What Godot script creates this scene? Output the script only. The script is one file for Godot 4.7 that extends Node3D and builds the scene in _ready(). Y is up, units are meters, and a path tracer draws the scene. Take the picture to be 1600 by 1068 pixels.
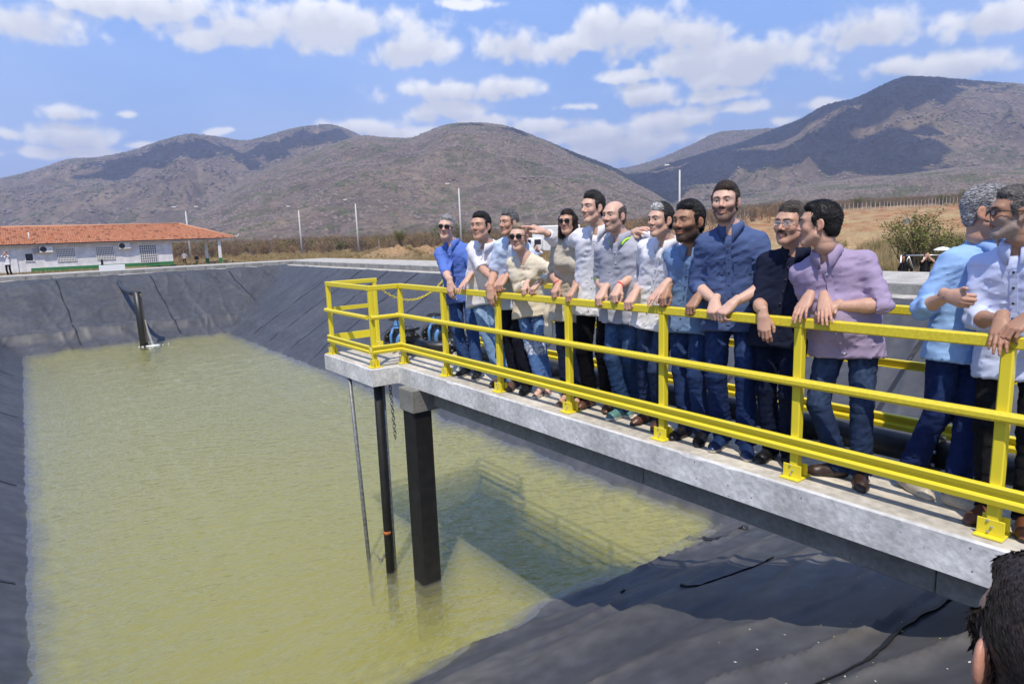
extends Node3D
# A lined storage pond with a concrete walkway, yellow guard rails and a row of people; dry hills behind.
# Axes: -Z runs along the walkway away from the camera, +X to the right, the walkway deck is y = 0. Metres.

const WATER := -2.72
const SLAB_X := 3.58          # edge of the walkway over the pond
const RAIL_X := 3.72
const BACK_X := 4.64
const RIM := 0.2
const CREST := 0.38

var M := {}
var taken := {}
var rng := RandomNumberGenerator.new()
var n_fbm := FastNoiseLite.new()
var n_ridge := FastNoiseLite.new()
var n_fine := FastNoiseLite.new()

# ------------------------------------------------------------------ naming
func numbered(base: String) -> String:
	if not taken.has(base):
		taken[base] = 0
		return base
	taken[base] += 1
	return "%s_%03d" % [base, taken[base]]

func tag(o: Node, label := "", category := "", group := "", kind := "") -> Node:
	if label != "": o.set_meta("label", label)
	if category != "": o.set_meta("category", category)
	if group != "": o.set_meta("group", group)
	if kind != "": o.set_meta("kind", kind)
	return o

func thing(called: String, label: String, category: String, at := Vector3.ZERO, turn := 0.0, group := "") -> Node3D:
	var o := Node3D.new()
	o.name = numbered(called)
	add_child(o)
	o.position = at
	o.rotation.y = turn
	tag(o, label, category, group)
	return o

func put(called: String, mesh: Mesh, material: Material, parent: Node = null) -> MeshInstance3D:
	var o := MeshInstance3D.new()
	o.mesh = mesh
	if material: o.material_override = material
	if parent == null:
		o.name = numbered(called)
		add_child(o)
	else:
		o.name = called
		parent.add_child(o, true)
	return o

func build(called: String, st: SurfaceTool, material: Material, parent: Node = null) -> MeshInstance3D:
	st.generate_normals()
	return put(called, st.commit(), material, parent)

func copy(o: Node3D, label: String) -> Node3D:
	var c: Node3D = o.duplicate()
	var n := String(o.name)
	c.name = numbered(n)
	add_child(c)
	c.set_meta("label", label)
	return c

# ------------------------------------------------------------------ shapes
func mb(smooth := false) -> SurfaceTool:
	var st := SurfaceTool.new()
	st.begin(Mesh.PRIMITIVE_TRIANGLES)
	st.set_smooth_group(0 if smooth else -1)
	return st

func tri(st: SurfaceTool, a: Vector3, b: Vector3, c: Vector3) -> void:
	st.add_vertex(a); st.add_vertex(b); st.add_vertex(c)

func quad(st: SurfaceTool, a: Vector3, b: Vector3, c: Vector3, d: Vector3) -> void:
	tri(st, a, b, c); tri(st, a, c, d)

func box(st: SurfaceTool, c: Vector3, size: Vector3, bevel := 0.0, b := Basis.IDENTITY) -> void:
	var h := size / 2.0
	var e: float = minf(bevel, minf(h.x, minf(h.y, h.z)) * 0.9)
	if e <= 0.0:
		for ax in 3:
			for s in [-1.0, 1.0]:
				var n := Vector3.ZERO; n[ax] = s
				var u := Vector3.ZERO; u[(ax + 1) % 3] = 1.0
				var v := n.cross(u)
				var o := n * h
				quad(st, c + b * (o - u * h - v * h), c + b * (o - u * h + v * h), c + b * (o + u * h + v * h), c + b * (o + u * h - v * h))
		return
	# chamfered along the longest axis' four edges and its ends
	var la := 0
	if size.y > size[la]: la = 1
	if size.z > size[la]: la = 2
	var ua := (la + 1) % 3
	var va := (la + 2) % 3
	var prof := PackedVector2Array([Vector2(-h[ua] + e, -h[va]), Vector2(h[ua] - e, -h[va]), Vector2(h[ua], -h[va] + e), Vector2(h[ua], h[va] - e), Vector2(h[ua] - e, h[va]), Vector2(-h[ua] + e, h[va]), Vector2(-h[ua], h[va] - e), Vector2(-h[ua], -h[va] + e)])
	var rings := []
	for k in 4:
		var t: float = [-h[la], -h[la] + e, h[la] - e, h[la]][k]
		var ring := []
		for p in prof:
			var q := Vector3.ZERO
			var s := 1.0
			q[la] = t
			q[ua] = p.x
			q[va] = p.y
			if k == 0 or k == 3:
				q[ua] = signf(p.x) * maxf(absf(p.x) - e, 0.0)
				q[va] = signf(p.y) * maxf(absf(p.y) - e, 0.0)
			ring.append(c + b * q)
		rings.append(ring)
	skin(st, rings, true, true)

func skin(st: SurfaceTool, rings: Array, closed := true, caps := true) -> void:
	var n: int = rings[0].size()
	for i in rings.size() - 1:
		for k in (n if closed else n - 1):
			var j := (k + 1) % n
			quad(st, rings[i][k], rings[i + 1][k], rings[i + 1][j], rings[i][j])
	if caps:
		for e in 2:
			var r: Array = rings[0] if e == 0 else rings[-1]
			var m := Vector3.ZERO
			for p in r: m += p
			m /= n
			for k in n:
				var j := (k + 1) % n
				if e == 0: tri(st, m, r[k], r[j])
				else: tri(st, m, r[j], r[k])

func sweep(st: SurfaceTool, prof: PackedVector2Array, a: Vector3, b: Vector3, up := Vector3.UP, caps := true) -> void:
	var d := (b - a).normalized()
	if absf(d.dot(up)) > 0.99: up = Vector3.RIGHT
	var s := d.cross(up).normalized()
	var u := s.cross(d)
	var r0 := []
	var r1 := []
	for p in prof:
		r0.append(a + s * p.x + u * p.y)
		r1.append(b + s * p.x + u * p.y)
	skin(st, [r0, r1], true, caps)

func rect_prof(w: float, h: float, e: float) -> PackedVector2Array:
	var x := w / 2.0
	var y := h / 2.0
	return PackedVector2Array([Vector2(-x + e, -y), Vector2(x - e, -y), Vector2(x, -y + e), Vector2(x, y - e), Vector2(x - e, y), Vector2(-x + e, y), Vector2(-x, y - e), Vector2(-x, -y + e)])

func tube(st: SurfaceTool, pts: Array, r: float, n := 10, r_end := -1.0, caps := true) -> void:
	var rings := []
	var up := Vector3.UP
	for i in pts.size():
		var d: Vector3 = (pts[mini(i + 1, pts.size() - 1)] - pts[maxi(i - 1, 0)]).normalized()
		var s := d.cross(up)
		if s.length() < 0.1: s = d.cross(Vector3.RIGHT)
		s = s.normalized()
		var u := s.cross(d).normalized()
		up = u
		var rr: float = r if r_end < 0.0 else lerpf(r, r_end, float(i) / (pts.size() - 1))
		var ring := []
		for k in n:
			var a := TAU * k / n
			ring.append(pts[i] + s * cos(a) * rr + u * sin(a) * rr)
		rings.append(ring)
	skin(st, rings, true, caps)

func lathe(st: SurfaceTool, prof: Array, at: Vector3, axis := Vector3.UP, n := 20) -> void:
	# prof: Vector2(radius, height along axis)
	var s := axis.cross(Vector3.RIGHT if absf(axis.x) < 0.9 else Vector3.UP).normalized()
	var u := s.cross(axis).normalized()
	var rings := []
	for p in prof:
		var ring := []
		for k in n:
			var a := TAU * k / n
			ring.append(at + axis * p.y + s * cos(a) * p.x + u * sin(a) * p.x)
		rings.append(ring)
	skin(st, rings, true, true)

func catenary(a: Vector3, b: Vector3, sag: float, n := 12) -> Array:
	var out := []
	for i in n + 1:
		var t := float(i) / n
		out.append(a.lerp(b, t) - Vector3.UP * sag * 4.0 * t * (1.0 - t))
	return out

func chain(st: SurfaceTool, path: Array, link: float, wire: float) -> void:
	# oval links, every second one turned a quarter
	var pos: Vector3 = path[0]
	var k := 0
	for i in path.size() - 1:
		var a: Vector3 = path[i]
		var b: Vector3 = path[i + 1]
		var d := (b - a).normalized()
		var s := d.cross(Vector3.UP if absf(d.y) < 0.9 else Vector3.RIGHT).normalized()
		var u := s.cross(d)
		var cnt := maxi(1, roundi(a.distance_to(b) / link))
		for j in cnt:
			var c := a.lerp(b, (j + 0.5) / cnt)
			var w := s if k % 2 == 0 else u
			k += 1
			var ring := []
			for m in 9:
				var an := TAU * m / 8.0
				ring.append(c + d * cos(an) * link * 0.68 + w * sin(an) * link * 0.36)
			tube(st, ring, wire, 4)

# ------------------------------------------------------------------ materials
func lin(r: float, g: float, b: float) -> Color:
	return Color(r, g, b).linear_to_srgb()

func mat(c: Color, rough := 0.7, metal := 0.0, spec := 0.5) -> StandardMaterial3D:
	var m := StandardMaterial3D.new()
	m.albedo_color = c
	m.roughness = rough
	m.metallic = metal
	m.metallic_specular = spec
	return m

func vmat(rough := 0.8, spec := 0.5) -> StandardMaterial3D:
	var m := mat(Color.WHITE, rough, 0.0, spec)
	m.vertex_color_use_as_albedo = true
	return m

func noise_tex(freq: float, octaves: int, lo: float, hi: float, type := FastNoiseLite.TYPE_SIMPLEX_SMOOTH, size := 512, sd := 1) -> ImageTexture:
	var n := FastNoiseLite.new()
	n.noise_type = type
	n.frequency = freq
	n.fractal_octaves = octaves
	n.seed = sd
	var im := n.get_seamless_image(size, size)
	im.convert(Image.FORMAT_L8)
	var d := im.get_data()
	for i in d.size():
		d[i] = int(255.0 * lerpf(lo, hi, d[i] / 255.0))
	return ImageTexture.create_from_image(Image.create_from_data(size, size, false, Image.FORMAT_L8, d))

func triplanar(m: StandardMaterial3D, t: Texture2D, scale: float) -> StandardMaterial3D:
	m.albedo_texture = t
	m.uv1_triplanar = true
	m.uv1_world_triplanar = true
	m.uv1_scale = Vector3.ONE * scale
	return m

func bump_tex(freq: float, octaves: int, strength: float, stretch := Vector2.ONE, size := 512, sd := 3, type := FastNoiseLite.TYPE_SIMPLEX_SMOOTH) -> ImageTexture:
	var n := FastNoiseLite.new()
	n.noise_type = type
	n.frequency = freq
	n.fractal_octaves = octaves
	n.seed = sd
	var im := n.get_seamless_image(int(size * stretch.x), int(size * stretch.y))
	im.resize(size, size)
	im.convert(Image.FORMAT_RGBA8)
	im.bump_map_to_normal_map(strength)
	return ImageTexture.create_from_image(im)

func concrete_image(base: Vector3, sd: int, pits: float) -> ImageTexture:
	# mottled cement: broad stains, fine grain, small dark voids, faint drips
	var s := 512
	var n1 := FastNoiseLite.new(); n1.seed = sd; n1.frequency = 0.006; n1.fractal_octaves = 5
	var n2 := FastNoiseLite.new(); n2.seed = sd + 1; n2.frequency = 0.05; n2.fractal_octaves = 3
	var n3 := FastNoiseLite.new(); n3.seed = sd + 2; n3.frequency = 0.045; n3.noise_type = FastNoiseLite.TYPE_CELLULAR
	var a := n1.get_seamless_image(s, s).get_data()
	var b := n2.get_seamless_image(s, s).get_data()
	var c := n3.get_seamless_image(s, s).get_data()
	var out := PackedByteArray(); out.resize(s * s * 3)
	for i in s * s:
		var v := 0.80 + 0.34 * (a[i] / 255.0 - 0.5) * 0.6 + 0.16 * (b[i] / 255.0 - 0.5)
		if c[i] < 34 and b[i] > 120: v *= 1.0 - pits
		for k in 3:
			out[i * 3 + k] = int(clampf(base[k] * v, 0.0, 1.0) * 255.0)
	return ImageTexture.create_from_image(Image.create_from_data(s, s, false, Image.FORMAT_RGB8, out))

func make_materials() -> void:
	M.yellow = mat(lin(0.78, 0.65, 0.035), 0.36)
	M.yellow_worn = triplanar(mat(lin(0.82, 0.68, 0.04), 0.45), noise_tex(0.05, 5, 0.87, 1.0), 1.3)
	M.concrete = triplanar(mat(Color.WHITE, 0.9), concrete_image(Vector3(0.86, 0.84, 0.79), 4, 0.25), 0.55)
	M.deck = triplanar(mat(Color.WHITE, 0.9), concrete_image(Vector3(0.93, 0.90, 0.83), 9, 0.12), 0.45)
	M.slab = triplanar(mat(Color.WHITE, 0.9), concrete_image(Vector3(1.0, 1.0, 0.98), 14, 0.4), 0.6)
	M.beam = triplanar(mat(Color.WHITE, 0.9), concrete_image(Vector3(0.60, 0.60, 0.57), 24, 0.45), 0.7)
	M.kerb = triplanar(mat(Color.WHITE, 0.9), concrete_image(Vector3(0.66, 0.66, 0.64), 33, 0.3), 0.5)
	for m in [M.concrete, M.deck, M.slab, M.beam]:
		m.normal_enabled = true
		m.normal_texture = bump_tex(0.06, 4, 3.0)
		m.normal_scale = 0.22
	M.white = mat(lin(0.78, 0.78, 0.76), 0.7)
	M.white_wall = triplanar(mat(lin(0.90, 0.90, 0.90), 0.85), noise_tex(0.01, 5, 0.84, 1.0), 0.2)
	M.green_paint = mat(lin(0.03, 0.19, 0.06), 0.7)
	M.black = mat(lin(0.012, 0.012, 0.013), 0.45)
	M.black_pipe = triplanar(mat(lin(0.05, 0.05, 0.052), 0.42), noise_tex(0.02, 4, 0.25, 1.0), 1.1)
	M.dark_pile = triplanar(mat(lin(0.014, 0.014, 0.014), 0.7), noise_tex(0.012, 5, 0.3, 1.0, FastNoiseLite.TYPE_SIMPLEX_SMOOTH, 512, 8), 0.8)
	M.galv = triplanar(mat(lin(0.34, 0.36, 0.37), 0.5, 0.4), noise_tex(0.02, 4, 0.55, 1.0), 1.5)
	M.steel = mat(lin(0.55, 0.55, 0.53), 0.35, 0.8)
	M.blue_valve = mat(lin(0.09, 0.25, 0.52), 0.4)
	M.rust = mat(lin(0.45, 0.13, 0.03), 0.8)
	M.pole = mat(lin(0.55, 0.55, 0.53), 0.8)
	M.tile = triplanar(vmat(0.85), noise_tex(0.02, 4, 0.7, 1.0), 0.4)
	M.dark_hole = mat(lin(0.03, 0.03, 0.035), 0.6)
	M.window_shade = mat(lin(0.16, 0.16, 0.17), 0.8)
	M.glass = mat(lin(0.02, 0.03, 0.05), 0.1)
	M.grey_plastic = mat(lin(0.35, 0.36, 0.36), 0.5)
	var liner := vmat(0.55, 0.5)
	triplanar(liner, noise_tex(0.02, 5, 0.72, 1.0, FastNoiseLite.TYPE_SIMPLEX_SMOOTH, 512, 21), 0.35)
	liner.normal_enabled = true
	liner.normal_texture = bump_tex(0.02, 5, 2.0)
	liner.normal_scale = 0.35
	M.liner = liner
	M.seam = mat(lin(0.012, 0.013, 0.016), 0.5)
	M.ground = triplanar(vmat(1.0, 0.2), noise_tex(0.03, 5, 0.6, 1.0), 0.12)
	M.hill = triplanar(vmat(1.0, 0.1), noise_tex(0.02, 5, 0.62, 1.0, FastNoiseLite.TYPE_SIMPLEX_SMOOTH, 512, 5), 0.006)
	M.leaf = vmat(0.8, 0.3)
	M.leaf.backlight_enabled = true
	M.leaf.backlight = Color(0.25, 0.25, 0.2)
	M.twig = vmat(0.95, 0.1)
	M.dust = mat(lin(0.42, 0.40, 0.36), 0.95)
	M.skin = vmat(0.48, 0.4)
	M.skin.subsurf_scatter_enabled = true
	M.skin.subsurf_scatter_strength = 0.08
	M.hair = vmat(0.55, 0.4)
	M.cloth = vmat(0.9, 0.25)
	M.cloth.normal_enabled = true
	M.cloth.uv1_triplanar = true
	M.cloth.uv1_scale = Vector3.ONE * 5.0
	M.cloth.normal_texture = bump_tex(0.012, 4, 5.0, Vector2.ONE, 512, 77)
	M.cloth.normal_scale = 0.10
	M.shoe = vmat(0.4, 0.5)
	M.lens = mat(lin(0.006, 0.006, 0.007), 0.12)
	M.button = mat(lin(0.03, 0.03, 0.05), 0.4)
	M.button_white = mat(lin(0.6, 0.6, 0.62), 0.4)
	M.gold = mat(lin(0.7, 0.5, 0.2), 0.3, 1.0)

# ------------------------------------------------------------------ camera, sky, sun
func make_view() -> void:
	var pitch := 0.1659218
	var roll := 0.0374959
	var yaw := 0.63551
	var f := Vector3(sin(yaw) * cos(pitch), -sin(pitch), -cos(yaw) * cos(pitch))
	var r0 := Vector3(cos(yaw), 0.0, sin(yaw))
	var u0 := r0.cross(f)
	var cam := Camera3D.new()
	cam.name = "camera"
	add_child(cam)
	cam.transform = Transform3D(Basis(r0 * cos(roll) - u0 * sin(roll), u0 * cos(roll) + r0 * sin(roll), -f), Vector3(0.0, 1.58, 0.0))
	cam.fov = rad_to_deg(2.0 * atan(534.0 / 1020.7))
	cam.near = 0.05
	cam.far = 12000.0
	var sun := DirectionalLight3D.new()
	sun.name = "sun"
	add_child(sun)
	sun.light_energy = 1.25
	sun.light_color = Color(1.0, 0.955, 0.89)
	sun.light_angular_distance = 0.5
	sun.shadow_enabled = true
	sun.look_at_from_position(Vector3(-0.36, 0.92, 0.38) * 100.0, Vector3.ZERO)
	var env := Environment.new()
	env.background_mode = Environment.BG_SKY
	env.sky = Sky.new()
	var pan := PanoramaSkyMaterial.new()
	pan.panorama = ImageTexture.create_from_image(sky_image())
	env.sky.sky_material = pan
	env.background_energy_multiplier = 1.0
	env.tonemap_mode = Environment.TONE_MAPPER_LINEAR
	env.tonemap_exposure = 1.3
	env.fog_enabled = true
	env.fog_density = 0.0003
	env.fog_light_color = Color(0.79, 0.83, 0.96)
	env.sdfgi_enabled = true
	env.ssao_enabled = true
	env.ssil_enabled = true
	var we := WorldEnvironment.new()
	we.name = "sky_and_air"
	we.environment = env
	add_child(we)

const SKY_W := 4096
const SKY_H := 2048
var sky_noise := FastNoiseLite.new()
var sky_big := FastNoiseLite.new()
var sky_puff := FastNoiseLite.new()
# heaps of cloud: azimuth, height, half width, half height in degrees
var heaps := [Quaternion(2.28, 14.70, 4.12, 1.72), Quaternion(10.59, 16.62, 6.67, 1.21), Quaternion(17.10, 15.65, 6.79, 1.38), Quaternion(21.92, 16.09, 8.64, 1.96), Quaternion(28.91, 14.85, 4.19, 1.51), Quaternion(13.41, 14.98, 2.26, 0.86), Quaternion(5.80, 16.48, 3.18, 0.78), Quaternion(37.32, 14.55, 3.06, 1.75), Quaternion(33.27, 17.98, 3.13, 0.35), Quaternion(47.77, 14.99, 5.47, 2.01), Quaternion(44.95, 15.43, 3.07, 1.80), Quaternion(51.77, 14.62, 3.86, 1.33), Quaternion(56.14, 12.48, 5.89, 1.79), Quaternion(52.28, 12.75, 3.86, 1.59), Quaternion(64.28, 13.22, 3.22, 1.58), Quaternion(66.05, 10.52, 2.36, 0.85), Quaternion(70.11, 10.04, 3.89, 1.02), Quaternion(72.06, 12.66, 3.19, 1.35), Quaternion(31.33, 11.50, 5.06, 0.97), Quaternion(36.40, 11.61, 3.20, 0.97), Quaternion(31.79, 10.16, 3.20, 0.99), Quaternion(48.26, 10.58, 2.95, 0.96), Quaternion(47.24, 12.10, 2.55, 0.57), Quaternion(42.60, 14.67, 2.60, 1.15), Quaternion(3.74, 9.34, 1.93, 0.68), Quaternion(3.93, 7.87, 2.75, 1.03), Quaternion(1.91, 6.59, 2.25, 0.51), Quaternion(5.33, 6.70, 2.43, 0.53), Quaternion(7.46, 9.42, 0.91, 0.35), Quaternion(0.36, 7.78, 0.92, 0.53), Quaternion(8.45, 7.32, 1.27, 0.36), Quaternion(14.06, 8.52, 0.93, 0.28), Quaternion(24.35, 8.96, 3.65, 0.69), Quaternion(28.49, 8.42, 3.20, 0.60), Quaternion(39.79, 8.74, 3.74, 0.71), Quaternion(44.05, 7.78, 4.72, 1.00), Quaternion(48.25, 6.77, 6.08, 1.31), Quaternion(50.82, 8.35, 3.97, 0.97), Quaternion(55.26, 8.86, 2.85, 0.66), Quaternion(58.37, 7.63, 1.38, 0.47), Quaternion(61.50, 8.57, 1.75, 0.59), Quaternion(44.03, 6.24, 4.22, 0.93), Quaternion(34.95, 9.18, 3.23, 0.70), Quaternion(53.79, 10.04, 2.88, 0.66), Quaternion(42.49, 9.87, 2.12, 0.39), Quaternion(54.73, 11.35, 3.77, 1.15)]

func cloud_at(az: float, el: float) -> float:
	var d := -1.0
	if az > -8.0 and az < 84.0 and el < 19.5:
		for q in heaps:
			var dx: float = (az - q.x) / (q.z * 1.12)
			if absf(dx) > 1.6: continue
			var dy: float = (el - q.y) / (q.w * 1.15)
			if dy < 0.0: dy *= 1.35
			var s := 1.0 - sqrt(dx * dx + dy * dy)
			if s > d: d = s
			
	if az < -4.0 or az > 80.0 or el > 17.0:
		var away: float = clampf(maxf(maxf(-4.0 - az, az - 80.0) / 6.0, (el - 17.0) / 2.5), 0.0, 1.0)
		var t := deg_to_rad(az)
		var e := 1.0 / tan(deg_to_rad(maxf(el, 3.0)))
		var v := sky_big.get_noise_3d(sin(t) * e * 30.0, cos(t) * e * 30.0, 7.0) * 1.5 - 0.30
		d = maxf(d, lerpf(-1.0, v, away))
	return d

func sky_color(az: float, el: float, detail: bool) -> Vector3:
	var up: float = clampf(el / 90.0, 0.0, 1.0)
	var low := pow(1.0 - up, 5.0)
	var c := Vector3(0.155, 0.33, 0.80).lerp(Vector3(0.40, 0.60, 0.93), low * 0.92)
	c = c.lerp(Vector3(0.62, 0.72, 0.90), pow(1.0 - up, 22.0) * 0.55)
	if el <= 0.0: return Vector3(0.24, 0.20, 0.15)
	var t := deg_to_rad(az)
	var e := deg_to_rad(el)
	var p := Vector3(sin(t) * cos(e), sin(e), -cos(t) * cos(e))
	var w := sky_noise.get_noise_3dv(p * 260.0) * 0.55
	var pf := sky_puff.get_noise_3dv(p * 420.0) if detail else 0.0
	var d := cloud_at(az + w * 1.3, el + w * 0.7) + w * 1.15 + pf * 0.42 - 0.12
	# thin high veil
	var veil: float = clampf(sky_big.get_noise_3d(p.x * 130.0, p.y * 420.0, p.z * 130.0) * 0.5 + 0.12, 0.0, 0.35) * clampf(1.0 - el / 40.0, 0.25, 1.0)
	c = c.lerp(Vector3(0.80, 0.84, 0.93), veil * 0.55)
	if d > -0.25:
		var a := smoothstep(-0.20, 0.42, d)
		# lit from above: a heap that goes on above this point shades it
		var over := cloud_at(az + w * 1.3, el + 0.75 + w * 0.7) + w * 0.45
		var shade: float = clampf(over * 1.1 + 0.28 - pf * 0.45, 0.0, 1.0)
		var cc := Vector3(0.93, 0.94, 0.96).lerp(Vector3(0.60, 0.63, 0.71), shade * 0.85)
		c = c.lerp(cc, a * 0.94)
	return c

func sky_rows_of(w: int, h: int, i0: int, i1: int, j0: int, j1: int, detail: bool) -> PackedByteArray:
	# the first column looks along -Z, columns run towards +X
	var out := PackedByteArray()
	out.resize((i1 - i0) * (j1 - j0) * 3)
	var at := 0
	for j in range(j0, j1):
		var el := 90.0 - (j + 0.5) * 180.0 / h
		for i in range(i0, i1):
			var az := fposmod((i + 0.5) / w * 360.0 + 180.0, 360.0) - 180.0
			var c := sky_color(az, el, detail)
			out[at] = int(255.0 * pow(clampf(c.x, 0.0, 1.0), 0.4545))
			out[at + 1] = int(255.0 * pow(clampf(c.y, 0.0, 1.0), 0.4545))
			out[at + 2] = int(255.0 * pow(clampf(c.z, 0.0, 1.0), 0.4545))
			at += 3
	return out

func sky_image() -> Image:
	sky_noise.seed = 11; sky_noise.frequency = 0.05; sky_noise.fractal_octaves = 5; sky_noise.fractal_gain = 0.55
	sky_puff.seed = 12; sky_puff.frequency = 0.07; sky_puff.fractal_octaves = 4
	sky_big.seed = 15; sky_big.frequency = 0.012; sky_big.fractal_octaves = 5
	var sky := Image.create_from_data(1024, 512, false, Image.FORMAT_RGB8, sky_rows_of(1024, 512, 0, 1024, 0, 512, true))
	sky.resize(SKY_W, SKY_H, Image.INTERPOLATE_CUBIC)
	# the part near the horizon that the pond looks at is drawn finer
	var n := int(SKY_W * 84.0 / 360.0)
	var top := int(SKY_H * (90.0 - 21.0) / 180.0)
	for q in [[0, n], [SKY_W - 80, SKY_W]]:
		var fine := Image.create_from_data(q[1] - q[0], SKY_H / 2 - top, false, Image.FORMAT_RGB8, sky_rows_of(SKY_W, SKY_H, q[0], q[1], top, SKY_H / 2, true))
		sky.blit_rect(fine, Rect2i(0, 0, q[1] - q[0], SKY_H / 2 - top), Vector2i(q[0], top))
	return sky

# ------------------------------------------------------------------ the pond
func smax(a: float, b: float, k: float) -> float:
	var h := maxf(k - absf(a - b), 0.0) / k
	return maxf(a, b) + h * h * k * 0.25

func ridge(v: float) -> float:
	return 1.0 - absf(v)

func liner_plane(x: float, z: float) -> Vector4:
	return Vector4(WATER + (-33.7 - z) * 0.61, WATER + (x - 7.65) * 0.63, WATER + (-0.5 - x) * 0.63, WATER + (z + 5.3) * 0.5)

func liner_y(x: float, z: float) -> float:
	var p := liner_plane(x, z)
	var fl := smax(p.x, p.z, 0.25)
	var rn := smax(p.y, p.w, 0.25)
	var y := smax(fl, rn, 0.25)
	var up := y - WATER
	var w := 0.0
	if p.x >= maxf(p.y, maxf(p.z, p.w)):
		# far bank: slack sheet with crossing folds and a bench just over the water
		var a := n_fbm.get_noise_2d(x * 6.0, z * 2.0) * 0.9
		var f := ridge(n_ridge.get_noise_2d((x + a + up * 0.7) * 9.0, up * 5.0 + 40.0))
		var f2 := ridge(n_ridge.get_noise_2d((x - up * 1.3 + a) * 7.0 + 300.0, up * 6.0))
		w = pow(f, 6.0) * 0.06 + pow(f2, 7.0) * 0.05 + a * 0.02
		w += 0.13 * exp(-pow((up - 0.62 - a * 0.10) / 0.10, 2.0)) - 0.10 * exp(-pow((up - 0.38) / 0.16, 2.0))
		w += pow(ridge(n_ridge.get_noise_2d(x * 4.0 + 90.0, up * 26.0)), 7.0) * 0.05
	elif p.y >= maxf(p.z, p.w):
		# right bank: drawn tight, fine ripples down the slope, a fat fold along the water
		var r := ridge(n_ridge.get_noise_2d((z + up * 0.35) * 17.0, up * 2.2))
		w = pow(r, 4.0) * 0.045 + n_fbm.get_noise_2d(z * 7.0, up * 9.0) * 0.035
		var low: float = clampf(1.0 - up / 1.1, 0.0, 1.0)
		var a2 := n_fbm.get_noise_2d(z * 9.0, 5.0)
		w += low * (0.16 * exp(-pow((up - 0.46 - a2 * 0.16) / 0.13, 2.0)) * (0.7 + a2) + n_fbm.get_noise_2d(z * 16.0, x * 16.0) * 0.06)
		w += pow(ridge(n_ridge.get_noise_2d(z * 7.0, (up + z * 0.1) * 10.0)), 8.0) * 0.05 * (1.0 - low)
	elif p.z >= p.w:
		# left bank: folds run down to the water
		var r2 := ridge(n_ridge.get_noise_2d(z * 15.0 + up * 3.0, up * 4.0))
		w = (pow(r2, 4.0) * 0.07 + n_fbm.get_noise_2d(z * 8.0, x * 12.0) * 0.05) * clampf(0.35 + up * 0.8, 0.35, 1.0)
		w += 0.05 * exp(-pow((up - 0.42 - n_fbm.get_noise_1d(z * 9.0) * 0.12) / 0.09, 2.0))
	else:
		# near bank: long soft swells running with the edge, dusty creases
		var a3 := n_fbm.get_noise_2d(x * 5.0, z * 5.0)
		w = n_fbm.get_noise_2d((x * 0.5 + z * 0.35) * 12.0, (z - x * 0.16 + a3 * 0.25) * 26.0) * 0.07
		w += pow(ridge(n_ridge.get_noise_2d((x * 0.30) * 9.0, (z - x * 0.22 + a3 * 0.35) * 15.0)), 5.0) * 0.08
		w += n_fbm.get_noise_2d(x * 40.0, z * 60.0) * 0.008
	return y + w * clampf((RIM + 0.05 - y) / 0.25, 0.0, 1.0)

func dust_at(x: float, z: float) -> float:
	# dried silt: along creases, in blotches, and as a tide line on the far bank
	var p := liner_plane(x, z)
	var up := maxf(maxf(p.x, p.y), maxf(p.z, p.w)) - WATER
	var blot := clampf(n_fbm.get_noise_2d(x * 5.0 + 70.0, z * 8.0) * 1.6, 0.0, 1.0)
	var v := blot * 0.30
	if p.x >= maxf(p.y, maxf(p.z, p.w)):
		v = blot * 0.12 + 0.85 * exp(-pow((up - 0.72 - n_fbm.get_noise_1d(x * 10.0) * 0.14) / 0.055, 2.0)) * clampf(0.5 + n_fbm.get_noise_2d(x * 20.0, 3.0) * 1.4, 0.0, 1.0)
	elif p.w >= maxf(p.y, p.z):
		var a3 := n_fbm.get_noise_2d(x * 5.0, z * 5.0)
		var cr := ridge(n_ridge.get_noise_2d((x * 0.30) * 9.0, (z - x * 0.22 + a3 * 0.35) * 15.0))
		v = pow(cr, 8.0) * clampf(0.6 + blot, 0.0, 1.0) + blot * 0.40 + pow(clampf(n_fbm.get_noise_2d(x * 30.0 + z * 8.0, z * 70.0) + 0.05, 0.0, 1.0), 1.2) * 0.5 * blot
	elif p.z >= p.y:
		v = blot * 0.2 + 0.5 * exp(-pow((up - 0.44 - n_fbm.get_noise_1d(z * 9.0) * 0.12) / 0.03, 2.0))
	else:
		v = blot * 0.15 + 0.35 * exp(-pow((up - 0.62 - n_fbm.get_noise_1d(z * 9.0) * 0.2) / 0.035, 2.0)) * clampf(n_fbm.get_noise_2d(z * 12.0, 9.0) + 0.3, 0.0, 1.0)
	return clampf(v, 0.0, 1.0)

var lz := PackedFloat32Array()
var lx := PackedFloat32Array()
var liner_rows := []

func liner_row(j: int) -> void:
	var pos := PackedVector3Array()
	var col := PackedColorArray()
	var z := lz[j]
	for x in lx:
		pos.append(Vector3(x, liner_y(x, z), z))
		var d := dust_at(x, z)
		var t := 0.9 + n_fine.get_noise_2d(x * 9.0, z * 9.0) * 0.25
		var c := Vector3(0.090, 0.094, 0.104).lerp(Vector3(0.25, 0.232, 0.20), d * 0.55) * t
		# under water the sheet carries a coat of yellow silt
		c = c.lerp(Vector3(0.36, 0.335, 0.052), smoothstep(0.03, -0.22, pos[-1].y - WATER + n_fbm.get_noise_2d(x * 9.0, z * 9.0) * 0.12))
		col.append(Color(c.x, c.y, c.z))
	liner_rows[j] = [pos, col]

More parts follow.
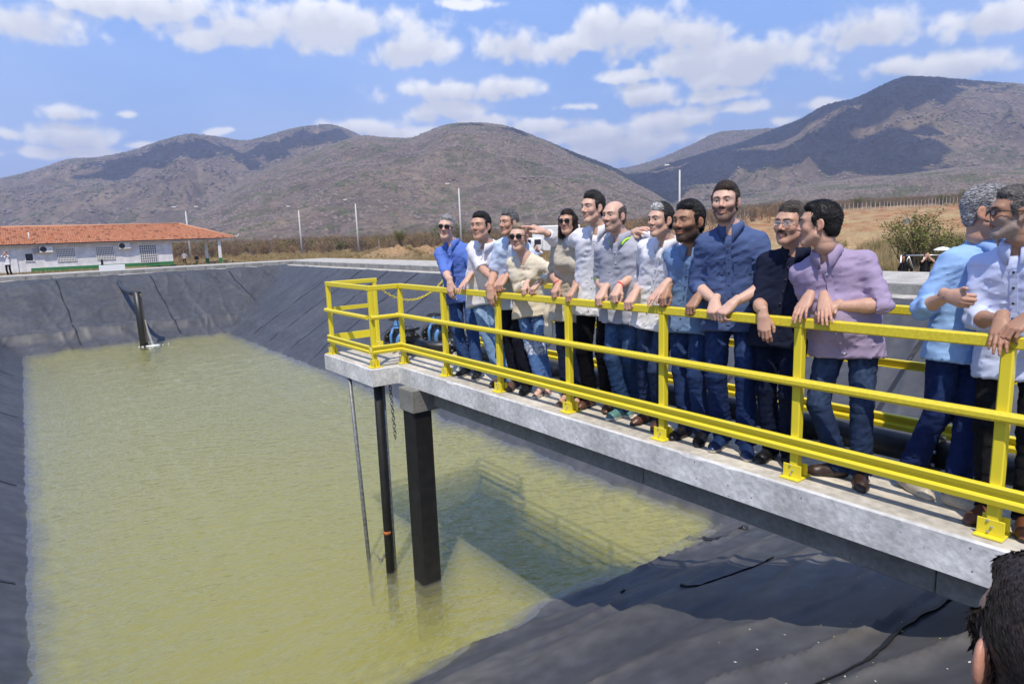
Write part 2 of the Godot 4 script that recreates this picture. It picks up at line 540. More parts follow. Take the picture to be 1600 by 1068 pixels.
func grid_mesh(rows: Array, keep := -1e9) -> ArrayMesh:
	var w: int = rows[0][0].size()
	var pos := PackedVector3Array()
	var col := PackedColorArray()
	for r in rows:
		pos.append_array(r[0])
		col.append_array(r[1])
	var idx := PackedInt32Array()
	for j in rows.size() - 1:
		for i in w - 1:
			var a := j * w + i
			if pos[a].y < keep and pos[a + 1].y < keep and pos[a + w].y < keep and pos[a + w + 1].y < keep: continue
			idx.append_array([a, a + 1, a + w + 1, a, a + w + 1, a + w])
	return smooth_mesh(pos, col, idx)

func smooth_mesh(pos: PackedVector3Array, col: PackedColorArray, idx: PackedInt32Array) -> ArrayMesh:
	var nor := PackedVector3Array()
	nor.resize(pos.size())
	for t in range(0, idx.size(), 3):
		var a := idx[t]
		var b := idx[t + 1]
		var c := idx[t + 2]
		var n := (pos[c] - pos[a]).cross(pos[b] - pos[a])
		nor[a] += n
		nor[b] += n
		nor[c] += n
	for i in nor.size(): nor[i] = nor[i].normalized()
	var arr := []
	arr.resize(Mesh.ARRAY_MAX)
	arr[Mesh.ARRAY_VERTEX] = pos
	arr[Mesh.ARRAY_NORMAL] = nor
	if col.size() == pos.size(): arr[Mesh.ARRAY_COLOR] = col
	arr[Mesh.ARRAY_INDEX] = idx
	var m := ArrayMesh.new()
	m.add_surface_from_arrays(Mesh.PRIMITIVE_TRIANGLES, arr)
	return m

func run_rows(f: Callable, n: int) -> void:
	for j in n: f.call(j)

func surface_strip(st: SurfaceTool, pts: Array, width: float, lift: float) -> void:
	# a narrow lap of sheet lying on the liner along pts (x, z)
	var prev := []
	for i in pts.size():
		var p: Vector2 = pts[i]
		var d: Vector2 = (pts[mini(i + 1, pts.size() - 1)] - pts[maxi(i - 1, 0)]).normalized()
		var s := Vector2(-d.y, d.x) * width / 2.0
		var l := p - s
		var r := p + s
		var ring := [Vector3(l.x, liner_y(l.x, l.y) - 0.01, l.y), Vector3(l.x, liner_y(l.x, l.y) + lift, l.y), Vector3(r.x, liner_y(r.x, r.y) + lift * 0.5, r.y), Vector3(r.x, liner_y(r.x, r.y) - 0.01, r.y)]
		if prev: 
			for k in 3: quad(st, prev[k], ring[k], ring[k + 1], prev[k + 1])
		prev = ring

func make_pond() -> void:
	var z := 0.42
	while z > -38.5:
		lz.append(z)
		z -= lerpf(0.035, 0.13, clampf((-z - 3.0) / 18.0, 0.0, 1.0))
	lz.append(-38.5)
	var x := -5.12
	while x < 12.28:
		lx.append(x)
		x += 0.055
	lx.append(12.28)
	liner_rows.resize(lz.size())
	run_rows(liner_row, lz.size())
	var liner := put("pond_liner", grid_mesh(liner_rows, WATER - 2.6), M.liner)
	tag(liner, "dark grey wrinkled plastic sheet lining the four banks of the pond", "pond liner")
	liner_rows.clear()
	# welded seams: laps of one sheet over the next
	for k in 12:
		var zz := -1.75 - k * 2.6
		if k == 0: zz = -2.2
		var st := mb()
		var pts := []
		for i in 40:
			var t := i / 39.0
			pts.append(Vector2(lerpf(7.9, 12.2, t), zz + (t - 0.5) * 0.10 + sin(t * 5.0 + k) * 0.03))
		surface_strip(st, pts, 0.07, 0.012)
		build("seam", st, M.seam, liner)
	for q in [[Vector2(-0.6, -14.6), Vector2(-4.9, -14.9)], [Vector2(-0.6, -20.8), Vector2(-4.9, -21.0)], [Vector2(-0.6, -10.2), Vector2(-4.9, -10.6)], [Vector2(-0.7, -27.5), Vector2(-4.9, -27.7)], [Vector2(1.6, -33.9), Vector2(1.2, -38.2)], [Vector2(5.6, -33.9), Vector2(5.2, -38.2)], [Vector2(9.6, -35.6), Vector2(9.0, -38.2)]]:
		var st := mb()
		var pts := []
		for i in 40: pts.append(q[0].lerp(q[1], i / 39.0) + Vector2(sin(i * 0.4) * 0.02, sin(i * 0.3) * 0.03))
		surface_strip(st, pts, 0.06, 0.012)
		build("seam", st, M.seam, liner)
	# near bank: the long seam, and two torn flaps lifting their edges
	for q in [[[Vector2(4.36, -1.42), Vector2(3.95, -1.50), Vector2(3.45, -1.50), Vector2(3.1, -1.62), Vector2(2.78, -1.52), Vector2(2.52, -1.30)], 0.035, 0.014], [[Vector2(5.9, -3.55), Vector2(5.45, -3.50), Vector2(5.15, -3.62), Vector2(4.92, -3.60), Vector2(4.78, -3.86)], 0.03, 0.022], [[Vector2(4.93, -4.52), Vector2(4.8, -4.60), Vector2(4.68, -4.55)], 0.03, 0.02], [[Vector2(7.0, -5.75), Vector2(7.12, -5.35), Vector2(7.0, -5.08), Vector2(7.3, -4.75)], 0.045, 0.03]]:
		var cv := Curve2D.new()
		for p in q[0]: cv.add_point(p)
		var pts := []
		var n := 60
		for i in n + 1:
			var p := cv.sample_baked(cv.get_baked_length() * i / n)
			pts.append(p + Vector2(n_fbm.get_noise_2d(p.x * 60.0, p.y * 60.0), n_fbm.get_noise_2d(p.x * 60.0, p.y * 60.0 + 90.0)) * 0.03)
		var st := mb()
		surface_strip(st, pts, q[1], q[2])
		build("seam", st, M.seam, liner)
	# bits of yellow leaf and pale grit lying on the near bank
	var lf := mb()
	for k in 70:
		var p := Vector2(rng.randf_range(1.6, 5.2), rng.randf_range(-2.6, -0.9))
		var y := liner_y(p.x, p.y) + 0.006
		var a := rng.randf() * TAU
		var s := rng.randf_range(0.004, 0.013)
		var d := Vector3(cos(a), 0.1, sin(a)) * s
		var e := Vector3(-sin(a), 0.05, cos(a)) * s * 0.5
		var c := Vector3(p.x, y, p.y)
		lf.set_color(Color(0.6, 0.5, 0.12) if k % 4 == 0 else Color(0.5, 0.48, 0.42))
		quad(lf, c - d, c + e, c + d, c - e)
	tag(build("leaf_litter", lf, M.twig), "tiny yellow leaves and pale grit scattered on the near bank", "litter", "", "stuff")

# ------------------------------------------------------------------ water
var wx := PackedFloat32Array()
var wz := PackedFloat32Array()
var water_rows := []
func water_row(j: int) -> void:
	var pos := PackedVector3Array()
	var col := PackedColorArray()
	var z := wz[j]
	for x in wx:
		var patch := clampf(n_fbm.get_noise_2d(x * 2.2, z * 1.6) + 0.55, 0.1, 1.0)
		var h := (n_ridge.get_noise_2d(x * 13.0, z * 34.0 + x * 6.0) * 0.024 + n_fine.get_noise_2d(x * 30.0 + z * 6.0, z * 70.0) * 0.009) * patch
		h += sin(z * 5.2 + n_fbm.get_noise_2d(x * 4.0, z * 4.0) * 5.0) * 0.002
		pos.append(Vector3(x, WATER + h, z))
		col.append(Color(1, 1, 1))
	water_rows[j] = [pos, col]

func make_water() -> void:
	var z := -4.9
	while z > -34.3:
		wz.append(z)
		z -= lerpf(0.035, 0.10, clampf((-z - 6.0) / 20.0, 0.0, 1.0))
	var x := -0.9
	while x < 8.2:
		wx.append(x)
		x += 0.045
	water_rows.resize(wz.size())
	run_rows(water_row, wz.size())
	var m := mat(Color(0.97, 0.98, 0.90, 0.06), 0.05)
	m.transparency = BaseMaterial3D.TRANSPARENCY_ALPHA
	m.normal_enabled = true
	m.uv1_triplanar = true
	m.uv1_world_triplanar = true
	m.uv1_scale = Vector3(0.28, 0.28, 0.62)
	m.normal_texture = bump_tex(0.011, 3, 16.0, Vector2.ONE, 1024, 51)
	m.normal_scale = 0.7
	var w := put("pond_water", grid_mesh(water_rows), m)
	tag(w, "murky yellow-green water of the pond, rippled by the wind", "water", "", "structure")
	water_rows.clear()
	# silt hanging in the water, thicker and thicker downwards: light gets some way in before it is thrown back
	var depth := [0.04, 0.17, 0.34, 0.55, 0.85, 1.3, 1.9]
	var part := [0.14, 0.17, 0.21, 0.26, 0.35, 0.52, 1.0]
	for k in depth.size():
		var st := mb()
		quad(st, Vector3(-1.8, WATER - depth[k], -4.0), Vector3(-1.8, WATER - depth[k], -35.5), Vector3(9.2, WATER - depth[k], -35.5), Vector3(9.2, WATER - depth[k], -4.0))
		var sm := mat(lin(0.40, 0.375, 0.052), 1.0, 0.0, 0.0)
		if part[k] < 1.0:
			sm.transparency = BaseMaterial3D.TRANSPARENCY_ALPHA
			sm.albedo_color.a = part[k]
		build("silt", st, sm, w)

# ------------------------------------------------------------------ crest of the banks
func make_crest() -> void:
	var rim := mb()
	# flat strip between liner and kerb: far side and right side, left side
	box(rim, Vector3(3.6, RIM - 0.10, -38.72), Vector3(18.4, 0.22, 0.5), 0.02)
	box(rim, Vector3(12.50, RIM - 0.10, -19.0), Vector3(0.5, 0.22, 38.9), 0.02)
	box(rim, Vector3(-5.35, RIM - 0.10, -19.0), Vector3(0.5, 0.22, 38.9), 0.02)
	tag(build("rim_strip", rim, M.concrete), "", "", "", "structure")
	var path := mb()
	box(path, Vector3(4.4, CREST - 0.1, -40.75), Vector3(23.2, 0.2, 3.2), 0.02)
	box(path, Vector3(14.42, CREST - 0.1, -18.45), Vector3(3.16, 0.2, 41.3), 0.02)
	box(path, Vector3(-7.25, CREST - 0.1, -18.45), Vector3(3.1, 0.2, 41.3), 0.02)
	tag(build("crest_path", path, M.concrete), "", "", "", "structure")
	# kerb blocks
	var fk := thing("kerb", "grey block kerb along the far end of the pond", "kerb")
	for k in 19:
		var st := mb()
		box(st, Vector3(-5.45 + k * 1.0, (RIM + CREST) / 2.0 + 0.012 + rng.randf_range(-0.004, 0.004), -39.06 + rng.randf_range(-0.006, 0.006)), Vector3(0.985, CREST - RIM + 0.022, 0.16), 0.012)
		build("block", st, M.kerb, fk)
	var rk := thing("kerb", "grey block kerb along the right side of the pond behind the people", "kerb")
	for k in 40:
		var st := mb()
		box(st, Vector3(12.79 + rng.randf_range(-0.006, 0.006), (RIM + CREST) / 2.0 + 0.012 + rng.randf_range(-0.004, 0.004), 0.9 - k * 1.0), Vector3(0.16, CREST - RIM + 0.022, 0.985), 0.012)
		build("block", st, M.kerb, rk)
	var lk := thing("kerb", "grey block kerb along the left side of the pond", "kerb")
	for k in 40:
		var st := mb()
		box(st, Vector3(-5.64, (RIM + CREST) / 2.0 + 0.012, 0.9 - k * 1.0), Vector3(0.16, CREST - RIM + 0.022, 0.985), 0.012)
		build("block", st, M.kerb, lk)
	# near bank crest that carries the end of the walkway
	var near := mb()
	box(near, Vector3(3.6, -0.05, 1.95), Vector3(17.4, 0.30, 3.0), 0.02)
	tag(build("near_path", near, M.concrete), "", "", "", "structure")

# ------------------------------------------------------------------ walkway
func make_walkway() -> void:
	var w := thing("walkway", "grey concrete walkway with a wider head reaching out over the pond", "walkway")
	# deck outline: long slab and wider head, one extruded outline with a chamfered arris
	var out := [Vector2(SLAB_X, 0.6), Vector2(SLAB_X, -7.27), Vector2(3.24, -7.29), Vector2(3.24, -8.85), Vector2(5.3, -8.85), Vector2(5.3, -7.27), Vector2(4.8, -7.27), Vector2(4.8, 0.6)]
	var st := mb()
	var n := out.size()
	var top := []
	for lev in [[0.0, 0.012], [-0.012, 0.0], [-0.22, 0.0]]:
		var ring := []
		for i in n:
			var p: Vector2 = out[i]
			var a: Vector2 = (p - out[(i + n - 1) % n]).normalized()
			var b: Vector2 = (out[(i + 1) % n] - p).normalized()
			var inn: Vector2 = (Vector2(-a.y, a.x) + Vector2(-b.y, b.x))
			inn = -inn * lev[1]
			ring.append(Vector3(p.x - inn.x, lev[0], p.y - inn.y))
		top.append(ring)
	# long straight faces are cut into short lengths so that the arris can be chipped
	for i in n:
		var j := (i + 1) % n
		var cnt := maxi(1, int(top[0][i].distance_to(top[0][j]) / 0.05))
		for k in cnt:
			var t0 := float(k) / cnt
			var t1 := float(k + 1) / cnt
			var ring := []
			for l in 3:
				var a: Vector3 = top[l][i].lerp(top[l][j], t0)
				var b: Vector3 = top[l][i].lerp(top[l][j], t1)
				if l == 1 and k > 0: a.y -= maxf(0.0, n_fine.get_noise_3d(a.x * 40.0, 0.0, a.z * 40.0) - 0.3) * 0.06
				if l == 1 and k < cnt - 1: b.y -= maxf(0.0, n_fine.get_noise_3d(b.x * 40.0, 0.0, b.z * 40.0) - 0.3) * 0.06
				ring.append([a, b])
			for l in 2: quad(st, ring[l][0], ring[l][1], ring[l + 1][1], ring[l + 1][0])
	build("slab_edge", st, M.slab, w)
	var tp := mb()
	var poly := PackedVector2Array()
	for p in top[0]: poly.append(Vector2(p.x, p.z))
	var ids := Geometry2D.triangulate_polygon(poly)
	for k in range(0, ids.size(), 3):
		for m in 3:
			var p := poly[ids[k + m]]
			tp.add_vertex(Vector3(p.x, 0.0, p.y))
	build("deck", tp, M.deck, w)
	var un := mb()
	for k in range(0, ids.size(), 3):
		for m in 3:
			var p: Vector2 = out[ids[k + m]]
			un.add_vertex(Vector3(p.x, -0.22, p.y))
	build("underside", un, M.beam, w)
	# recessed edge beam in cast lengths, cross beam at the pile
	var zs := [0.6, -1.3, -3.4, -5.5, -6.74]
	for k in 4:
		var bm := mb()
		box(bm, Vector3(3.86, -0.335, (zs[k] + zs[k + 1]) / 2.0), Vector3(0.20, 0.232, zs[k] - zs[k + 1] - 0.006), 0.008)
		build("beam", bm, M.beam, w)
		var bm2 := mb()
		box(bm2, Vector3(4.55, -0.335, (zs[k] + zs[k + 1]) / 2.0), Vector3(0.20, 0.232, zs[k] - zs[k + 1] - 0.006), 0.008)
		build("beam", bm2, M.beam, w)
	var cb := mb()
	box(cb, Vector3(4.1, -0.36, -6.92), Vector3(1.24, 0.28, 0.34), 0.01)
	build("cross_beam", cb, M.beam, w)
	var pl := mb()
	# square pile with rounded arrises, wrapped in black
	sweep(pl, rect_prof(0.27, 0.27, 0.03), Vector3(3.63, -0.50, -6.92), Vector3(3.63, -3.6, -6.92), Vector3.RIGHT)
	build("pile", pl, M.dark_pile, w)

# ------------------------------------------------------------------ guard rails
func toe_prof() -> PackedVector2Array:
	# two outward ridges, like a rolled edge profile
	return PackedVector2Array([Vector2(0.0, 0.052), Vector2(-0.024, 0.052), Vector2(-0.030, 0.044), Vector2(-0.024, 0.022), Vector2(-0.008, 0.014), Vector2(-0.008, -0.002), Vector2(-0.026, -0.008), Vector2(-0.032, -0.018), Vector2(-0.026, -0.046), Vector2(-0.016, -0.052), Vector2(0.0, -0.052)])

func flip(p: PackedVector2Array) -> PackedVector2Array:
	var o := PackedVector2Array()
	for k in range(p.size() - 1, -1, -1): o.append(Vector2(-p[k].x, p[k].y))
	return o

func post(parent: Node3D, at: Vector3, along: Vector3, top := 0.948) -> void:
	var st := mb()
	sweep(st, rect_prof(0.054, 0.054, 0.006), at + Vector3(0, 0.012, 0), at + Vector3(0, top, 0), along)
	var p := build("post", st, M.yellow, parent)
	# foot: plate, two upright angles, bolts
	var acr := along.cross(Vector3.UP)
	var b := Basis(along, Vector3.UP, acr)
	var ft := mb()
	box(ft, at + Vector3(0, 0.007, 0), Vector3(0.125, 0.010, 0.155), 0.002, b)
	for s in [-1.0, 1.0]:
		box(ft, at + acr * s * 0.036 + Vector3(0, 0.052, 0), Vector3(0.118, 0.080, 0.008), 0.002, b)
	var f := build("foot", ft, M.yellow, p)
	var bt := mb()
	for s in [-1.0, 1.0]:
		for q in [[-0.012, 0.085], [0.006, 0.055], [-0.008, 0.028]]:
			lathe(bt, [Vector2(0.007, 0.0), Vector2(0.007, 0.006), Vector2(0.003, 0.010)], at + acr * s * 0.0400 + along * q[0] + Vector3(0, q[1], 0), acr * s, 6)
	build("bolt", bt, M.steel, p).set_meta("kind", "stuff")

func rail_run(parent: Node3D, a: Vector3, b: Vector3, inner: bool, ext_a := 0.0, ext_b := 0.0) -> void:
	var d := (b - a).normalized()
	var s := mb()
	sweep(s, rect_prof(0.054, 0.060, 0.007), a + Vector3(0, 0.978, 0) - d * ext_a, b + Vector3(0, 0.978, 0) + d * ext_b)
	build("top_rail", s, M.yellow_worn, parent)
	var side := d.cross(Vector3.UP)
	var o := side * (0.046 if inner else -0.046)
	var m := mb(false)
	if inner:
		# seen from behind: an open channel
		sweep(m, PackedVector2Array([Vector2(0, 0.028), Vector2(-0.03, 0.028), Vector2(-0.03, 0.021), Vector2(-0.007, 0.021), Vector2(-0.007, -0.021), Vector2(-0.03, -0.021), Vector2(-0.03, -0.028), Vector2(0, -0.028)]), a + Vector3(0, 0.62, 0) - side * 0.030, b + Vector3(0, 0.62, 0) - side * 0.030)
	else:
		var pr := PackedVector2Array()
		for k in 8: pr.append(Vector2(cos(TAU * (k + 0.5) / 8.0), sin(TAU * (k + 0.5) / 8.0)) * 0.028)
		sweep(m, pr, a + Vector3(0, 0.62, 0) + o - d * ext_a, b + Vector3(0, 0.62, 0) + o + d * ext_b)
	build("mid_rail", m, M.yellow_worn, parent)
	var t := mb()
	var off := -side * 0.0275
	sweep(t, toe_prof(), a + Vector3(0, 0.218, 0) + off - d * ext_a, b + Vector3(0, 0.218, 0) + off + d * ext_b)
	build("toe_board", t, M.yellow, parent)

func make_rails() -> void:
	var f := thing("guard_rail", "yellow guard rail in front of the people, running out to the jutting corner", "guard rail")
	var zz := [-7.36, -6.31, -5.26, -4.21, -3.16, -2.10, -1.05, 0.0]
	for q in zz: post(f, Vector3(RAIL_X, 0, q), Vector3(0, 0, 1))
	rail_run(f, Vector3(RAIL_X, 0, 0.6), Vector3(RAIL_X, 0, -7.36), false, 0.0, 0.03)
	post(f, Vector3(3.33, 0, -7.38), Vector3(0, 0, 1))
	rail_run(f, Vector3(RAIL_X, 0, -7.37), Vector3(3.33, 0, -7.38), false, -0.04, 0.033)
	post(f, Vector3(3.33, 0, -8.74), Vector3(0, 0, 1))
	rail_run(f, Vector3(3.33, 0, -7.38), Vector3(3.33, 0, -8.74), false, -0.034, 0.033)
	var e := thing("guard_rail", "short yellow guard rail closing the far end of the walkway head", "guard rail")
	post(e, Vector3(4.02, 0, -8.74), Vector3(1, 0, 0))
	rail_run(e, Vector3(3.37, 0, -8.74), Vector3(4.02, 0, -8.74), true, 0.0, 0.033)
	var b := thing("guard_rail", "yellow guard rail behind the people on the side of the black pipe", "guard rail")
	for q in [-6.9, -5.75, -4.58, -3.4, -2.18, -1.0, 0.2]: post(b, Vector3(BACK_X, 0, q), Vector3(0, 0, 1))
	rail_run(b, Vector3(BACK_X, 0, 0.6), Vector3(BACK_X, 0, -6.9), true)
	post(b, Vector3(5.2, 0, -6.9 - 0.45), Vector3(0, 0, 1))
	rail_run(b, Vector3(BACK_X, 0, -6.9), Vector3(5.2, 0, -7.35), true)
	post(b, Vector3(5.2, 0, -8.74), Vector3(0, 0, 1))
	rail_run(b, Vector3(5.2, 0, -7.35), Vector3(5.2, 0, -8.74), true, 0.0, 0.033)
	var ch := mb(true)
	chain(ch, catenary(Vector3(4.05, 0.90, -8.74), Vector3(5.18, 0.90, -8.74), 0.26, 16), 0.038, 0.0055)
	tag(build("barrier_chain", ch, M.yellow_worn), "yellow chain slung across the gap at the end of the walkway head", "chain")

# ------------------------------------------------------------------ pipework
func flange(st: SurfaceTool, bolts: SurfaceTool, c: Vector3, ax: Vector3, r: float, th := 0.022) -> void:
	lathe(st, [Vector2(r * 0.5, -th), Vector2(r - 0.004, -th), Vector2(r, -th + 0.004), Vector2(r, th - 0.004), Vector2(r - 0.004, th), Vector2(r * 0.5, th)], c, ax, 22)
	var s := ax.cross(Vector3.UP if absf(ax.y) < 0.9 else Vector3.RIGHT).normalized()
	var u := s.cross(ax)
	for k in 8:
		var a := TAU * (k + 0.5) / 8.0
		var p := c + (s * cos(a) + u * sin(a)) * r * 0.82
		lathe(bolts, [Vector2(0.011, -th - 0.016), Vector2(0.011, th + 0.016)], p, ax, 6)

func make_valve(label: String, at: Vector3) -> void:
	# gate valve: blue bonnet and yoke, black body with bolted flanges, black hand wheel
	var o := thing("gate_valve", label, "valve", at, 0.0, "valves on the walkway head")
	var bd := mb(true)
	var bo := mb()
	lathe(bd, [Vector2(0.085, -0.26), Vector2(0.09, -0.05), Vector2(0.105, 0.0), Vector2(0.09, 0.05), Vector2(0.085, 0.26)], Vector3(0, 0.17, 0), Vector3(0, 0, 1), 20)
	lathe(bd, [Vector2(0.10, 0.0), Vector2(0.11, 0.10), Vector2(0.125, 0.16)], Vector3(0.05, 0.17, 0.05), Vector3.UP, 20)
	build("body", bd, M.black_pipe, o)
	var fl := mb()
	flange(fl, bo, Vector3(0, 0.17, 0.27), Vector3(0, 0, 1), 0.145)
	flange(fl, bo, Vector3(0, 0.17, 0.20), Vector3(0, 0, 1), 0.145)
	flange(fl, bo, Vector3(0, 0.17, -0.27), Vector3(0, 0, 1), 0.145)
	flange(fl, bo, Vector3(0.05, 0.34, 0.05), Vector3.UP, 0.175, 0.016)
	build("flange", fl, M.black, o)
	build("bolt", bo, M.steel, o).set_meta("kind", "stuff")
	var bl := mb(true)
	lathe(bl, [Vector2(0.075, 0.0), Vector2(0.07, 0.03), Vector2(0.045, 0.06), Vector2(0.035, 0.10), Vector2(0.03, 0.13)], Vector3(-0.05, 0.33, -0.04), Vector3.UP, 18)
	for s in [-1.0, 1.0]:
		tube(bl, [Vector3(-0.05 + s * 0.06, 0.34, -0.04), Vector3(-0.05 + s * 0.10, 0.26, -0.04), Vector3(-0.05 + s * 0.10, 0.08, -0.04)], 0.022, 8)
	tube(bl, [Vector3(-0.05, 0.33, -0.04), Vector3(-0.02, 0.22, 0.09)], 0.03, 8)
	lathe(bl, [Vector2(0.05, -0.012), Vector2(0.150, -0.012), Vector2(0.150, 0.012), Vector2(0.05, 0.012)], Vector3(0, 0.17, 0.10), Vector3(0, 0, 1), 22)
	build("bonnet", bl, M.blue_valve, o)
	var hw := mb(true)
	var ring := []
	for k in 25: ring.append(Vector3(-0.05 + cos(TAU * k / 24.0) * 0.105, 0.475, -0.04 + sin(TAU * k / 24.0) * 0.105))
	tube(hw, ring, 0.012, 8)
	for k in 4:
		var a := TAU * k / 4.0 + 0.4
		tube(hw, [Vector3(-0.05, 0.465, -0.04), Vector3(-0.05 + cos(a) * 0.1, 0.475, -0.04 + sin(a) * 0.1)], 0.010, 6)
	lathe(hw, [Vector2(0.022, -0.02), Vector2(0.022, 0.03), Vector2(0.012, 0.045)], Vector3(-0.05, 0.465, -0.04), Vector3.UP, 12)
	build("hand_wheel", hw, M.black, o)
	var sp := mb()
	box(sp, Vector3(0, 0.03, 0), Vector3(0.12, 0.06, 0.16), 0.008)
	build("support", sp, M.slab, o)

func make_pipework() -> void:
	make_valve("blue and black gate valve nearer the jutting corner of the walkway head", Vector3(4.05, 0.0, -8.02))
	make_valve("blue and black gate valve next to the back guard rail, further from the corner", Vector3(4.62, 0.0, -7.98))
	var o := thing("pipeline", "black pipe with bolted flanges lying along the back of the walkway", "pipe")
	var st := mb(true)
	tube(st, [Vector3(4.40, 0.125, 0.6), Vector3(4.40, 0.125, -1.55)], 0.085, 20)
	tube(st, [Vector3(4.40, 0.125, -1.63), Vector3(4.40, 0.125, -6.85)], 0.085, 20)
	build("pipe", st, M.black_pipe, o)
	var el := mb(true)
	tube(el, [Vector3(4.40, 0.125, -6.95), Vector3(4.41, 0.13, -7.1), Vector3(4.50, 0.15, -7.25), Vector3(4.60, 0.165, -7.40), Vector3(4.62, 0.17, -7.70)], 0.075, 16)
	tube(el, [Vector3(4.36, 0.15, -7.12), Vector3(4.15, 0.16, -7.30), Vector3(4.06, 0.17, -7.45), Vector3(4.05, 0.17, -7.74)], 0.07, 16)
	build("branch", el, M.black_pipe, o)
	var fl := mb()
	var bo := mb()
	for z in [-1.57, -1.61, -6.88, -6.93]: flange(fl, bo, Vector3(4.40, 0.125, z), Vector3(0, 0, 1), 0.13, 0.016)
	flange(fl, bo, Vector3(4.30, 0.155, -7.17), Vector3(-0.8, 0.0, -0.6).normalized(), 0.115, 0.016)
	flange(fl, bo, Vector3(4.55, 0.16, -7.32), Vector3(0.55, 0.0, -0.83).normalized(), 0.115, 0.016)
	build("flange", fl, M.black, o)
	build("bolt", bo, M.steel, o).set_meta("kind", "stuff")
	for z in [-0.4, -2.4, -4.4, -6.3]:
		var s := mb()
		box(s, Vector3(4.40, 0.022, z), Vector3(0.2, 0.042, 0.12), 0.006)
		build("support", s, M.slab, o)
	# what hangs from the head into the water
	var p1 := mb(true)
	tube(p1, [Vector3(3.28, -0.22, -8.10), Vector3(3.27, -3.4, -7.86)], 0.026, 10)
	tag(build("steel_pole", p1, M.galv), "galvanised steel pole into the water, outermost from the walkway", "pole", "poles under the walkway head")
	var p2 := thing("riser_pipe", "black riser pipe with an orange band under the walkway corner", "pipe")
	var s2 := mb(true)
	tube(s2, [Vector3(3.36, -0.22, -7.42), Vector3(3.34, -3.4, -7.40)], 0.052, 14)
	build("pipe", s2, M.dark_pile, p2)
	var s3 := mb(true)
	tube(s3, [Vector3(3.343, -2.16, -7.408), Vector3(3.343, -2.20, -7.408)], 0.055, 14)
	build("band", s3, M.rust, p2)
	var p3 := mb(true)
	tube(p3, [Vector3(3.45, -0.22, -7.46), Vector3(3.42, -3.4, -7.42)], 0.024, 10)
	tag(build("steel_pole", p3, M.galv), "galvanised steel pole into the water close beside the black riser pipe", "pole", "poles under the walkway head")
	var cb := mb(true)
	tube(cb, [Vector3(3.62, -0.22, -7.02), Vector3(3.60, -1.2, -7.0), Vector3(3.575, -2.0, -6.98), Vector3(3.57, -2.9, -6.97)], 0.012, 8)
	tag(build("cable", cb, M.black), "thin black cable hanging into the water beside the thick pile", "cable")
	var cb2 := mb(true)
	tube(cb2, [Vector3(3.66, -0.22, -7.10), Vector3(3.64, -3.2, -7.04)], 0.022, 8)
	tag(build("conduit", cb2, M.galv), "grey conduit into the water just behind the thick black pile", "pipe")
	var ch := mb(true)
	chain(ch, [Vector3(3.50, -0.22, -7.36), Vector3(3.52, -0.95, -7.35)], 0.05, 0.006)
	chain(ch, [Vector3(3.30, -2.60, -7.75), Vector3(3.32, -2.66, -7.60), Vector3(3.33, -2.45, -7.44)], 0.05, 0.005)
	tag(build("lifting_chain", ch, M.galv), "grey steel lifting chain beside the black riser pipe", "chain")
	# inlet at the far bank: hose over the edge feeding an upright half open chute
	var inl := thing("inlet_pipe", "black hose and upright chute pouring water in at the far bank", "pipe")
	var h := mb(true)
	var cv := Curve3D.new()
	cv.bake_interval = 0.05
	for p in [Vector3(3.75, -0.15, -38.0), Vector3(3.6, -0.25, -35.9), Vector3(3.58, -0.36, -34.3), Vector3(3.7, -0.44, -33.1), Vector3(3.84, -0.46, -32.75)]: cv.add_point(p)
	var pts := []
	for k in 13: pts.append(cv.sample_baked(cv.get_baked_length() * k / 12.0))
	tube(h, pts, 0.10, 12)
	build("hose", h, M.black_pipe, inl)
	var chute := mb(true)
	var rings := []
	for e in [Vector3(3.86, -0.38, -32.70), Vector3(3.84, -2.9, -32.40)]:
		var ring := []
		for k in 13:
			var a := deg_to_rad(lerpf(20.0, 290.0, k / 12.0))
			ring.append(e + Vector3(cos(a), 0, sin(a) * -1.0) * 0.17)
		for k in 13:
			var a := deg_to_rad(lerpf(290.0, 20.0, k / 12.0))
			ring.append(e + Vector3(cos(a), 0, sin(a) * -1.0) * 0.145)
		rings.append(ring)
	skin(chute, rings, true, true)
	build("chute", chute, M.black_pipe, inl)
	var rs := mb(true)
	sweep(rs, rect_prof(0.16, 0.02, 0.003), Vector3(3.95, -0.45, -32.66), Vector3(3.93, -2.6, -32.42), Vector3(0.6, 0, 0.8))
	build("rusty_lining", rs, mat(lin(0.22, 0.15, 0.09), 0.9), inl)
	var jet := mb(true)
	tube(jet, [Vector3(4.0, -1.6, -32.5), Vector3(4.05, -2.1, -32.38), Vector3(4.15, -2.74, -32.25)], 0.025, 8, 0.06)
	var jm := mat(Color(0.9, 0.92, 0.9, 0.22), 0.3)
	jm.transparency = BaseMaterial3D.TRANSPARENCY_ALPHA
	build("falling_water", jet, jm, inl)
	var fo := mb(true)
	for k in 34:
		var r := absf(rng.randfn(0.0, 0.2))
		var a := rng.randf() * TAU
		var c := Vector3(4.15 + cos(a) * r * 1.5, WATER + 0.012, -32.1 + sin(a) * r * 0.7)
		var s := rng.randf_range(0.02, 0.07) * (1.2 - minf(r, 0.9))
		lathe(fo, [Vector2(s * 1.5, -0.01), Vector2(s, s * 0.15), Vector2(s * 0.3, s * 0.25)], c, Vector3.UP, 7)
	build("foam", fo, mat(lin(0.72, 0.73, 0.68), 0.6), inl)

# ------------------------------------------------------------------ ground and hills
func low_ground(x: float, z: float) -> float:
	var r := sqrt(x * x + z * z)
	var az := rad_to_deg(atan2(x, -z))
	var s: float = 0.0012 + 0.030 * smoothstep(36.0, 62.0, az)
	var near_right: float = smoothstep(48.0, 60.0, az) * smoothstep(64.0, 36.0, r)
	return -0.85 - 0.82 * near_right + s * maxf(minf(r, 420.0) - 48.0, 0.0)

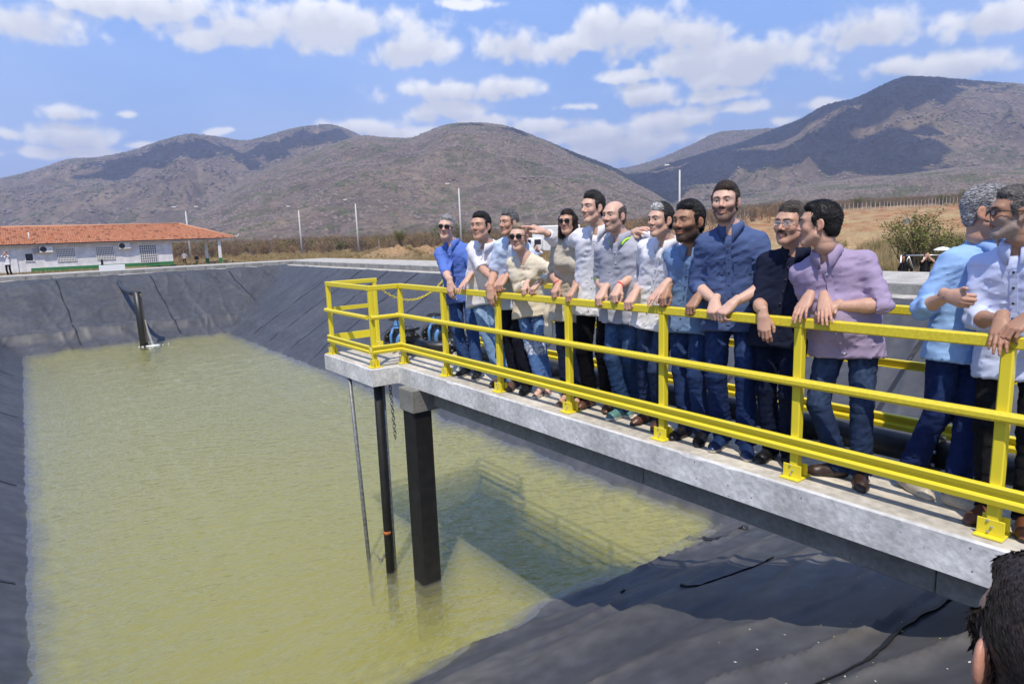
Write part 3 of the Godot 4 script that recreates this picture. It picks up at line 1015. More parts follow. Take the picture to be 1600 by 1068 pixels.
func ground_y(x: float, z: float) -> float:
	var dx := maxf(maxf(-8.85 - x, x - 16.0), 0.0)
	var dz := maxf(maxf(-42.4 - z, z - 3.5), 0.0)
	var d := sqrt(dx * dx + dz * dz)
	var g := low_ground(x, z)
	var bump := n_fbm.get_noise_2d(x * 1.2, z * 1.2) * 0.5 * clampf((d - 6.0) / 30.0, 0.0, 1.0)
	# spoil heap beyond the far right corner
	var hp := Vector2(x - 38.0, z + 68.0)
	var heap := 1.3 * exp(-(hp.x * hp.x / 70.0 + hp.y * hp.y / 40.0)) * (0.8 + n_fbm.get_noise_2d(x * 5.0, z * 5.0))
	return lerpf(CREST - 0.03, g + bump, smoothstep(0.0, 4.5, d)) + heap

func ground_color(x: float, z: float) -> Color:
	var r := sqrt(x * x + z * z)
	var az := rad_to_deg(atan2(x, -z))
	var straw := Vector3(0.40, 0.30, 0.155)
	var soil := Vector3(0.60, 0.385, 0.20)
	var red := Vector3(0.50, 0.22, 0.095)
	var brown := Vector3(0.17, 0.125, 0.075)
	var green := Vector3(0.10, 0.105, 0.035)
	var a := n_fbm.get_noise_2d(x * 1.5, z * 1.5)
	var b := n_fbm.get_noise_2d(x * 5.0 + 200.0, z * 5.0)
	var c := straw.lerp(brown, clampf(b * 1.3 + 0.15, 0.0, 0.8))
	var field: float = smoothstep(42.0, 56.0, az + a * 8.0) * smoothstep(30.0, 42.0, r) * smoothstep(250.0, 190.0, r + a * 60.0)
	var f := soil.lerp(straw * 1.5, clampf(0.45 + a * 1.6, 0.0, 1.0))
	# scraped red banks across the field
	var band := ridge(n_ridge.get_noise_2d(x * 0.8, z * 2.6))
	f = f.lerp(red, clampf((band - 0.72) * 4.0 + b * 0.6, 0.0, 0.85) * smoothstep(60.0, 110.0, r))
	c = c.lerp(f, field)
	c = c.lerp(green, clampf(n_fbm.get_noise_2d(x * 2.6, z * 2.6 + 500.0) * 2.0 - 0.55, 0.0, 0.55) * (1.0 - field))
	if r > 220.0: c = c.lerp(brown * 0.95, smoothstep(220.0, 330.0, r))
	var hp := Vector2(x - 38.0, z + 68.0)
	c = c.lerp(soil, clampf(1.5 * exp(-(hp.x * hp.x / 60.0 + hp.y * hp.y / 36.0)) + b * 0.3, 0.0, 0.9) * exp(-(hp.x * hp.x / 160.0 + hp.y * hp.y / 90.0)))
	c *= 1.0 + n_fine.get_noise_2d(x * 6.0, z * 6.0) * 0.25
	return Color(c.x, c.y, c.z)

var ground_rows := []
const GN := 1300
func ground_row(j: int) -> void:
	# one ring round the pond: j steps outwards
	var pos := PackedVector3Array()
	var col := PackedColorArray()
	for i in GN + 1:
		var f := float(i) / GN
		# most of the rays go where the picture looks
		var az := lerpf(-12.0, 88.0, f / 0.8) if f < 0.8 else lerpf(88.0, 348.0, (f - 0.8) / 0.2)
		var t := deg_to_rad(az)
		var d := Vector2(sin(t), -cos(t))
		# start at the crest, seen from the middle of the pond's near part
		var c := Vector2(3.0, -8.0)
		var k := 1e9
		if d.x > 0.001: k = minf(k, (15.9 - c.x) / d.x)
		if d.x < -0.001: k = minf(k, (-8.75 - c.x) / d.x)
		if d.y > 0.001: k = minf(k, (3.4 - c.y) / d.y)
		if d.y < -0.001: k = minf(k, (-42.3 - c.y) / d.y)
		var e := 0.35 * (pow(1.045, j) - 1.0) / 0.045
		var p := c + d * (k + e)
		var y := CREST - 0.12 if j == 0 else ground_y(p.x, p.y)
		pos.append(Vector3(p.x, y, p.y))
		col.append(ground_color(p.x, p.y))
	ground_rows[j] = [pos, col]

# skylines as azimuth and height in degrees seen from the pond
const LEFT := [ Vector2(-8.44, 2.76), Vector2(-4.49, 3.95), Vector2(-0.45, 4.83), Vector2(2.15, 5.65), Vector2(3.53, 6.21), Vector2(5.29, 6.39), Vector2(6.94, 6.74), Vector2(8.66, 7.33), Vector2(10.66, 8.02), Vector2(11.78, 8.23), Vector2(13.56, 8.09), Vector2(15.62, 7.84), Vector2(17.32, 8.24), Vector2(18.81, 8.69), Vector2(20.81, 9), Vector2(22.32, 9.06), Vector2(23.56, 8.66), Vector2(24.3, 8.31), Vector2(26.31, 7.34), Vector2(30.47, 5.71), Vector2(36.87, 2.86), Vector2(42.3, 0.77)]
const MID := [ Vector2(8.86, 1.62), Vector2(11.17, 2.53), Vector2(16.08, 5.32), Vector2(20.12, 6.79), Vector2(24.3, 8.21), Vector2(26.37, 8.1), Vector2(28.47, 8.02), Vector2(29.55, 8.35), Vector2(31.72, 9.01), Vector2(34.14, 9.1), Vector2(36.55, 8.77), Vector2(39.22, 7.75), Vector2(42.42, 6.32), Vector2(45.61, 4.97), Vector2(48.24, 3.33), Vector2(50.85, 1.48), Vector2(52.91, 0.35)]
const RBACK := [ Vector2(38.01, 3.89), Vector2(41.3, 4.7), Vector2(44.54, 4.87), Vector2(47.2, 5.05), Vector2(49.8, 5.72), Vector2(52.34, 6.66), Vector2(53.83, 7.24), Vector2(56.25, 7.29), Vector2(58.38, 7.25), Vector2(60.44, 7.29), Vector2(66.48, 6.01)]
const RIGHT := [ Vector2(40.18, 3.27), Vector2(44.53, 4.24), Vector2(47.72, 4.71), Vector2(50.32, 5.18), Vector2(53.35, 5.89), Vector2(55.79, 6.4), Vector2(58.38, 7.25), Vector2(59.97, 7.71), Vector2(61.72, 8.55), Vector2(63.86, 8.89), Vector2(65.89, 9.68), Vector2(66.88, 9.89), Vector2(68.25, 9.65), Vector2(70.16, 9.21), Vector2(72.35, 8.68), Vector2(73.74, 8.35), Vector2(77.04, 7.37), Vector2(81.48, 5.76), Vector2(86.61, 3.3)]
const FOOT := [ Vector2(47.7, 1.09), Vector2(51.88, 1.8), Vector2(56.36, 2.24), Vector2(60.13, 2.77), Vector2(63.7, 3.03), Vector2(67.45, 3.13), Vector2(70.54, 3.33), Vector2(74.14, 3.02), Vector2(78.98, 2.28), Vector2(84.5, 1.08)]

func profile(list: Array, az: float) -> float:
	if az <= list[0].x: return list[0].y - (list[0].x - az) * 0.35
	for i in list.size() - 1:
		var a: Vector2 = list[i]
		var b: Vector2 = list[i + 1]
		if az < b.x:
			var t: float = (az - a.x) / (b.x - a.x)
			var m0: float = (b.y - list[maxi(i - 1, 0)].y) / maxf(b.x - list[maxi(i - 1, 0)].x, 0.01) * (b.x - a.x)
			var m1: float = (list[mini(i + 2, list.size() - 1)].y - a.y) / maxf(list[mini(i + 2, list.size() - 1)].x - a.x, 0.01) * (b.x - a.x)
			return cubic_interpolate_in(a.y, b.y, m0, m1, t)
	return list[-1].y - (az - list[-1].x) * 0.35

func cubic_interpolate_in(a: float, b: float, m0: float, m1: float, t: float) -> float:
	var t2 := t * t
	var t3 := t2 * t
	return (2.0 * t3 - 3.0 * t2 + 1.0) * a + (t3 - 2.0 * t2 + t) * m0 + (-2.0 * t3 + 3.0 * t2) * b + (t3 - t2) * m1

# a range of hills: its skyline, distance of the crest, of the foot, how rough, how green
var hill := {}
var hill_rows := []

func hill_point(h: Dictionary, az: float, t: float) -> Vector3:
	var el := profile(h.line, az)
	var rc: float = h.rc + h.bend * sin(deg_to_rad(az * 4.0 + h.sd * 30.0)) * 120.0
	var rb: float = h.rb
	var r := rb + (rc - rb) * t
	var hc := maxf(rc * tan(deg_to_rad(el)) + 1.6 + n_fbm.get_noise_1d(az * 60.0) * rc * 0.0007, -6.0)
	var foot := low_ground(sin(deg_to_rad(az)) * rb, -cos(deg_to_rad(az)) * rb) - 3.0
	var s: float
	if t <= 1.0: s = lerpf(pow(t, 1.55), 1.0 - pow(1.0 - t, 1.7), t * 0.55)
	else: s = 1.0 - pow((t - 1.0) * 1.6, 1.4)
	var th := deg_to_rad(az)
	var x := sin(th) * r
	var z := -cos(th) * r
	var y := lerpf(foot, hc, s)
	# spurs and gullies running down from the crest
	var lat := th * rc
	var g := ridge(n_ridge.get_noise_2d(lat * 0.030 * h.fr + n_fbm.get_noise_2d(x * 0.03, z * 0.03) * 22.0, t * 9.0 + h.sd * 77.0))
	var g2 := ridge(n_ridge.get_noise_2d(x * 0.11 + 900.0, z * 0.11 + t * 4.0))
	var env := sin(PI * clampf(t, 0.0, 1.0))
	y += hc * h.rough * env * ((g - 0.62) * 1.0 + (g2 - 0.6) * 0.30) * (1.0 - 0.6 * t)
	return Vector3(x, y, z)

func hill_color(h: Dictionary, p: Vector3, t: float) -> Color:
	var k := clampf(n_fbm.get_noise_2d(p.x * 0.12 + h.sd * 50.0, p.z * 0.12 + p.y * 0.1) + 0.5, 0.0, 1.0)
	var f := n_fine.get_noise_2d(p.x * 0.9, p.z * 0.9 + p.y * 0.5)
	var c := Vector3(0.160, 0.130, 0.106).lerp(Vector3(0.285, 0.222, 0.152), k)
	c = c.lerp(Vector3(0.085, 0.098, 0.048), clampf(smoothstep(0.70, 1.0, t) * h.green + n_fbm.get_noise_2d(p.x * 0.3 + 31.0, p.z * 0.3) * 1.2 - 0.25, 0.0, 0.75))
	# bare rock and scraped ground
	c = c.lerp(Vector3(0.40, 0.29, 0.20), clampf(n_fbm.get_noise_2d(p.x * 0.22, p.y * 0.6 + p.z * 0.2 + 700.0) * 3.2 - 1.35, 0.0, 0.7))
	c *= 1.0 + f * 0.35
	return Color(c.x, c.y, c.z)

func hill_row(j: int) -> void:
	var pos := PackedVector3Array()
	var col := PackedColorArray()
	var t: float = 1.5 * j / (hill.rows - 1)
	for i in hill.cols:
		var az: float = lerpf(hill.a0, hill.a1, float(i) / (hill.cols - 1))
		var p := hill_point(hill, az, t)
		pos.append(p)
		col.append(hill_color(hill, p, t))
	hill_rows[j] = [pos, col]

func make_hill(called: String, line: Array, a0: float, a1: float, rc: float, rb: float, rough: float, green: float, sd: float, fr := 1.0, bend := 1.0) -> void:
	hill = {"line": line, "a0": a0, "a1": a1, "rc": rc, "rb": rb, "rough": rough, "green": green, "sd": sd, "fr": fr, "bend": bend, "rows": 92, "cols": 430}
	hill_rows.clear()
	hill_rows.resize(hill.rows)
	run_rows(hill_row, hill.rows)
	tag(put(called, grid_mesh(hill_rows), M.hill), "", "", "", "structure")
	# scrub on its slopes: far too many to count
	var cnt: int = int((a1 - a0) * 800.0)
	var mm := MultiMesh.new()
	mm.transform_format = MultiMesh.TRANSFORM_3D
	mm.use_colors = true
	mm.mesh = clump
	mm.instance_count = cnt
	for i in cnt:
		var az := rng.randf_range(a0, a1)
		var t := sqrt(rng.randf()) * 1.02
		var p := hill_point(hill, az, t)
		var s := rng.randf_range(1.0, 3.0) * (rc / 1800.0)
		mm.set_instance_transform(i, Transform3D(Basis(Vector3.UP, rng.randf() * TAU).scaled(Vector3(s, s * rng.randf_range(0.5, 0.9), s)), p + Vector3(0, s * 0.1, 0)))
		var k := rng.randf()
		var g: bool = n_fbm.get_noise_2d(p.x * 0.3 + 31.0, p.z * 0.3) > 0.18 or rng.randf() < 0.06 + 0.5 * smoothstep(0.75, 1.0, t) * green
		var c := Color(0.150, 0.126, 0.115).lerp(Color(0.24, 0.195, 0.16), k)
		if g: c = Color(0.090, 0.100, 0.055).lerp(Color(0.14, 0.145, 0.08), k)
		mm.set_instance_color(i, c)
	var o := MultiMeshInstance3D.new()
	o.multimesh = mm
	o.material_override = M.twig
	o.name = numbered("hillside_scrub")
	add_child(o)
	tag(o, "dry leafless scrub covering the slopes of the " + {"left_mountain": "long range on the left", "middle_hill": "rounded middle hill", "right_mountain": "tall mountain on the right", "far_ridge": "farthest ridge in the gap", "right_foothill": "low foothill before the right mountain"}[called], "scrub", "", "stuff")

var clump: ArrayMesh

func make_clump() -> void:
	var st := mb(true)
	var r := RandomNumberGenerator.new()
	r.seed = 5
	var top := Vector3(0, 0.9, 0)
	var ring := []
	var ring2 := []
	for k in 6:
		var a := TAU * k / 6.0
		ring.append(Vector3(cos(a) * r.randf_range(0.8, 1.1), -0.3, sin(a) * r.randf_range(0.8, 1.1)))
		ring2.append(Vector3(cos(a) * r.randf_range(0.6, 0.95), r.randf_range(0.35, 0.7), sin(a) * r.randf_range(0.6, 0.95)))
	for k in 6:
		var j := (k + 1) % 6
		quad(st, ring[k], ring2[k], ring2[j], ring[j])
		tri(st, ring2[k], top, ring2[j])
	st.generate_normals()
	clump = st.commit()

func bush_mesh(sd: int, twigs: int, leaves: int, leaf: Color, tall: float, spread: float, bark: Color, leaf_size := 0.05) -> ArrayMesh:
	# stems that fork twice, and small leaf blades near their ends
	var r := RandomNumberGenerator.new()
	r.seed = sd
	var st := mb()
	var ends := []
	for k in twigs:
		var a := r.randf() * TAU
		var lean := r.randf() * spread
		var b0 := Vector3(cos(a) * r.randf() * 0.12, 0.0, sin(a) * r.randf() * 0.12)
		var d := Vector3(cos(a) * lean, 1.0, sin(a) * lean).normalized()
		var l := tall * r.randf_range(0.45, 0.8)
		var p1 := b0 + d * l * 0.55 + Vector3(r.randfn() * 0.04, 0, r.randfn() * 0.04) * tall
		st.set_color(bark * r.randf_range(0.7, 1.2))
		blade(st, b0, p1, 0.013 * tall, 0.008 * tall)
		for m in 3:
			var d2 := (d + Vector3(r.randfn() * 0.5, r.randf() * 0.5, r.randfn() * 0.5)).normalized()
			var p2 := p1 + d2 * l * r.randf_range(0.3, 0.6)
			blade(st, p1, p2, 0.007 * tall, 0.004 * tall)
			ends.append([p1, p2])
			for q in 2:
				var d3 := (d2 + Vector3(r.randfn() * 0.7, r.randf() * 0.4, r.randfn() * 0.7)).normalized()
				var p3 := p2 + d3 * l * r.randf_range(0.12, 0.3)
				blade(st, p2, p3, 0.004 * tall, 0.001)
				ends.append([p2, p3])
	for k in leaves:
		var e: Array = ends[r.randi() % ends.size()]
		var c: Vector3 = e[0].lerp(e[1], r.randf_range(0.2, 1.1)) + Vector3(r.randfn(), r.randfn(), r.randfn()) * 0.03 * tall
		var u := Vector3(r.randfn(), r.randfn() * 0.6, r.randfn()).normalized()
		var v := u.cross(Vector3(r.randfn(), r.randfn(), r.randfn())).normalized()
		var s := leaf_size * r.randf_range(0.6, 1.4)
		st.set_color(leaf * r.randf_range(0.6, 1.35))
		quad(st, c - u * s, c + v * s * 0.5, c + u * s, c - v * s * 0.5)
	st.generate_normals()
	return st.commit()

func blade(st: SurfaceTool, a: Vector3, b: Vector3, w0: float, w1: float) -> void:
	# a thin three-sided stem
	var d := (b - a).normalized()
	var s := d.cross(Vector3.RIGHT if absf(d.x) < 0.8 else Vector3.UP).normalized()
	var u := d.cross(s)
	for k in 3:
		var x0 := s * cos(TAU * k / 3.0) + u * sin(TAU * k / 3.0)
		var x1 := s * cos(TAU * (k + 1) / 3.0) + u * sin(TAU * (k + 1) / 3.0)
		quad(st, a + x0 * w0, b + x0 * w1, b + x1 * w1, a + x1 * w0)

func scatter(called: String, label: String, mesh: Mesh, cnt: int, a0: float, a1: float, r0: float, r1: float, s0: float, s1: float, tints: Array, keep: float, power := 1.0) -> void:
	var list := []
	var tries := 0
	while list.size() < cnt and tries < cnt * 8:
		tries += 1
		var t := deg_to_rad(rng.randf_range(a0, a1))
		var r := lerpf(r0, r1, pow(rng.randf(), power))
		var x := sin(t) * r
		var z := -cos(t) * r
		if x > -9.2 and x < 16.4 and z > -42.8 and z < 4.0: continue
		if x > -9.0 and x < 24.0 and z > -99.0 and z < -83.0: continue
		if n_fbm.get_noise_2d(x * 2.2 + 900.0, z * 2.2) < keep: continue
		list.append(Vector3(x, ground_y(x, z) - 0.03, z))
	var mm := MultiMesh.new()
	mm.transform_format = MultiMesh.TRANSFORM_3D
	mm.use_colors = true
	mm.mesh = mesh
	mm.instance_count = list.size()
	for i in list.size():
		var s := rng.randf_range(s0, s1)
		mm.set_instance_transform(i, Transform3D(Basis(Vector3.UP, rng.randf() * TAU).scaled(Vector3(s, s * rng.randf_range(0.8, 1.15), s)), list[i]))
		var c: Color = tints[rng.randi() % tints.size()]
		mm.set_instance_color(i, c * rng.randf_range(0.75, 1.25))
	var o := MultiMeshInstance3D.new()
	o.multimesh = mm
	o.material_override = M.leaf
	o.name = numbered(called)
	add_child(o)
	tag(o, label, called.replace("_", " "), "", "stuff")

func make_land() -> void:
	var n := 190
	ground_rows.resize(n)
	run_rows(ground_row, n)
	tag(put("ground", grid_mesh(ground_rows), M.ground), "", "", "", "structure")
	ground_rows.clear()
	make_clump()
	make_hill("far_ridge", RBACK, 36.0, 68.0, 2500.0, 1500.0, 0.14, 0.5, 4.0, 0.7)
	make_hill("left_mountain", LEFT, -14.0, 43.0, 2300.0, 820.0, 0.40, 0.9, 1.0, 0.8)
	make_hill("right_mountain", RIGHT, 39.0, 90.0, 2100.0, 800.0, 0.38, 0.9, 3.0, 0.8)
	make_hill("middle_hill", MID, 7.0, 54.0, 1350.0, 430.0, 0.29, 0.3, 2.0, 1.0, 0.6)
	make_hill("right_foothill", FOOT, 46.0, 88.0, 1050.0, 480.0, 0.28, 0.25, 6.0, 1.3, 0.5)
	# clouds over the range, higher than the picture reaches: their shadows lie on the slopes
	cloud("broad white cloud high over the long range on the left", 15.0, 1750.0, 300.0, Vector3(330.0, 60.0, 200.0), 4)
	cloud("white cloud high over the crest of the right mountain", 64.0, 1700.0, 420.0, Vector3(560.0, 80.0, 260.0), 5)
	cloud("long white cloud high over the gap between the hills", 52.0, 1250.0, 200.0, Vector3(300.0, 60.0, 420.0), 6)
	var dry := bush_mesh(3, 16, 70, Color(0.85, 0.72, 0.5), 1.0, 0.8, Color(0.95, 0.82, 0.68), 0.05)
	var dry2 := bush_mesh(4, 12, 30, Color(0.8, 0.6, 0.4), 1.2, 0.6, Color(1.0, 0.86, 0.72), 0.05)
	var leafy := bush_mesh(5, 16, 420, Color(0.95, 1.0, 0.8), 1.0, 0.9, Color(0.9, 0.8, 0.7), 0.06)
	var browns := [Color(0.25, 0.205, 0.16), Color(0.29, 0.235, 0.175), Color(0.20, 0.165, 0.14), Color(0.31, 0.24, 0.15)]
	scatter("dry_scrub", "leafless brown thorn scrub filling the plain behind the pond and the house", dry, 8000, -4.0, 52.0, 100.0, 430.0, 1.1, 2.8, browns, -0.05, 0.7)
	scatter("dry_scrub", "taller grey-brown leafless trees mixed into the scrub at the foot of the hills", dry2, 3600, -4.0, 60.0, 118.0, 480.0, 1.6, 3.4, browns, 0.0, 0.7)
	scatter("dry_scrub", "low brown scrub beyond the fence on the right", dry, 5500, 48.0, 80.0, 235.0, 520.0, 1.2, 2.6, browns, -0.5, 0.8)
	scatter("green_scrub", "olive and yellow-green bushes scattered through the scrub", leafy, 2000, -4.0, 50.0, 125.0, 480.0, 1.2, 3.0, [Color(0.20, 0.19, 0.08), Color(0.15, 0.16, 0.06), Color(0.27, 0.22, 0.09)], 0.02, 0.8)
	scatter("green_scrub", "belt of green bushes along the foot of the right foothill", leafy, 1100, 50.0, 80.0, 240.0, 420.0, 0.9, 1.9, [Color(0.16, 0.17, 0.06), Color(0.13, 0.14, 0.05), Color(0.20, 0.18, 0.08)], -0.05, 0.7)
	var tuft := grass_tuft()
	scatter("dry_grass", "straw-coloured dry grass around the pond and the house", tuft, 16000, -5.0, 44.0, 44.0, 130.0, 0.25, 0.6, [Color(0.44, 0.33, 0.16), Color(0.36, 0.27, 0.13), Color(0.30, 0.24, 0.10), Color(0.50, 0.37, 0.18)], -0.15, 0.8)
	scatter("dry_grass", "tall rough dry grass on the bank beyond the right crest path", tuft, 4200, 60.0, 80.0, 36.0, 60.0, 0.4, 1.0, [Color(0.50, 0.38, 0.20), Color(0.42, 0.32, 0.16), Color(0.27, 0.24, 0.09), Color(0.46, 0.35, 0.18)], -0.25, 1.0)

func cloud(label: String, az: float, r: float, ground: float, size: Vector3, sd: int) -> void:
	# placed so that its shade falls on the ground at that azimuth and distance
	var t := deg_to_rad(az)
	var rise := 1150.0 - ground
	var at := Vector3(sin(t) * r, 1150.0, -cos(t) * r) + Vector3(-0.36, 0.0, 0.30) / 0.92 * rise
	var f := Field.new()
	f.cell = 17.0
	var q := RandomNumberGenerator.new()
	q.seed = sd
	for k in 16:
		var p := Vector3(q.randf_range(-1, 1), 0, q.randf_range(-1, 1))
		if p.length() > 1.0: p = p.normalized() * q.randf()
		var h := 1.0 - p.length() * 0.6
		f.ball(Vector3(p.x * size.x, size.y * h * 0.4, p.z * size.z), Vector3(size.x * 0.34, size.y * (0.7 + h), size.z * 0.34) * q.randf_range(0.7, 1.1), 40.0)
	for k in 46:
		var an := q.randf() * TAU
		var e := q.randf_range(0.85, 1.28)
		var p := Vector3(cos(an) * e * size.x, q.randf_range(-4.0, 18.0), sin(an) * e * size.z)
		f.ball(p, Vector3(1.0, 0.5, 1.0) * size.x * q.randf_range(0.03, 0.11), 12.0)
	f.cut(Vector3(0, -12.0, 0), Vector3(0, -1, 0), 20.0)
	f.wr = n_fbm.duplicate()
	f.wf = Vector3(0.11, 0.14, 0.11)
	f.wa = 26.0
	f.paint = func(p: Vector3, n: Vector3) -> Color: return Color(0.85, 0.86, 0.88)
	f.run()
	var o := put("cloud", f.mesh(), vmat(1.0, 0.0))
	o.position = at
	tag(o, label, "cloud", "clouds over the hills")

func grass_tuft() -> ArrayMesh:
	var st := mb()
	var r := RandomNumberGenerator.new()
	r.seed = 9
	for k in 34:
		var a := r.randf() * TAU
		var b0 := Vector3(cos(a), 0, sin(a)) * r.randf() * 0.35
		var tip := b0 + Vector3(cos(a) * r.randf() * 0.5, r.randf_range(0.4, 1.0), sin(a) * r.randf() * 0.5)
		var s := Vector3(-sin(a), 0, cos(a)) * 0.022
		st.set_color(Color.WHITE * r.randf_range(0.75, 1.15))
		tri(st, b0 - s, tip, b0 + s)
	st.generate_normals()
	return st.commit()

# ------------------------------------------------------------------ house and street furniture
func house() -> void:
	var gy := -0.72
	var o := thing("house", "long low white house with orange tiled roof and a porch at its end", "house")
	var zf := -87.0
	var zb := -96.2
	var wl := mb()
	box(wl, Vector3(4.4, gy + 1.55, (zf + zb) / 2.0), Vector3(20.2, 3.1, zf - zb), 0.03)
	build("wall", wl, M.white_wall, o)
	var pil := mb()
	box(pil, Vector3(-0.62, gy + 1.4, zf + 0.05), Vector3(0.5, 2.8, 0.1), 0.01)
	build("pilaster", pil, M.white_wall, o)
	var gr := mb()
	box(gr, Vector3(7.6, gy + 0.2, zf + 0.014), Vector3(13.8, 0.46, 0.03), 0.004)
	build("green_base", gr, M.green_paint, o)
	for x in [18.5, 19.75]:
		for z in ([zf + 0.15] if x > 19.0 else [zf - 1.2]):
			var c := mb()
			sweep(c, rect_prof(0.34, 0.34, 0.02), Vector3(x, gy + 0.55, z), Vector3(x, gy + 2.95, z))
			var cc := build("column", c, M.white_wall, o)
			var cg := mb()
			sweep(cg, rect_prof(0.36, 0.36, 0.02), Vector3(x, gy - 0.1, z), Vector3(x, gy + 0.55, z))
			build("green_base", cg, M.green_paint, cc)
	var bm := mb()
	box(bm, Vector3(17.3, gy + 2.92, zf - 0.1), Vector3(5.6, 0.22, 0.3), 0.01)
	build("porch_beam", bm, M.white_wall, o)
	# roof: hipped, of barrel tiles
	var ry := 4.15
	var ey := 2.22
	var e := [Vector3(-6.7, ey, -86.3), Vector3(21.7, ey, -86.3), Vector3(21.7, ey, -96.9), Vector3(-6.7, ey, -96.9)]
	var r0 := Vector3(-1.4, ry, -91.6)
	var r1 := Vector3(16.4, ry, -91.6)
	var tl := mb()
	tiled(tl, e[0], e[1], r0, r1)
	tiled(tl, e[1], e[2], r1, r1)
	tiled(tl, e[2], e[3], r1, r0)
	tiled(tl, e[3], e[0], r0, r0)
	var roof := build("roof_tiles", tl, M.tile, o)
	roof.set_meta("kind", "stuff")
	var cap := mb(true)
	for q in [[r0, r1], [e[0], r0], [e[1], r1], [e[2], r1], [e[3], r0]]:
		tube(cap, [q[0] + Vector3(0, 0.05, 0), q[1] + Vector3(0, 0.05, 0)], 0.13, 8)
	build("ridge_cap", cap, mat(lin(0.52, 0.27, 0.16), 0.9), roof)
	var tip := mb(true)
	tube(tip, [e[1] + Vector3(-0.5, 0.12, -0.5), e[1] + Vector3(0.1, 0.12, 0.1), e[1] + Vector3(0.28, 0.42, 0.28)], 0.09, 8, 0.04)
	build("corner_tip", tip, M.white, roof)
	var und := mb()
	box(und, Vector3(7.5, ey - 0.10, -91.6), Vector3(28.0, 0.06, 10.3), 0.0)
	build("ceiling", und, M.white, o)
	var pp := mb(true)
	tube(pp, [Vector3(0.95, 2.6, -87.3), Vector3(0.95, 3.5, -87.3)], 0.05, 8)
	build("vent_pipe", pp, M.white, roof)
	# barred openings: dark recess, white lattice in front
	for q in [[3.27, 0.3, 4.68, 1.66, 12, 6], [6.96, 0.3, 8.35, 1.68, 11, 6], [11.22, -0.28, 12.67, 1.72, 8, 7]]:
		var hl := mb()
		box(hl, Vector3((q[0] + q[2]) / 2.0 , (q[1] + q[3]) / 2.0, zf + 0.008), Vector3(q[2] - q[0] + 0.3, q[3] - q[1], 0.012), 0.0)
		var win := build("window", hl, M.window_shade, o)
		var br := mb()
		for k in int(q[4]) + 1:
			var x: float = lerpf(q[0] - 0.15, q[2] + 0.15, k / float(q[4]))
			box(br, Vector3(x, (q[1] + q[3]) / 2.0, zf + 0.05), Vector3(0.06, q[3] - q[1], 0.07), 0.0)
		for k in int(q[5]) + 1:
			var y: float = lerpf(q[1], q[3], k / float(q[5]))
			box(br, Vector3((q[0] + q[2]) / 2.0, y, zf + 0.052), Vector3(q[2] - q[0] + 0.36, 0.06, 0.075), 0.0)
		build("lattice", br, M.white, win)
	var sw := mb()
	box(sw, Vector3(0.69, 0.88, zf + 0.012), Vector3(0.66, 0.76, 0.02), 0.0)
	var swn := build("window", sw, M.glass, o)
	var fr := mb()
	for s in [-1.0, 1.0]:
		box(fr, Vector3(0.69 + s * 0.35, 0.88, zf + 0.04), Vector3(0.06, 0.88, 0.08), 0.0)
		box(fr, Vector3(0.69, 0.88 + s * 0.41, zf + 0.042), Vector3(0.86, 0.07, 0.084), 0.0)
	build("frame", fr, M.white, swn)
	var air := Vector3(2.11, 1.66, zf + 0.22)
	for k in 2:
		var u := thing("air_conditioner", ["white air conditioner under the eave left of the barred windows", "white air conditioner under the eave between the middle and right barred windows"][k], "air conditioner", air if k == 0 else Vector3(9.45, 1.72, zf + 0.22), 0.0, "air conditioners on the house")
		var bx := mb()
		box(bx, Vector3(0.15, 0.0, 0.0), Vector3(1.2, 0.72, 0.36), 0.03)
		build("casing", bx, M.white, u)
		var fan := mb()
		lathe(fan, [Vector2(0.30, 0.18), Vector2(0.29, 0.195), Vector2(0.06, 0.20)], Vector3(-0.1, 0, 0), Vector3(0, 0, 1), 20)
		build("fan_grille", fan, M.dark_hole, u)
	var ub := mb()
	box(ub, Vector3(1.33, 1.54, zf + 0.14), Vector3(0.5, 0.46, 0.26), 0.02)
	tag(build("meter_box", ub, M.grey_plastic), "small grey box on the house wall beside the left air conditioner", "box")

func tiled(st: SurfaceTool, a: Vector3, b: Vector3, d: Vector3, c: Vector3) -> void:
	# eave a-b, ridge d(over a)-c(over b); wavy courses stepped like lapped tiles. c and d may be one point.
	var along := (b - a).normalized()
	var w := a.distance_to(b)
	var mid_e := a
	var up := (d - a) - along * (d - a).dot(along)
	var len := up.length()
	var n := up.normalized().cross(along).normalized()
	if n.y < 0.0: n = -n
	var courses := int(len / 0.42)
	var xa := (d - a).dot(along)
	var xb := w - (c - a).dot(along)
	for k in courses:
		var v0 := float(k) / courses
		var v1 := float(k + 1) / courses
		var steps := int(w / 0.055)
		for i in steps:
			var x0 := w * i / steps
			var x1 := w * (i + 1) / steps
			var vm := (v0 + v1) / 2.0
			if x0 < xa * vm or x1 > w - xb * vm: continue
			var h0 := 0.055 * absf(sin(PI * x0 / 0.22))
			var h1 := 0.055 * absf(sin(PI * x1 / 0.22))
			var tile := int(x0 / 0.22)
			var hsh := fposmod(sin(tile * 12.9898 + k * 78.233) * 43758.5453, 1.0)
			var cc := Color(0.54, 0.20, 0.085).lerp(Color(0.68, 0.31, 0.16), hsh)
			if hsh > 0.93: cc = Color(0.30, 0.11, 0.06)
			st.set_color(cc)
			var p0 := a + along * x0 + up * v0 + n * (h0 + 0.035)
			var p1 := a + along * x1 + up * v0 + n * (h1 + 0.035)
			var p2 := a + along * x1 + up * (v1 + 0.01) + n * h1
			var p3 := a + along * x0 + up * (v1 + 0.01) + n * h0
			quad(st, p0, p3, p2, p1)
			quad(st, p0 - n * 0.03, p0, p1, p1 - n * 0.03)

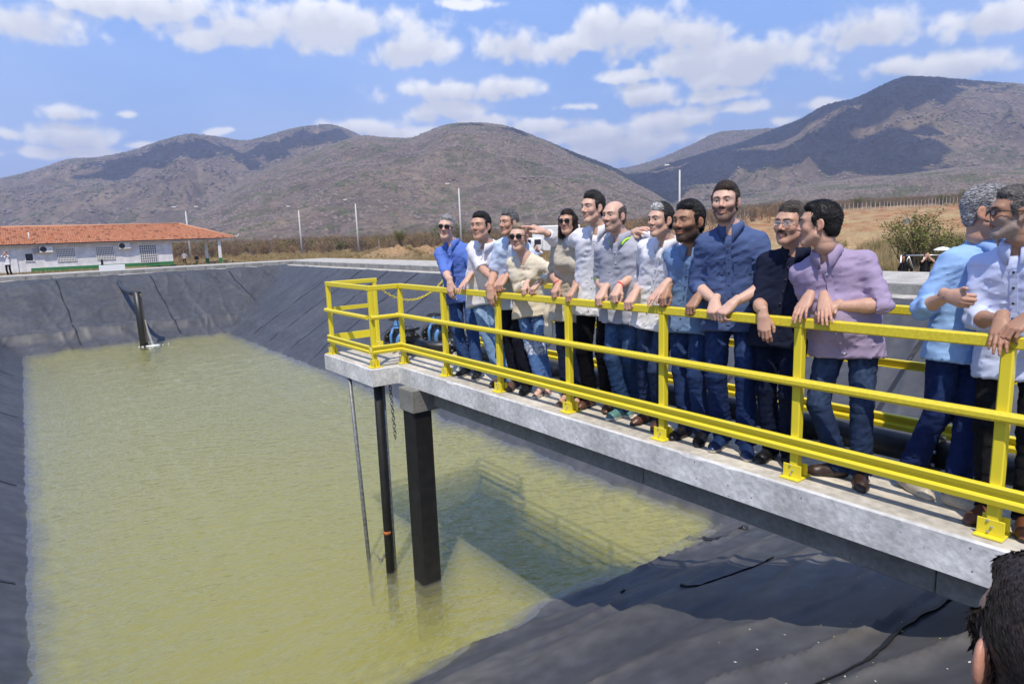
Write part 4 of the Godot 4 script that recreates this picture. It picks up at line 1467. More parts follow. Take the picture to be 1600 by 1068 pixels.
func lamp_post(label: String, az: float, r: float, h: float, arms: Array) -> void:
	var t := deg_to_rad(az)
	var x := sin(t) * r
	var z := -cos(t) * r
	var o := thing("street_lamp", label, "street lamp", Vector3(x, ground_y(x, z), z), 0.0, "concrete lamp posts")
	var p := mb(true)
	tube(p, [Vector3.ZERO, Vector3(0, h, 0)], 0.16, 10, 0.09)
	build("pole", p, M.pole, o)
	for s in arms:
		var dirv := Vector3(s * cos(t), 0, s * sin(t))
		var am := mb(true)
		tube(am, [Vector3(0, h - 0.2, 0), Vector3(0, h + 0.25, 0) + dirv * 0.5, Vector3(0, h + 0.6, 0) + dirv * 1.3], 0.035, 6)
		build("arm", am, M.galv, o)
		var hd := mb()
		box(hd, Vector3(0, h + 0.66, 0) + dirv * 1.5, Vector3(0.6, 0.13, 0.26), 0.04, Basis(dirv, Vector3.UP, dirv.cross(Vector3.UP)))
		build("lamp_head", hd, M.white, o)

func make_street() -> void:
	lamp_post("double-armed lamp post behind the roof end of the white house", 10.7, 112.0, 7.6, [-1.0, 1.0])
	lamp_post("concrete lamp post left of the pair in the scrub, lamp on its left", 19.05, 112.0, 7.2, [-1.0])
	lamp_post("concrete lamp post in the scrub left of the row of people", 23.63, 108.0, 7.9, [-1.0])
	lamp_post("concrete lamp post rising behind the man in sunglasses and blue shirt", 32.35, 92.0, 8.6, [-1.0])
	lamp_post("concrete lamp post rising behind the bearded men in the middle", 50.95, 84.0, 8.3, [-1.0])
	# fence posts, bent at the top
	var proto: Node3D = null
	var spots := []
	for k in 44: spots.append([lerpf(3.0, 34.0, k / 43.0), 168.0 + sin(k * 0.3) * 1.5, 0])
	for k in 90: spots.append([lerpf(40.0, 66.0, k / 89.0), lerpf(178.0, 205.0, k / 89.0), 1])
	for k in 30: spots.append([lerpf(66.2, 72.5, k / 29.0), lerpf(207.0, 250.0, k / 29.0), 1])
	for k in spots.size():
		var q: Array = spots[k]
		var t := deg_to_rad(q[0])
		var at := Vector3(sin(t) * q[1], 0, -cos(t) * q[1])
		at.y = ground_y(at.x, at.z) - 0.05
		if proto == null:
			var st := mb()
			tube(st, [Vector3.ZERO, Vector3(0, 1.75, 0), Vector3(-0.28, 2.05, 0.1)], 0.065, 5)
			proto = build("fence_post", st, M.pole)
		else:
			var c: Node3D = proto.duplicate()
			c.name = numbered("fence_post")
			add_child(c)
			proto = c
		proto.position = at
		var lab := "white concrete fence post in the long line along the scrub behind the house" if q[2] == 0 else "white concrete fence post in the long line beyond the orange field"
		tag(proto, lab, "fence post", "fence posts on the left plain" if q[2] == 0 else "fence posts beyond the field")
	# green bushes one can tell apart
	var g1 := bush_mesh(15, 34, 4200, Color(0.15, 0.17, 0.04), 2.3, 0.9, Color(0.20, 0.15, 0.10), 0.032)
	var g2 := bush_mesh(16, 28, 3200, Color(0.12, 0.145, 0.038), 2.0, 1.0, Color(0.20, 0.15, 0.10), 0.032)
	for q in [["feathery green bush on the bank behind the right crest path", 68.4, 40.0, 1.75, g1], ["smaller green bush to the right of the feathery bush, behind the men in blue", 71.8, 41.0, 1.5, g2], ["low yellow-green bush on the bank just right of the lavender shirt", 66.0, 30.0, 0.7, g2], ["green bush on the scraped earth left of the people", 27.2, 78.0, 0.9, g1], ["green treetop above the scrub near the man in sunglasses", 31.4, 120.0, 3.0, g2], ["dark green bush on the plain below the right mountain", 64.3, 238.0, 1.7, g1], ["bright green bush left of the grey-haired man on the right", 69.6, 235.0, 1.9, g2], ["bright green bush beside its twin behind the grey-haired man", 71.0, 234.0, 2.0, g1]]:
		var t := deg_to_rad(q[1])
		var at := Vector3(sin(t) * q[2], 0, -cos(t) * q[2])
		at.y = ground_y(at.x, at.z) - 0.05
		var o := put("green_bush", q[4], M.leaf)
		o.position = at
		o.scale = Vector3.ONE * q[3]
		o.rotation.y = q[1]
		tag(o, q[0], "bush", "green bushes")
	# concrete marker blocks in the field, board and stake on the far kerb
	var bk := mb()
	box(bk, Vector3(0, 0.28, 0), Vector3(0.7, 0.62, 0.7), 0.05)
	box(bk, Vector3(0, 0.62, 0), Vector3(0.5, 0.12, 0.5), 0.03)
	var t := deg_to_rad(67.5)
	var mk := build("marker_block", bk, M.kerb)
	mk.position = Vector3(sin(t) * 95.0, ground_y(sin(t) * 95.0, -cos(t) * 95.0), -cos(t) * 95.0)
	tag(mk, "grey concrete block alone in the orange field", "block")
	var sg := mb()
	box(sg, Vector3(3.68, CREST + 0.17, -39.3), Vector3(1.15, 0.30, 0.06), 0.01)
	tag(build("white_board", sg, M.white), "long white board lying against the far kerb", "board")
	var sk := mb()
	sweep(sk, rect_prof(0.10, 0.10, 0.01), Vector3(3.27, CREST - 0.1, -39.35), Vector3(3.27, CREST + 0.62, -39.35))
	tag(build("stake", sk, M.black), "short dark stake beside the white board on the far kerb", "stake")
	truck()

func truck() -> void:
	var specs := [["white box truck parked behind the pointing man", 40.3, 62.0, 5.6, 2.3, 2.0, 0.6], ["small white van parked behind the men in white shirts", 35.1, 56.0, 3.6, 1.2, 1.7, 0.2]]
	for s in specs:
		var t := deg_to_rad(s[1])
		var at := Vector3(sin(t) * s[2], 0, -cos(t) * s[2])
		at.y = ground_y(at.x, at.z)
		var o := thing("parked_truck" if s[4] > 2.0 else "parked_van", s[0], "truck" if s[4] > 2.0 else "van", at, -t + s[6])
		var L: float = s[3]
		var bd := mb()
		box(bd, Vector3(0.4, 0.55 + s[4] / 2.0, 0), Vector3(L - 1.4, s[4], s[5]), 0.08)
		build("body", bd, M.white, o)
		var cb := mb()
		box(cb, Vector3(-L / 2.0 + 0.45, 0.55 + 0.62, 0), Vector3(1.2, 1.24, s[5] * 0.95), 0.16)
		var cab := build("cab", cb, M.white, o)
		var wn := mb()
		for sd in [-1.0, 1.0]: box(wn, Vector3(-L / 2.0 + 0.45, 1.42, sd * s[5] * 0.477), Vector3(0.7, 0.46, 0.02), 0.005)
		box(wn, Vector3(-L / 2.0 - 0.152, 1.42, 0), Vector3(0.02, 0.46, s[5] * 0.75), 0.005)
		build("window", wn, M.glass, cab)
		if s[4] < 2.0:
			var w2 := mb()
			for sd in [-1.0, 1.0]:
				for x in [0.0, 0.9]: box(w2, Vector3(x, 1.42, sd * s[5] * 0.502), Vector3(0.75, 0.4, 0.02), 0.005)
			build("window", w2, M.glass, o)
		for x in [-L / 2.0 + 0.55, L / 2.0 - 0.9]:
			for sd in [-1.0, 1.0]:
				var wh := mb(true)
				lathe(wh, [Vector2(0.1, -0.1), Vector2(0.33, -0.1), Vector2(0.36, -0.06), Vector2(0.36, 0.06), Vector2(0.33, 0.1), Vector2(0.1, 0.1)], Vector3(x, 0.36, sd * (s[5] / 2.0 - 0.1)), Vector3(0, 0, 1), 18)
				build("wheel", wh, M.black, o)

func truss() -> void:
	# aluminium barrier beyond the right crest path
	var t := deg_to_rad(68.6)
	var c := Vector3(sin(t) * 33.0, 0, -cos(t) * 33.0)
	var gy := ground_y(c.x, c.z)
	c.y = gy
	var u := Vector3(cos(t), 0, sin(t))
	var o := thing("truss_frame", "silver truss frame beyond the right crest path behind two people in black", "truss", c)
	var st := mb(true)
	for y in [0.75, 1.62]:
		tube(st, [-u * 0.75 + Vector3(0, y, 0), u * 1.0 + Vector3(0, y, 0)], 0.03, 8)
	for k in 3: tube(st, [u * (-0.75 + k * 0.87), u * (-0.75 + k * 0.87) + Vector3(0, 1.64, 0)], 0.03, 8)
	build("frame", st, M.steel, o)
	var br := mb(true)
	for k in 6: tube(br, [u * (-0.75 + k * 0.29) + Vector3(0, 0.75 if k % 2 == 0 else 1.62, 0), u * (-0.46 + k * 0.29) + Vector3(0, 1.62 if k % 2 == 0 else 0.75, 0)], 0.016, 6)
	build("brace", br, M.steel, o)
	var um := thing("parasol", "small white parasol behind the silver truss frame", "parasol", c + u * 0.75 - Vector3(sin(t), 0, -cos(t)) * -0.6)
	var cp := mb(true)
	lathe(cp, [Vector2(0.36, 1.80), Vector2(0.31, 1.85), Vector2(0.16, 1.92), Vector2(0.01, 1.95)], Vector3.ZERO, Vector3.UP, 12)
	build("canopy", cp, M.white, um)
	var pl := mb(true)
	tube(pl, [Vector3.ZERO, Vector3(0, 1.93, 0)], 0.02, 6)
	build("pole", pl, M.steel, um)

# ------------------------------------------------------------------ bodies: fields of tapered limbs, meshed as surface nets
class Prim:
	var t := 0            # 0 round limb, 1 flat-ended limb, 2 ellipsoid, 3 carve ellipsoid, 4 carve limb, 5 cut by plane
	var a := Vector3.ZERO
	var b := Vector3.ZERO
	var n := Vector3.ZERO
	var l := 0.0
	var ra := 0.0
	var rb := 0.0
	var k := 0.0
	var bas := Basis.IDENTITY
	var turned := false

class Field:
	var prims: Array[Prim] = []
	var cell := 0.01
	var lo := Vector3.INF
	var hi := -Vector3.INF
	var wr: FastNoiseLite = null     # wrinkles
	var wf := Vector3.ONE
	var wa := 0.0
	var wlo := -1e9                   # wrinkles grow below this height ...
	var wgrow := 0.0
	var crease := false
	var paint: Callable
	var to := Transform3D.IDENTITY
	var pos := PackedVector3Array()
	var nor := PackedVector3Array()
	var col := PackedColorArray()
	var idx := PackedInt32Array()

	func grow(p: Vector3, r: float) -> void:
		lo = lo.min(p - Vector3.ONE * r)
		hi = hi.max(p + Vector3.ONE * r)

	func limb(a: Vector3, b: Vector3, ra: float, rb: float, k := 0.02, flat := false, carve := false) -> void:
		var p := Prim.new()
		p.t = 4 if carve else (1 if flat else 0)
		p.a = a; p.b = b; p.ra = ra; p.rb = rb; p.k = k
		p.l = maxf(a.distance_to(b), 1e-5)
		p.n = (b - a) / p.l
		prims.append(p)
		if not carve:
			grow(a, ra); grow(b, rb)

	func ball(c: Vector3, r: Vector3, k := 0.02, carve := false, bas := Basis.IDENTITY) -> void:
		var p := Prim.new()
		p.t = 3 if carve else 2
		p.a = c; p.b = r; p.k = k
		p.bas = bas.transposed()
		p.turned = bas != Basis.IDENTITY
		prims.append(p)
		if not carve: grow(c, maxf(r.x, maxf(r.y, r.z)))

	func cut(at: Vector3, away: Vector3, k := 0.0) -> void:
		# keeps the side that "away" points from
		var p := Prim.new()
		p.t = 5; p.a = at; p.n = away.normalized(); p.k = k
		prims.append(p)

	func one(p: Prim, q: Vector3) -> float:
		if p.t == 2 or p.t == 3:
			var d := q - p.a
			if p.turned: d = p.bas * d
			var k0 := (d / p.b).length()
			var k1 := (d / (p.b * p.b)).length()
			if k1 < 1e-6: return -minf(p.b.x, minf(p.b.y, p.b.z))
			return k0 * (k0 - 1.0) / k1
		if p.t == 5: return (q - p.a).dot(p.n)
		var d := q - p.a
		var s := d.dot(p.n)
		if p.t == 1:
			var h := clampf(s / p.l, 0.0, 1.0)
			return maxf((d - p.n * s).length() - lerpf(p.ra, p.rb, h), maxf(s - p.l, -s))
		var h := clampf(s / p.l, 0.0, 1.0)
		return (d - p.n * (h * p.l)).length() - lerpf(p.ra, p.rb, h)

	func value(list: Array[Prim], q: Vector3) -> float:
		var d := 1e3
		for p in list:
			var e := one(p, q)
			if p.t < 3:
				if p.k > 0.0:
					var h := maxf(p.k - absf(d - e), 0.0) / p.k
					d = minf(d, e) - h * h * p.k * 0.25
				else: d = minf(d, e)
			elif p.t < 5:
				e = -e
				if p.k > 0.0:
					var h := maxf(p.k - absf(d - e), 0.0) / p.k
					d = maxf(d, e) + h * h * p.k * 0.25
				else: d = maxf(d, e)
			else:
				if p.k > 0.0:
					var h := maxf(p.k - absf(d - e), 0.0) / p.k
					d = maxf(d, e) + h * h * p.k * 0.25
				else: d = maxf(d, e)
		if wa != 0.0:
			var a := wa
			if wgrow > 0.0: a *= 1.0 + wgrow * clampf((wlo - q.y) / 0.25, 0.0, 1.0)
			if crease:
				# narrow raised creases in two slanting directions
				var e1 := 1.0 - absf(wr.get_noise_3dv(q * wf * Vector3(0.65, 1.25, 0.65)))
				var e2 := 1.0 - absf(wr.get_noise_3dv(Vector3(q.x + q.y * 0.55, q.y * 0.8 - q.x * 0.5 - q.z * 0.3, q.z) * wf * Vector3(0.7, 1.6, 0.7) + Vector3(50, 0, 0)))
				d -= a * (maxf(e1 * e1 * e1 * e1, e2 * e2 * e2 * e2 * e2) - 0.35)
			else:
				d += a * (absf(wr.get_noise_3dv(q * wf)) * 2.0 - 0.5)
		return d

	func run() -> void:
		lo -= Vector3.ONE * cell * 2.5
		hi += Vector3.ONE * cell * 2.5
		var nx := int((hi.x - lo.x) / cell) + 2
		var ny := int((hi.y - lo.y) / cell) + 2
		var nz := int((hi.z - lo.z) / cell) + 2
		var bx := (nx + 3) / 4
		var by := (ny + 3) / 4
		var bz := (nz + 3) / 4
		nx = bx * 4 + 1; ny = by * 4 + 1; nz = bz * 4 + 1
		var v := PackedFloat32Array()
		v.resize(nx * ny * nz)
		v.fill(1e3)
		var half := cell * 2.0 * 1.7321
		var reach := half + absf(wa) * (2.0 + wgrow * 1.5)
		var active := PackedInt32Array()
		for k in bz:
			for j in by:
				for i in bx:
					var c := lo + Vector3(i * 4 + 2, j * 4 + 2, k * 4 + 2) * cell
					var list: Array[Prim] = []
					var near := 1e3
					for p in prims:
						if p.t == 5:
							list.append(p)
							continue
						var e := one(p, c)
						if e < reach * 1.35 + p.k:
							list.append(p)
						if p.t < 3 and e < near: near = e
					if near > reach * 1.25 + 0.02: continue
					if absf(value(list, c)) > reach * 1.25 + 0.004: continue
					active.append(i); active.append(j); active.append(k)
					for z in 5:
						for y in 5:
							var row := ((k * 4 + z) * ny + j * 4 + y) * nx + i * 4
							for x in 5:
								if v[row + x] == 1e3:
									v[row + x] = value(list, lo + Vector3(i * 4 + x, j * 4 + y, k * 4 + z) * cell)
		var id := PackedInt32Array()
		id.resize(nx * ny * nz)
		id.fill(-1)
		var sx := 1
		var sy := nx
		var sz := nx * ny
		var corner := [0, sx, sy, sx + sy, sz, sx + sz, sy + sz, sx + sy + sz]
		var off := [Vector3(0, 0, 0), Vector3(1, 0, 0), Vector3(0, 1, 0), Vector3(1, 1, 0), Vector3(0, 0, 1), Vector3(1, 0, 1), Vector3(0, 1, 1), Vector3(1, 1, 1)]
		var edges := [[0, 1], [2, 3], [4, 5], [6, 7], [0, 2], [1, 3], [4, 6], [5, 7], [0, 4], [1, 5], [2, 6], [3, 7]]
		for q in range(0, active.size(), 3):
			for z in 4:
				for y in 4:
					for x in 4:
						var ix := active[q] * 4 + x
						var iy := active[q + 1] * 4 + y
						var iz := active[q + 2] * 4 + z
						var at := (iz * ny + iy) * nx + ix
						var neg := 0
						var bad := false
						for m in 8:
							var w := v[at + corner[m]]
							if w < 0.0: neg += 1
							if w > 900.0: bad = true
						if neg == 0 or neg == 8 or bad: continue
						var sum := Vector3.ZERO
						var cnt := 0
						for e in edges:
							var va := v[at + corner[e[0]]]
							var vb := v[at + corner[e[1]]]
							if (va < 0.0) != (vb < 0.0):
								sum += (off[e[0]] as Vector3).lerp(off[e[1]], va / (va - vb))
								cnt += 1
						id[at] = pos.size()
						pos.append(lo + (Vector3(ix, iy, iz) + sum / cnt) * cell)
		for q in range(0, active.size(), 3):
			for z in 4:
				for y in 4:
					for x in 4:
						var ix := active[q] * 4 + x
						var iy := active[q + 1] * 4 + y
						var iz := active[q + 2] * 4 + z
						if ix == 0 or iy == 0 or iz == 0: continue
						var at := (iz * ny + iy) * nx + ix
						var s0 := v[at] < 0.0
						if (v[at + sx] < 0.0) != s0: face(id[at], id[at - sy], id[at - sy - sz], id[at - sz], s0)
						if (v[at + sy] < 0.0) != s0: face(id[at], id[at - sz], id[at - sz - sx], id[at - sx], s0)
						if (v[at + sz] < 0.0) != s0: face(id[at], id[at - sx], id[at - sx - sy], id[at - sy], s0)
		nor.resize(pos.size())
		for t in range(0, idx.size(), 3):
			var a := idx[t]
			var b := idx[t + 1]
			var c := idx[t + 2]
			var n := (pos[c] - pos[a]).cross(pos[b] - pos[a])
			nor[a] += n; nor[b] += n; nor[c] += n
		col.resize(pos.size())
		for i in pos.size():
			nor[i] = nor[i].normalized()
			col[i] = paint.call(pos[i], nor[i])
		if to != Transform3D.IDENTITY:
			for i in pos.size():
				pos[i] = to * pos[i]
				nor[i] = (to.basis * nor[i]).normalized()

	func face(a: int, b: int, c: int, d: int, s: bool) -> void:
		if a < 0 or b < 0 or c < 0 or d < 0: return
		if s: idx.append_array([a, c, b, a, d, c])
		else: idx.append_array([a, b, c, a, c, d])

	func trace(from: Vector3, dir: Vector3, far := 0.8) -> Vector3:
		var t := 0.0
		for k in 60:
			var d := value(prims, from + dir * t)
			if d < 0.001: break
			t += maxf(d * 0.8, 0.001)
			if t > far: break
		return from + dir * t

	func append_to(o: Field) -> void:
		# joins this mesh to another one
		var n := o.pos.size()
		o.pos.append_array(pos)
		o.nor.append_array(nor)
		o.col.append_array(col)
		for i in idx: o.idx.append(i + n)

	func mesh() -> ArrayMesh:
		var arr := []
		arr.resize(Mesh.ARRAY_MAX)
		arr[Mesh.ARRAY_VERTEX] = pos
		arr[Mesh.ARRAY_NORMAL] = nor
		arr[Mesh.ARRAY_COLOR] = col
		arr[Mesh.ARRAY_INDEX] = idx
		var m := ArrayMesh.new()
		m.add_surface_from_arrays(Mesh.PRIMITIVE_TRIANGLES, arr)
		return m

var jobs: Array[Field] = []

var wn := FastNoiseLite.new()      # cloth folds
var sn := FastNoiseLite.new()      # skin and hair mottling

func v3(c: Color) -> Vector3: return Vector3(c.r, c.g, c.b)
func c3(v: Vector3) -> Color: return Color(v.x, v.y, v.z)

# ---- head, in its own frame: +Z the way the face looks, +Y up, origin between the ears
func head_field(c: Dictionary) -> Field:
	var f := Field.new()
	f.cell = c.get("hcell", 0.0042)
	var fem: bool = c.get("woman", false)
	var wd: float = c.get("face_w", 1.0)
	var jw: float = (0.90 if fem else 1.0) * c.get("jaw", 1.0)
	var ns: float = c.get("nose", 1.0)
	f.ball(Vector3(0, 0.034, -0.014), Vector3(0.074 * wd, 0.084, 0.094), 0.0)
	f.ball(Vector3(0, 0.02, 0.030), Vector3(0.064 * wd, 0.070, 0.062), 0.03)
	f.ball(Vector3(0, -0.045, 0.030), Vector3(0.054 * wd * jw, 0.066, 0.056), 0.035)
	f.limb(Vector3(-0.050 * wd * jw, -0.062, 0.010), Vector3(-0.016, -0.100, 0.064), 0.020, 0.019, 0.03)
	f.limb(Vector3(0.050 * wd * jw, -0.062, 0.010), Vector3(0.016, -0.100, 0.064), 0.020, 0.019, 0.03)
	f.ball(Vector3(0, -0.100, 0.070), Vector3(0.020, 0.016, 0.016), 0.025)
	# cheeks, brow
	for s in [-1.0, 1.0]:
		f.ball(Vector3(s * 0.042 * wd, -0.022, 0.062), Vector3(0.022, 0.022, 0.020), 0.025)
		f.limb(Vector3(s * 0.012, 0.030, 0.090), Vector3(s * 0.046, 0.032, 0.072), 0.009, 0.009, 0.02)
	# eye sockets, then lids and balls
	for s in [-1.0, 1.0]:
		f.ball(Vector3(s * 0.031, 0.010, 0.098), Vector3(0.020, 0.014, 0.016), 0.014, true)
		f.ball(Vector3(s * 0.031, 0.010, 0.074), Vector3(0.0145, 0.0125, 0.0135), 0.004)
		f.ball(Vector3(s * 0.031, 0.0185, 0.074), Vector3(0.0165, 0.0065, 0.0150), 0.005)
	# nose
	f.limb(Vector3(0, 0.016, 0.088), Vector3(0, -0.020 * ns, 0.096 + 0.012 * ns), 0.0085, 0.0115 * ns, 0.014)
	for s in [-1.0, 1.0]: f.ball(Vector3(s * 0.012 * ns, -0.006 - 0.021 * ns, 0.096), Vector3(0.009, 0.008, 0.011), 0.010)
	# mouth
	var open: bool = c.get("smile", false)
	f.limb(Vector3(-0.020, -0.0535, 0.082), Vector3(0.0, -0.0515, 0.0915), 0.006, 0.0075, 0.010)
	f.limb(Vector3(0.020, -0.0535, 0.082), Vector3(0.0, -0.0515, 0.0915), 0.006, 0.0075, 0.010)
	f.limb(Vector3(-0.017, -0.064, 0.081), Vector3(0.0, -0.067, 0.089), 0.006, 0.0085, 0.010)
	f.limb(Vector3(0.017, -0.064, 0.081), Vector3(0.0, -0.067, 0.089), 0.006, 0.0085, 0.010)
	f.limb(Vector3(-0.024, -0.058, 0.086), Vector3(0.0, -0.060, 0.103), 0.002, 0.0025, 0.004, false, true)
	f.limb(Vector3(0.024, -0.058, 0.086), Vector3(0.0, -0.060, 0.103), 0.002, 0.0025, 0.004, false, true)
	# ears
	for s in [-1.0, 1.0]:
		var eb := Basis(Vector3.UP, s * -0.45)
		f.ball(Vector3(s * 0.079 * wd, -0.004, -0.012), Vector3(0.009, 0.032, 0.020), 0.008, false, eb)
		f.ball(Vector3(s * 0.088 * wd, -0.002, -0.007), Vector3(0.006, 0.020, 0.011), 0.006, true, eb)
		f.ball(Vector3(s * 0.075 * wd, -0.033, -0.004), Vector3(0.007, 0.010, 0.010), 0.006)
	# upper neck
	f.limb(Vector3(0, -0.050, -0.022), Vector3(0, -0.118, -0.034), 0.052 * (0.82 if fem else 1.0), 0.053 * (0.8 if fem else 1.0), 0.03)
	if c.get("moustache", false):
		for s in [-1.0, 1.0]: f.limb(Vector3(s * 0.003, -0.042, 0.098), Vector3(s * 0.030, -0.056, 0.084), 0.009, 0.005, 0.006)
	if c.get("beard_len", 0.0) > 0.0:
		f.ball(Vector3(0, -0.095, 0.062), Vector3(0.042, 0.036, 0.034) * (1.0 + c.beard_len), 0.02)
	var nz: FastNoiseLite = sn.duplicate()
	var own: Dictionary = c.duplicate()
	f.paint = func(p: Vector3, n: Vector3) -> Color: return head_paint(own, nz, p, n)
	return f

func head_paint(c: Dictionary, nz: FastNoiseLite, p: Vector3, n: Vector3) -> Color:
	var skin: Vector3 = v3(c.skin)
	var m := nz.get_noise_3dv(p * 160.0)
	var o := skin * (1.0 + m * 0.12)
	var front := smoothstep(0.0, 0.05, p.z)
	# blood in nose, cheeks, ears
	var red := exp(-(p - Vector3(0, -0.02, 0.11)).length_squared() / 0.0005) + 0.6 * exp(-(Vector3(absf(p.x), p.y, p.z) - Vector3(0.045, -0.022, 0.075)).length_squared() / 0.0007) + 0.7 * smoothstep(0.074, 0.084, absf(p.x))
	o = o.lerp(Vector3(skin.x * 1.08, skin.y * 0.78, skin.z * 0.74), clampf(red, 0.0, 1.0) * 0.55)
	# beard and stubble
	var b: float = c.get("beard", 0.0)
	if b > 0.0:
		var jaw := smoothstep(-0.030, -0.052, p.y + absf(p.x) * -0.35 + m * 0.006) * smoothstep(-0.03, 0.012, p.z) * smoothstep(-0.145, -0.118, p.y)
		var lip := smoothstep(0.004, 0.009, absf(p.y + 0.059)) if absf(p.x) < 0.022 and p.z > 0.07 else 1.0
		var mous := smoothstep(0.012, 0.006, absf(p.y + 0.043)) * smoothstep(0.034, 0.024, absf(p.x)) * front
		var side := smoothstep(0.046, 0.056, absf(p.x)) * smoothstep(0.01, -0.02, p.y) * smoothstep(-0.02, 0.0, p.z) * smoothstep(0.03, 0.02, p.z)
		o = o.lerp(v3(c.beard_col) * (1.0 + m * 0.5), clampf(maxf(maxf(jaw * lip, mous), side * 0.8), 0.0, 1.0) * b)
	if c.get("moustache", false):
		var ms := smoothstep(0.017, 0.010, absf(p.y + 0.047 + absf(p.x) * 0.2)) * smoothstep(0.038, 0.030, absf(p.x)) * smoothstep(0.075, 0.084, p.z)
		o = o.lerp(v3(c.beard_col) * (1.0 + m * 0.6), ms)
	# lips, teeth
	var lx := absf(p.x) / 0.027
	if p.z > 0.06 and lx < 1.0:
		var w := sqrt(1.0 - lx * lx)
		var lipm := smoothstep(0.0145 * w + 0.001, 0.0105 * w, absf(p.y + 0.0595))
		var lc := Vector3(skin.x * 0.80, skin.y * 0.52, skin.z * 0.52)
		if c.get("woman", false): lc = Vector3(0.42, 0.15, 0.13)
		o = o.lerp(lc, lipm * 0.8)
		if c.get("smile", false):
			o = o.lerp(Vector3(0.52, 0.49, 0.44), smoothstep(0.0046 * w, 0.0024 * w, absf(p.y + 0.0585)) * smoothstep(0.9, 0.7, lx))
		else:
			o = o.lerp(skin * 0.3, smoothstep(0.003, 0.0012, absf(p.y + 0.0585 - absf(p.x) * -0.05)) * 0.8)
	# brows
	var br := smoothstep(0.0062, 0.0035, absf(p.y - 0.032 + (absf(p.x) - 0.03) * (absf(p.x) - 0.03) * 9.0)) * smoothstep(0.052, 0.046, absf(p.x)) * smoothstep(0.008, 0.013, absf(p.x)) * smoothstep(0.05, 0.06, p.z)
	o = o.lerp(v3(c.brow) * (1.0 + m * 0.4), br * 0.85)
	# eyes
	var e := Vector2((absf(p.x) - 0.031) / 0.0135, (p.y - 0.0085) / 0.0062)
	if p.z > 0.066 and e.length() < 1.25:
		var r := e.length()
		var white := smoothstep(1.1, 0.9, r)
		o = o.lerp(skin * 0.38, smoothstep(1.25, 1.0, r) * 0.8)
		var look: float = c.get("gaze", 0.0)
		var ir := Vector2(p.x - signf(p.x) * 0.031 - look * 0.005, p.y - 0.0085).length()
		var ec := Vector3(0.52, 0.49, 0.46).lerp(Vector3(0.035, 0.02, 0.012), smoothstep(0.0075, 0.0058, ir))
		if c.get("eyes_shut", false): ec = skin * 0.75
		o = o.lerp(ec, white)
	# inside of nostrils, ear hollow
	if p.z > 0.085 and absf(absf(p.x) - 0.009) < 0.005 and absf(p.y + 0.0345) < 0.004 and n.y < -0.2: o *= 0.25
	return c3(o)

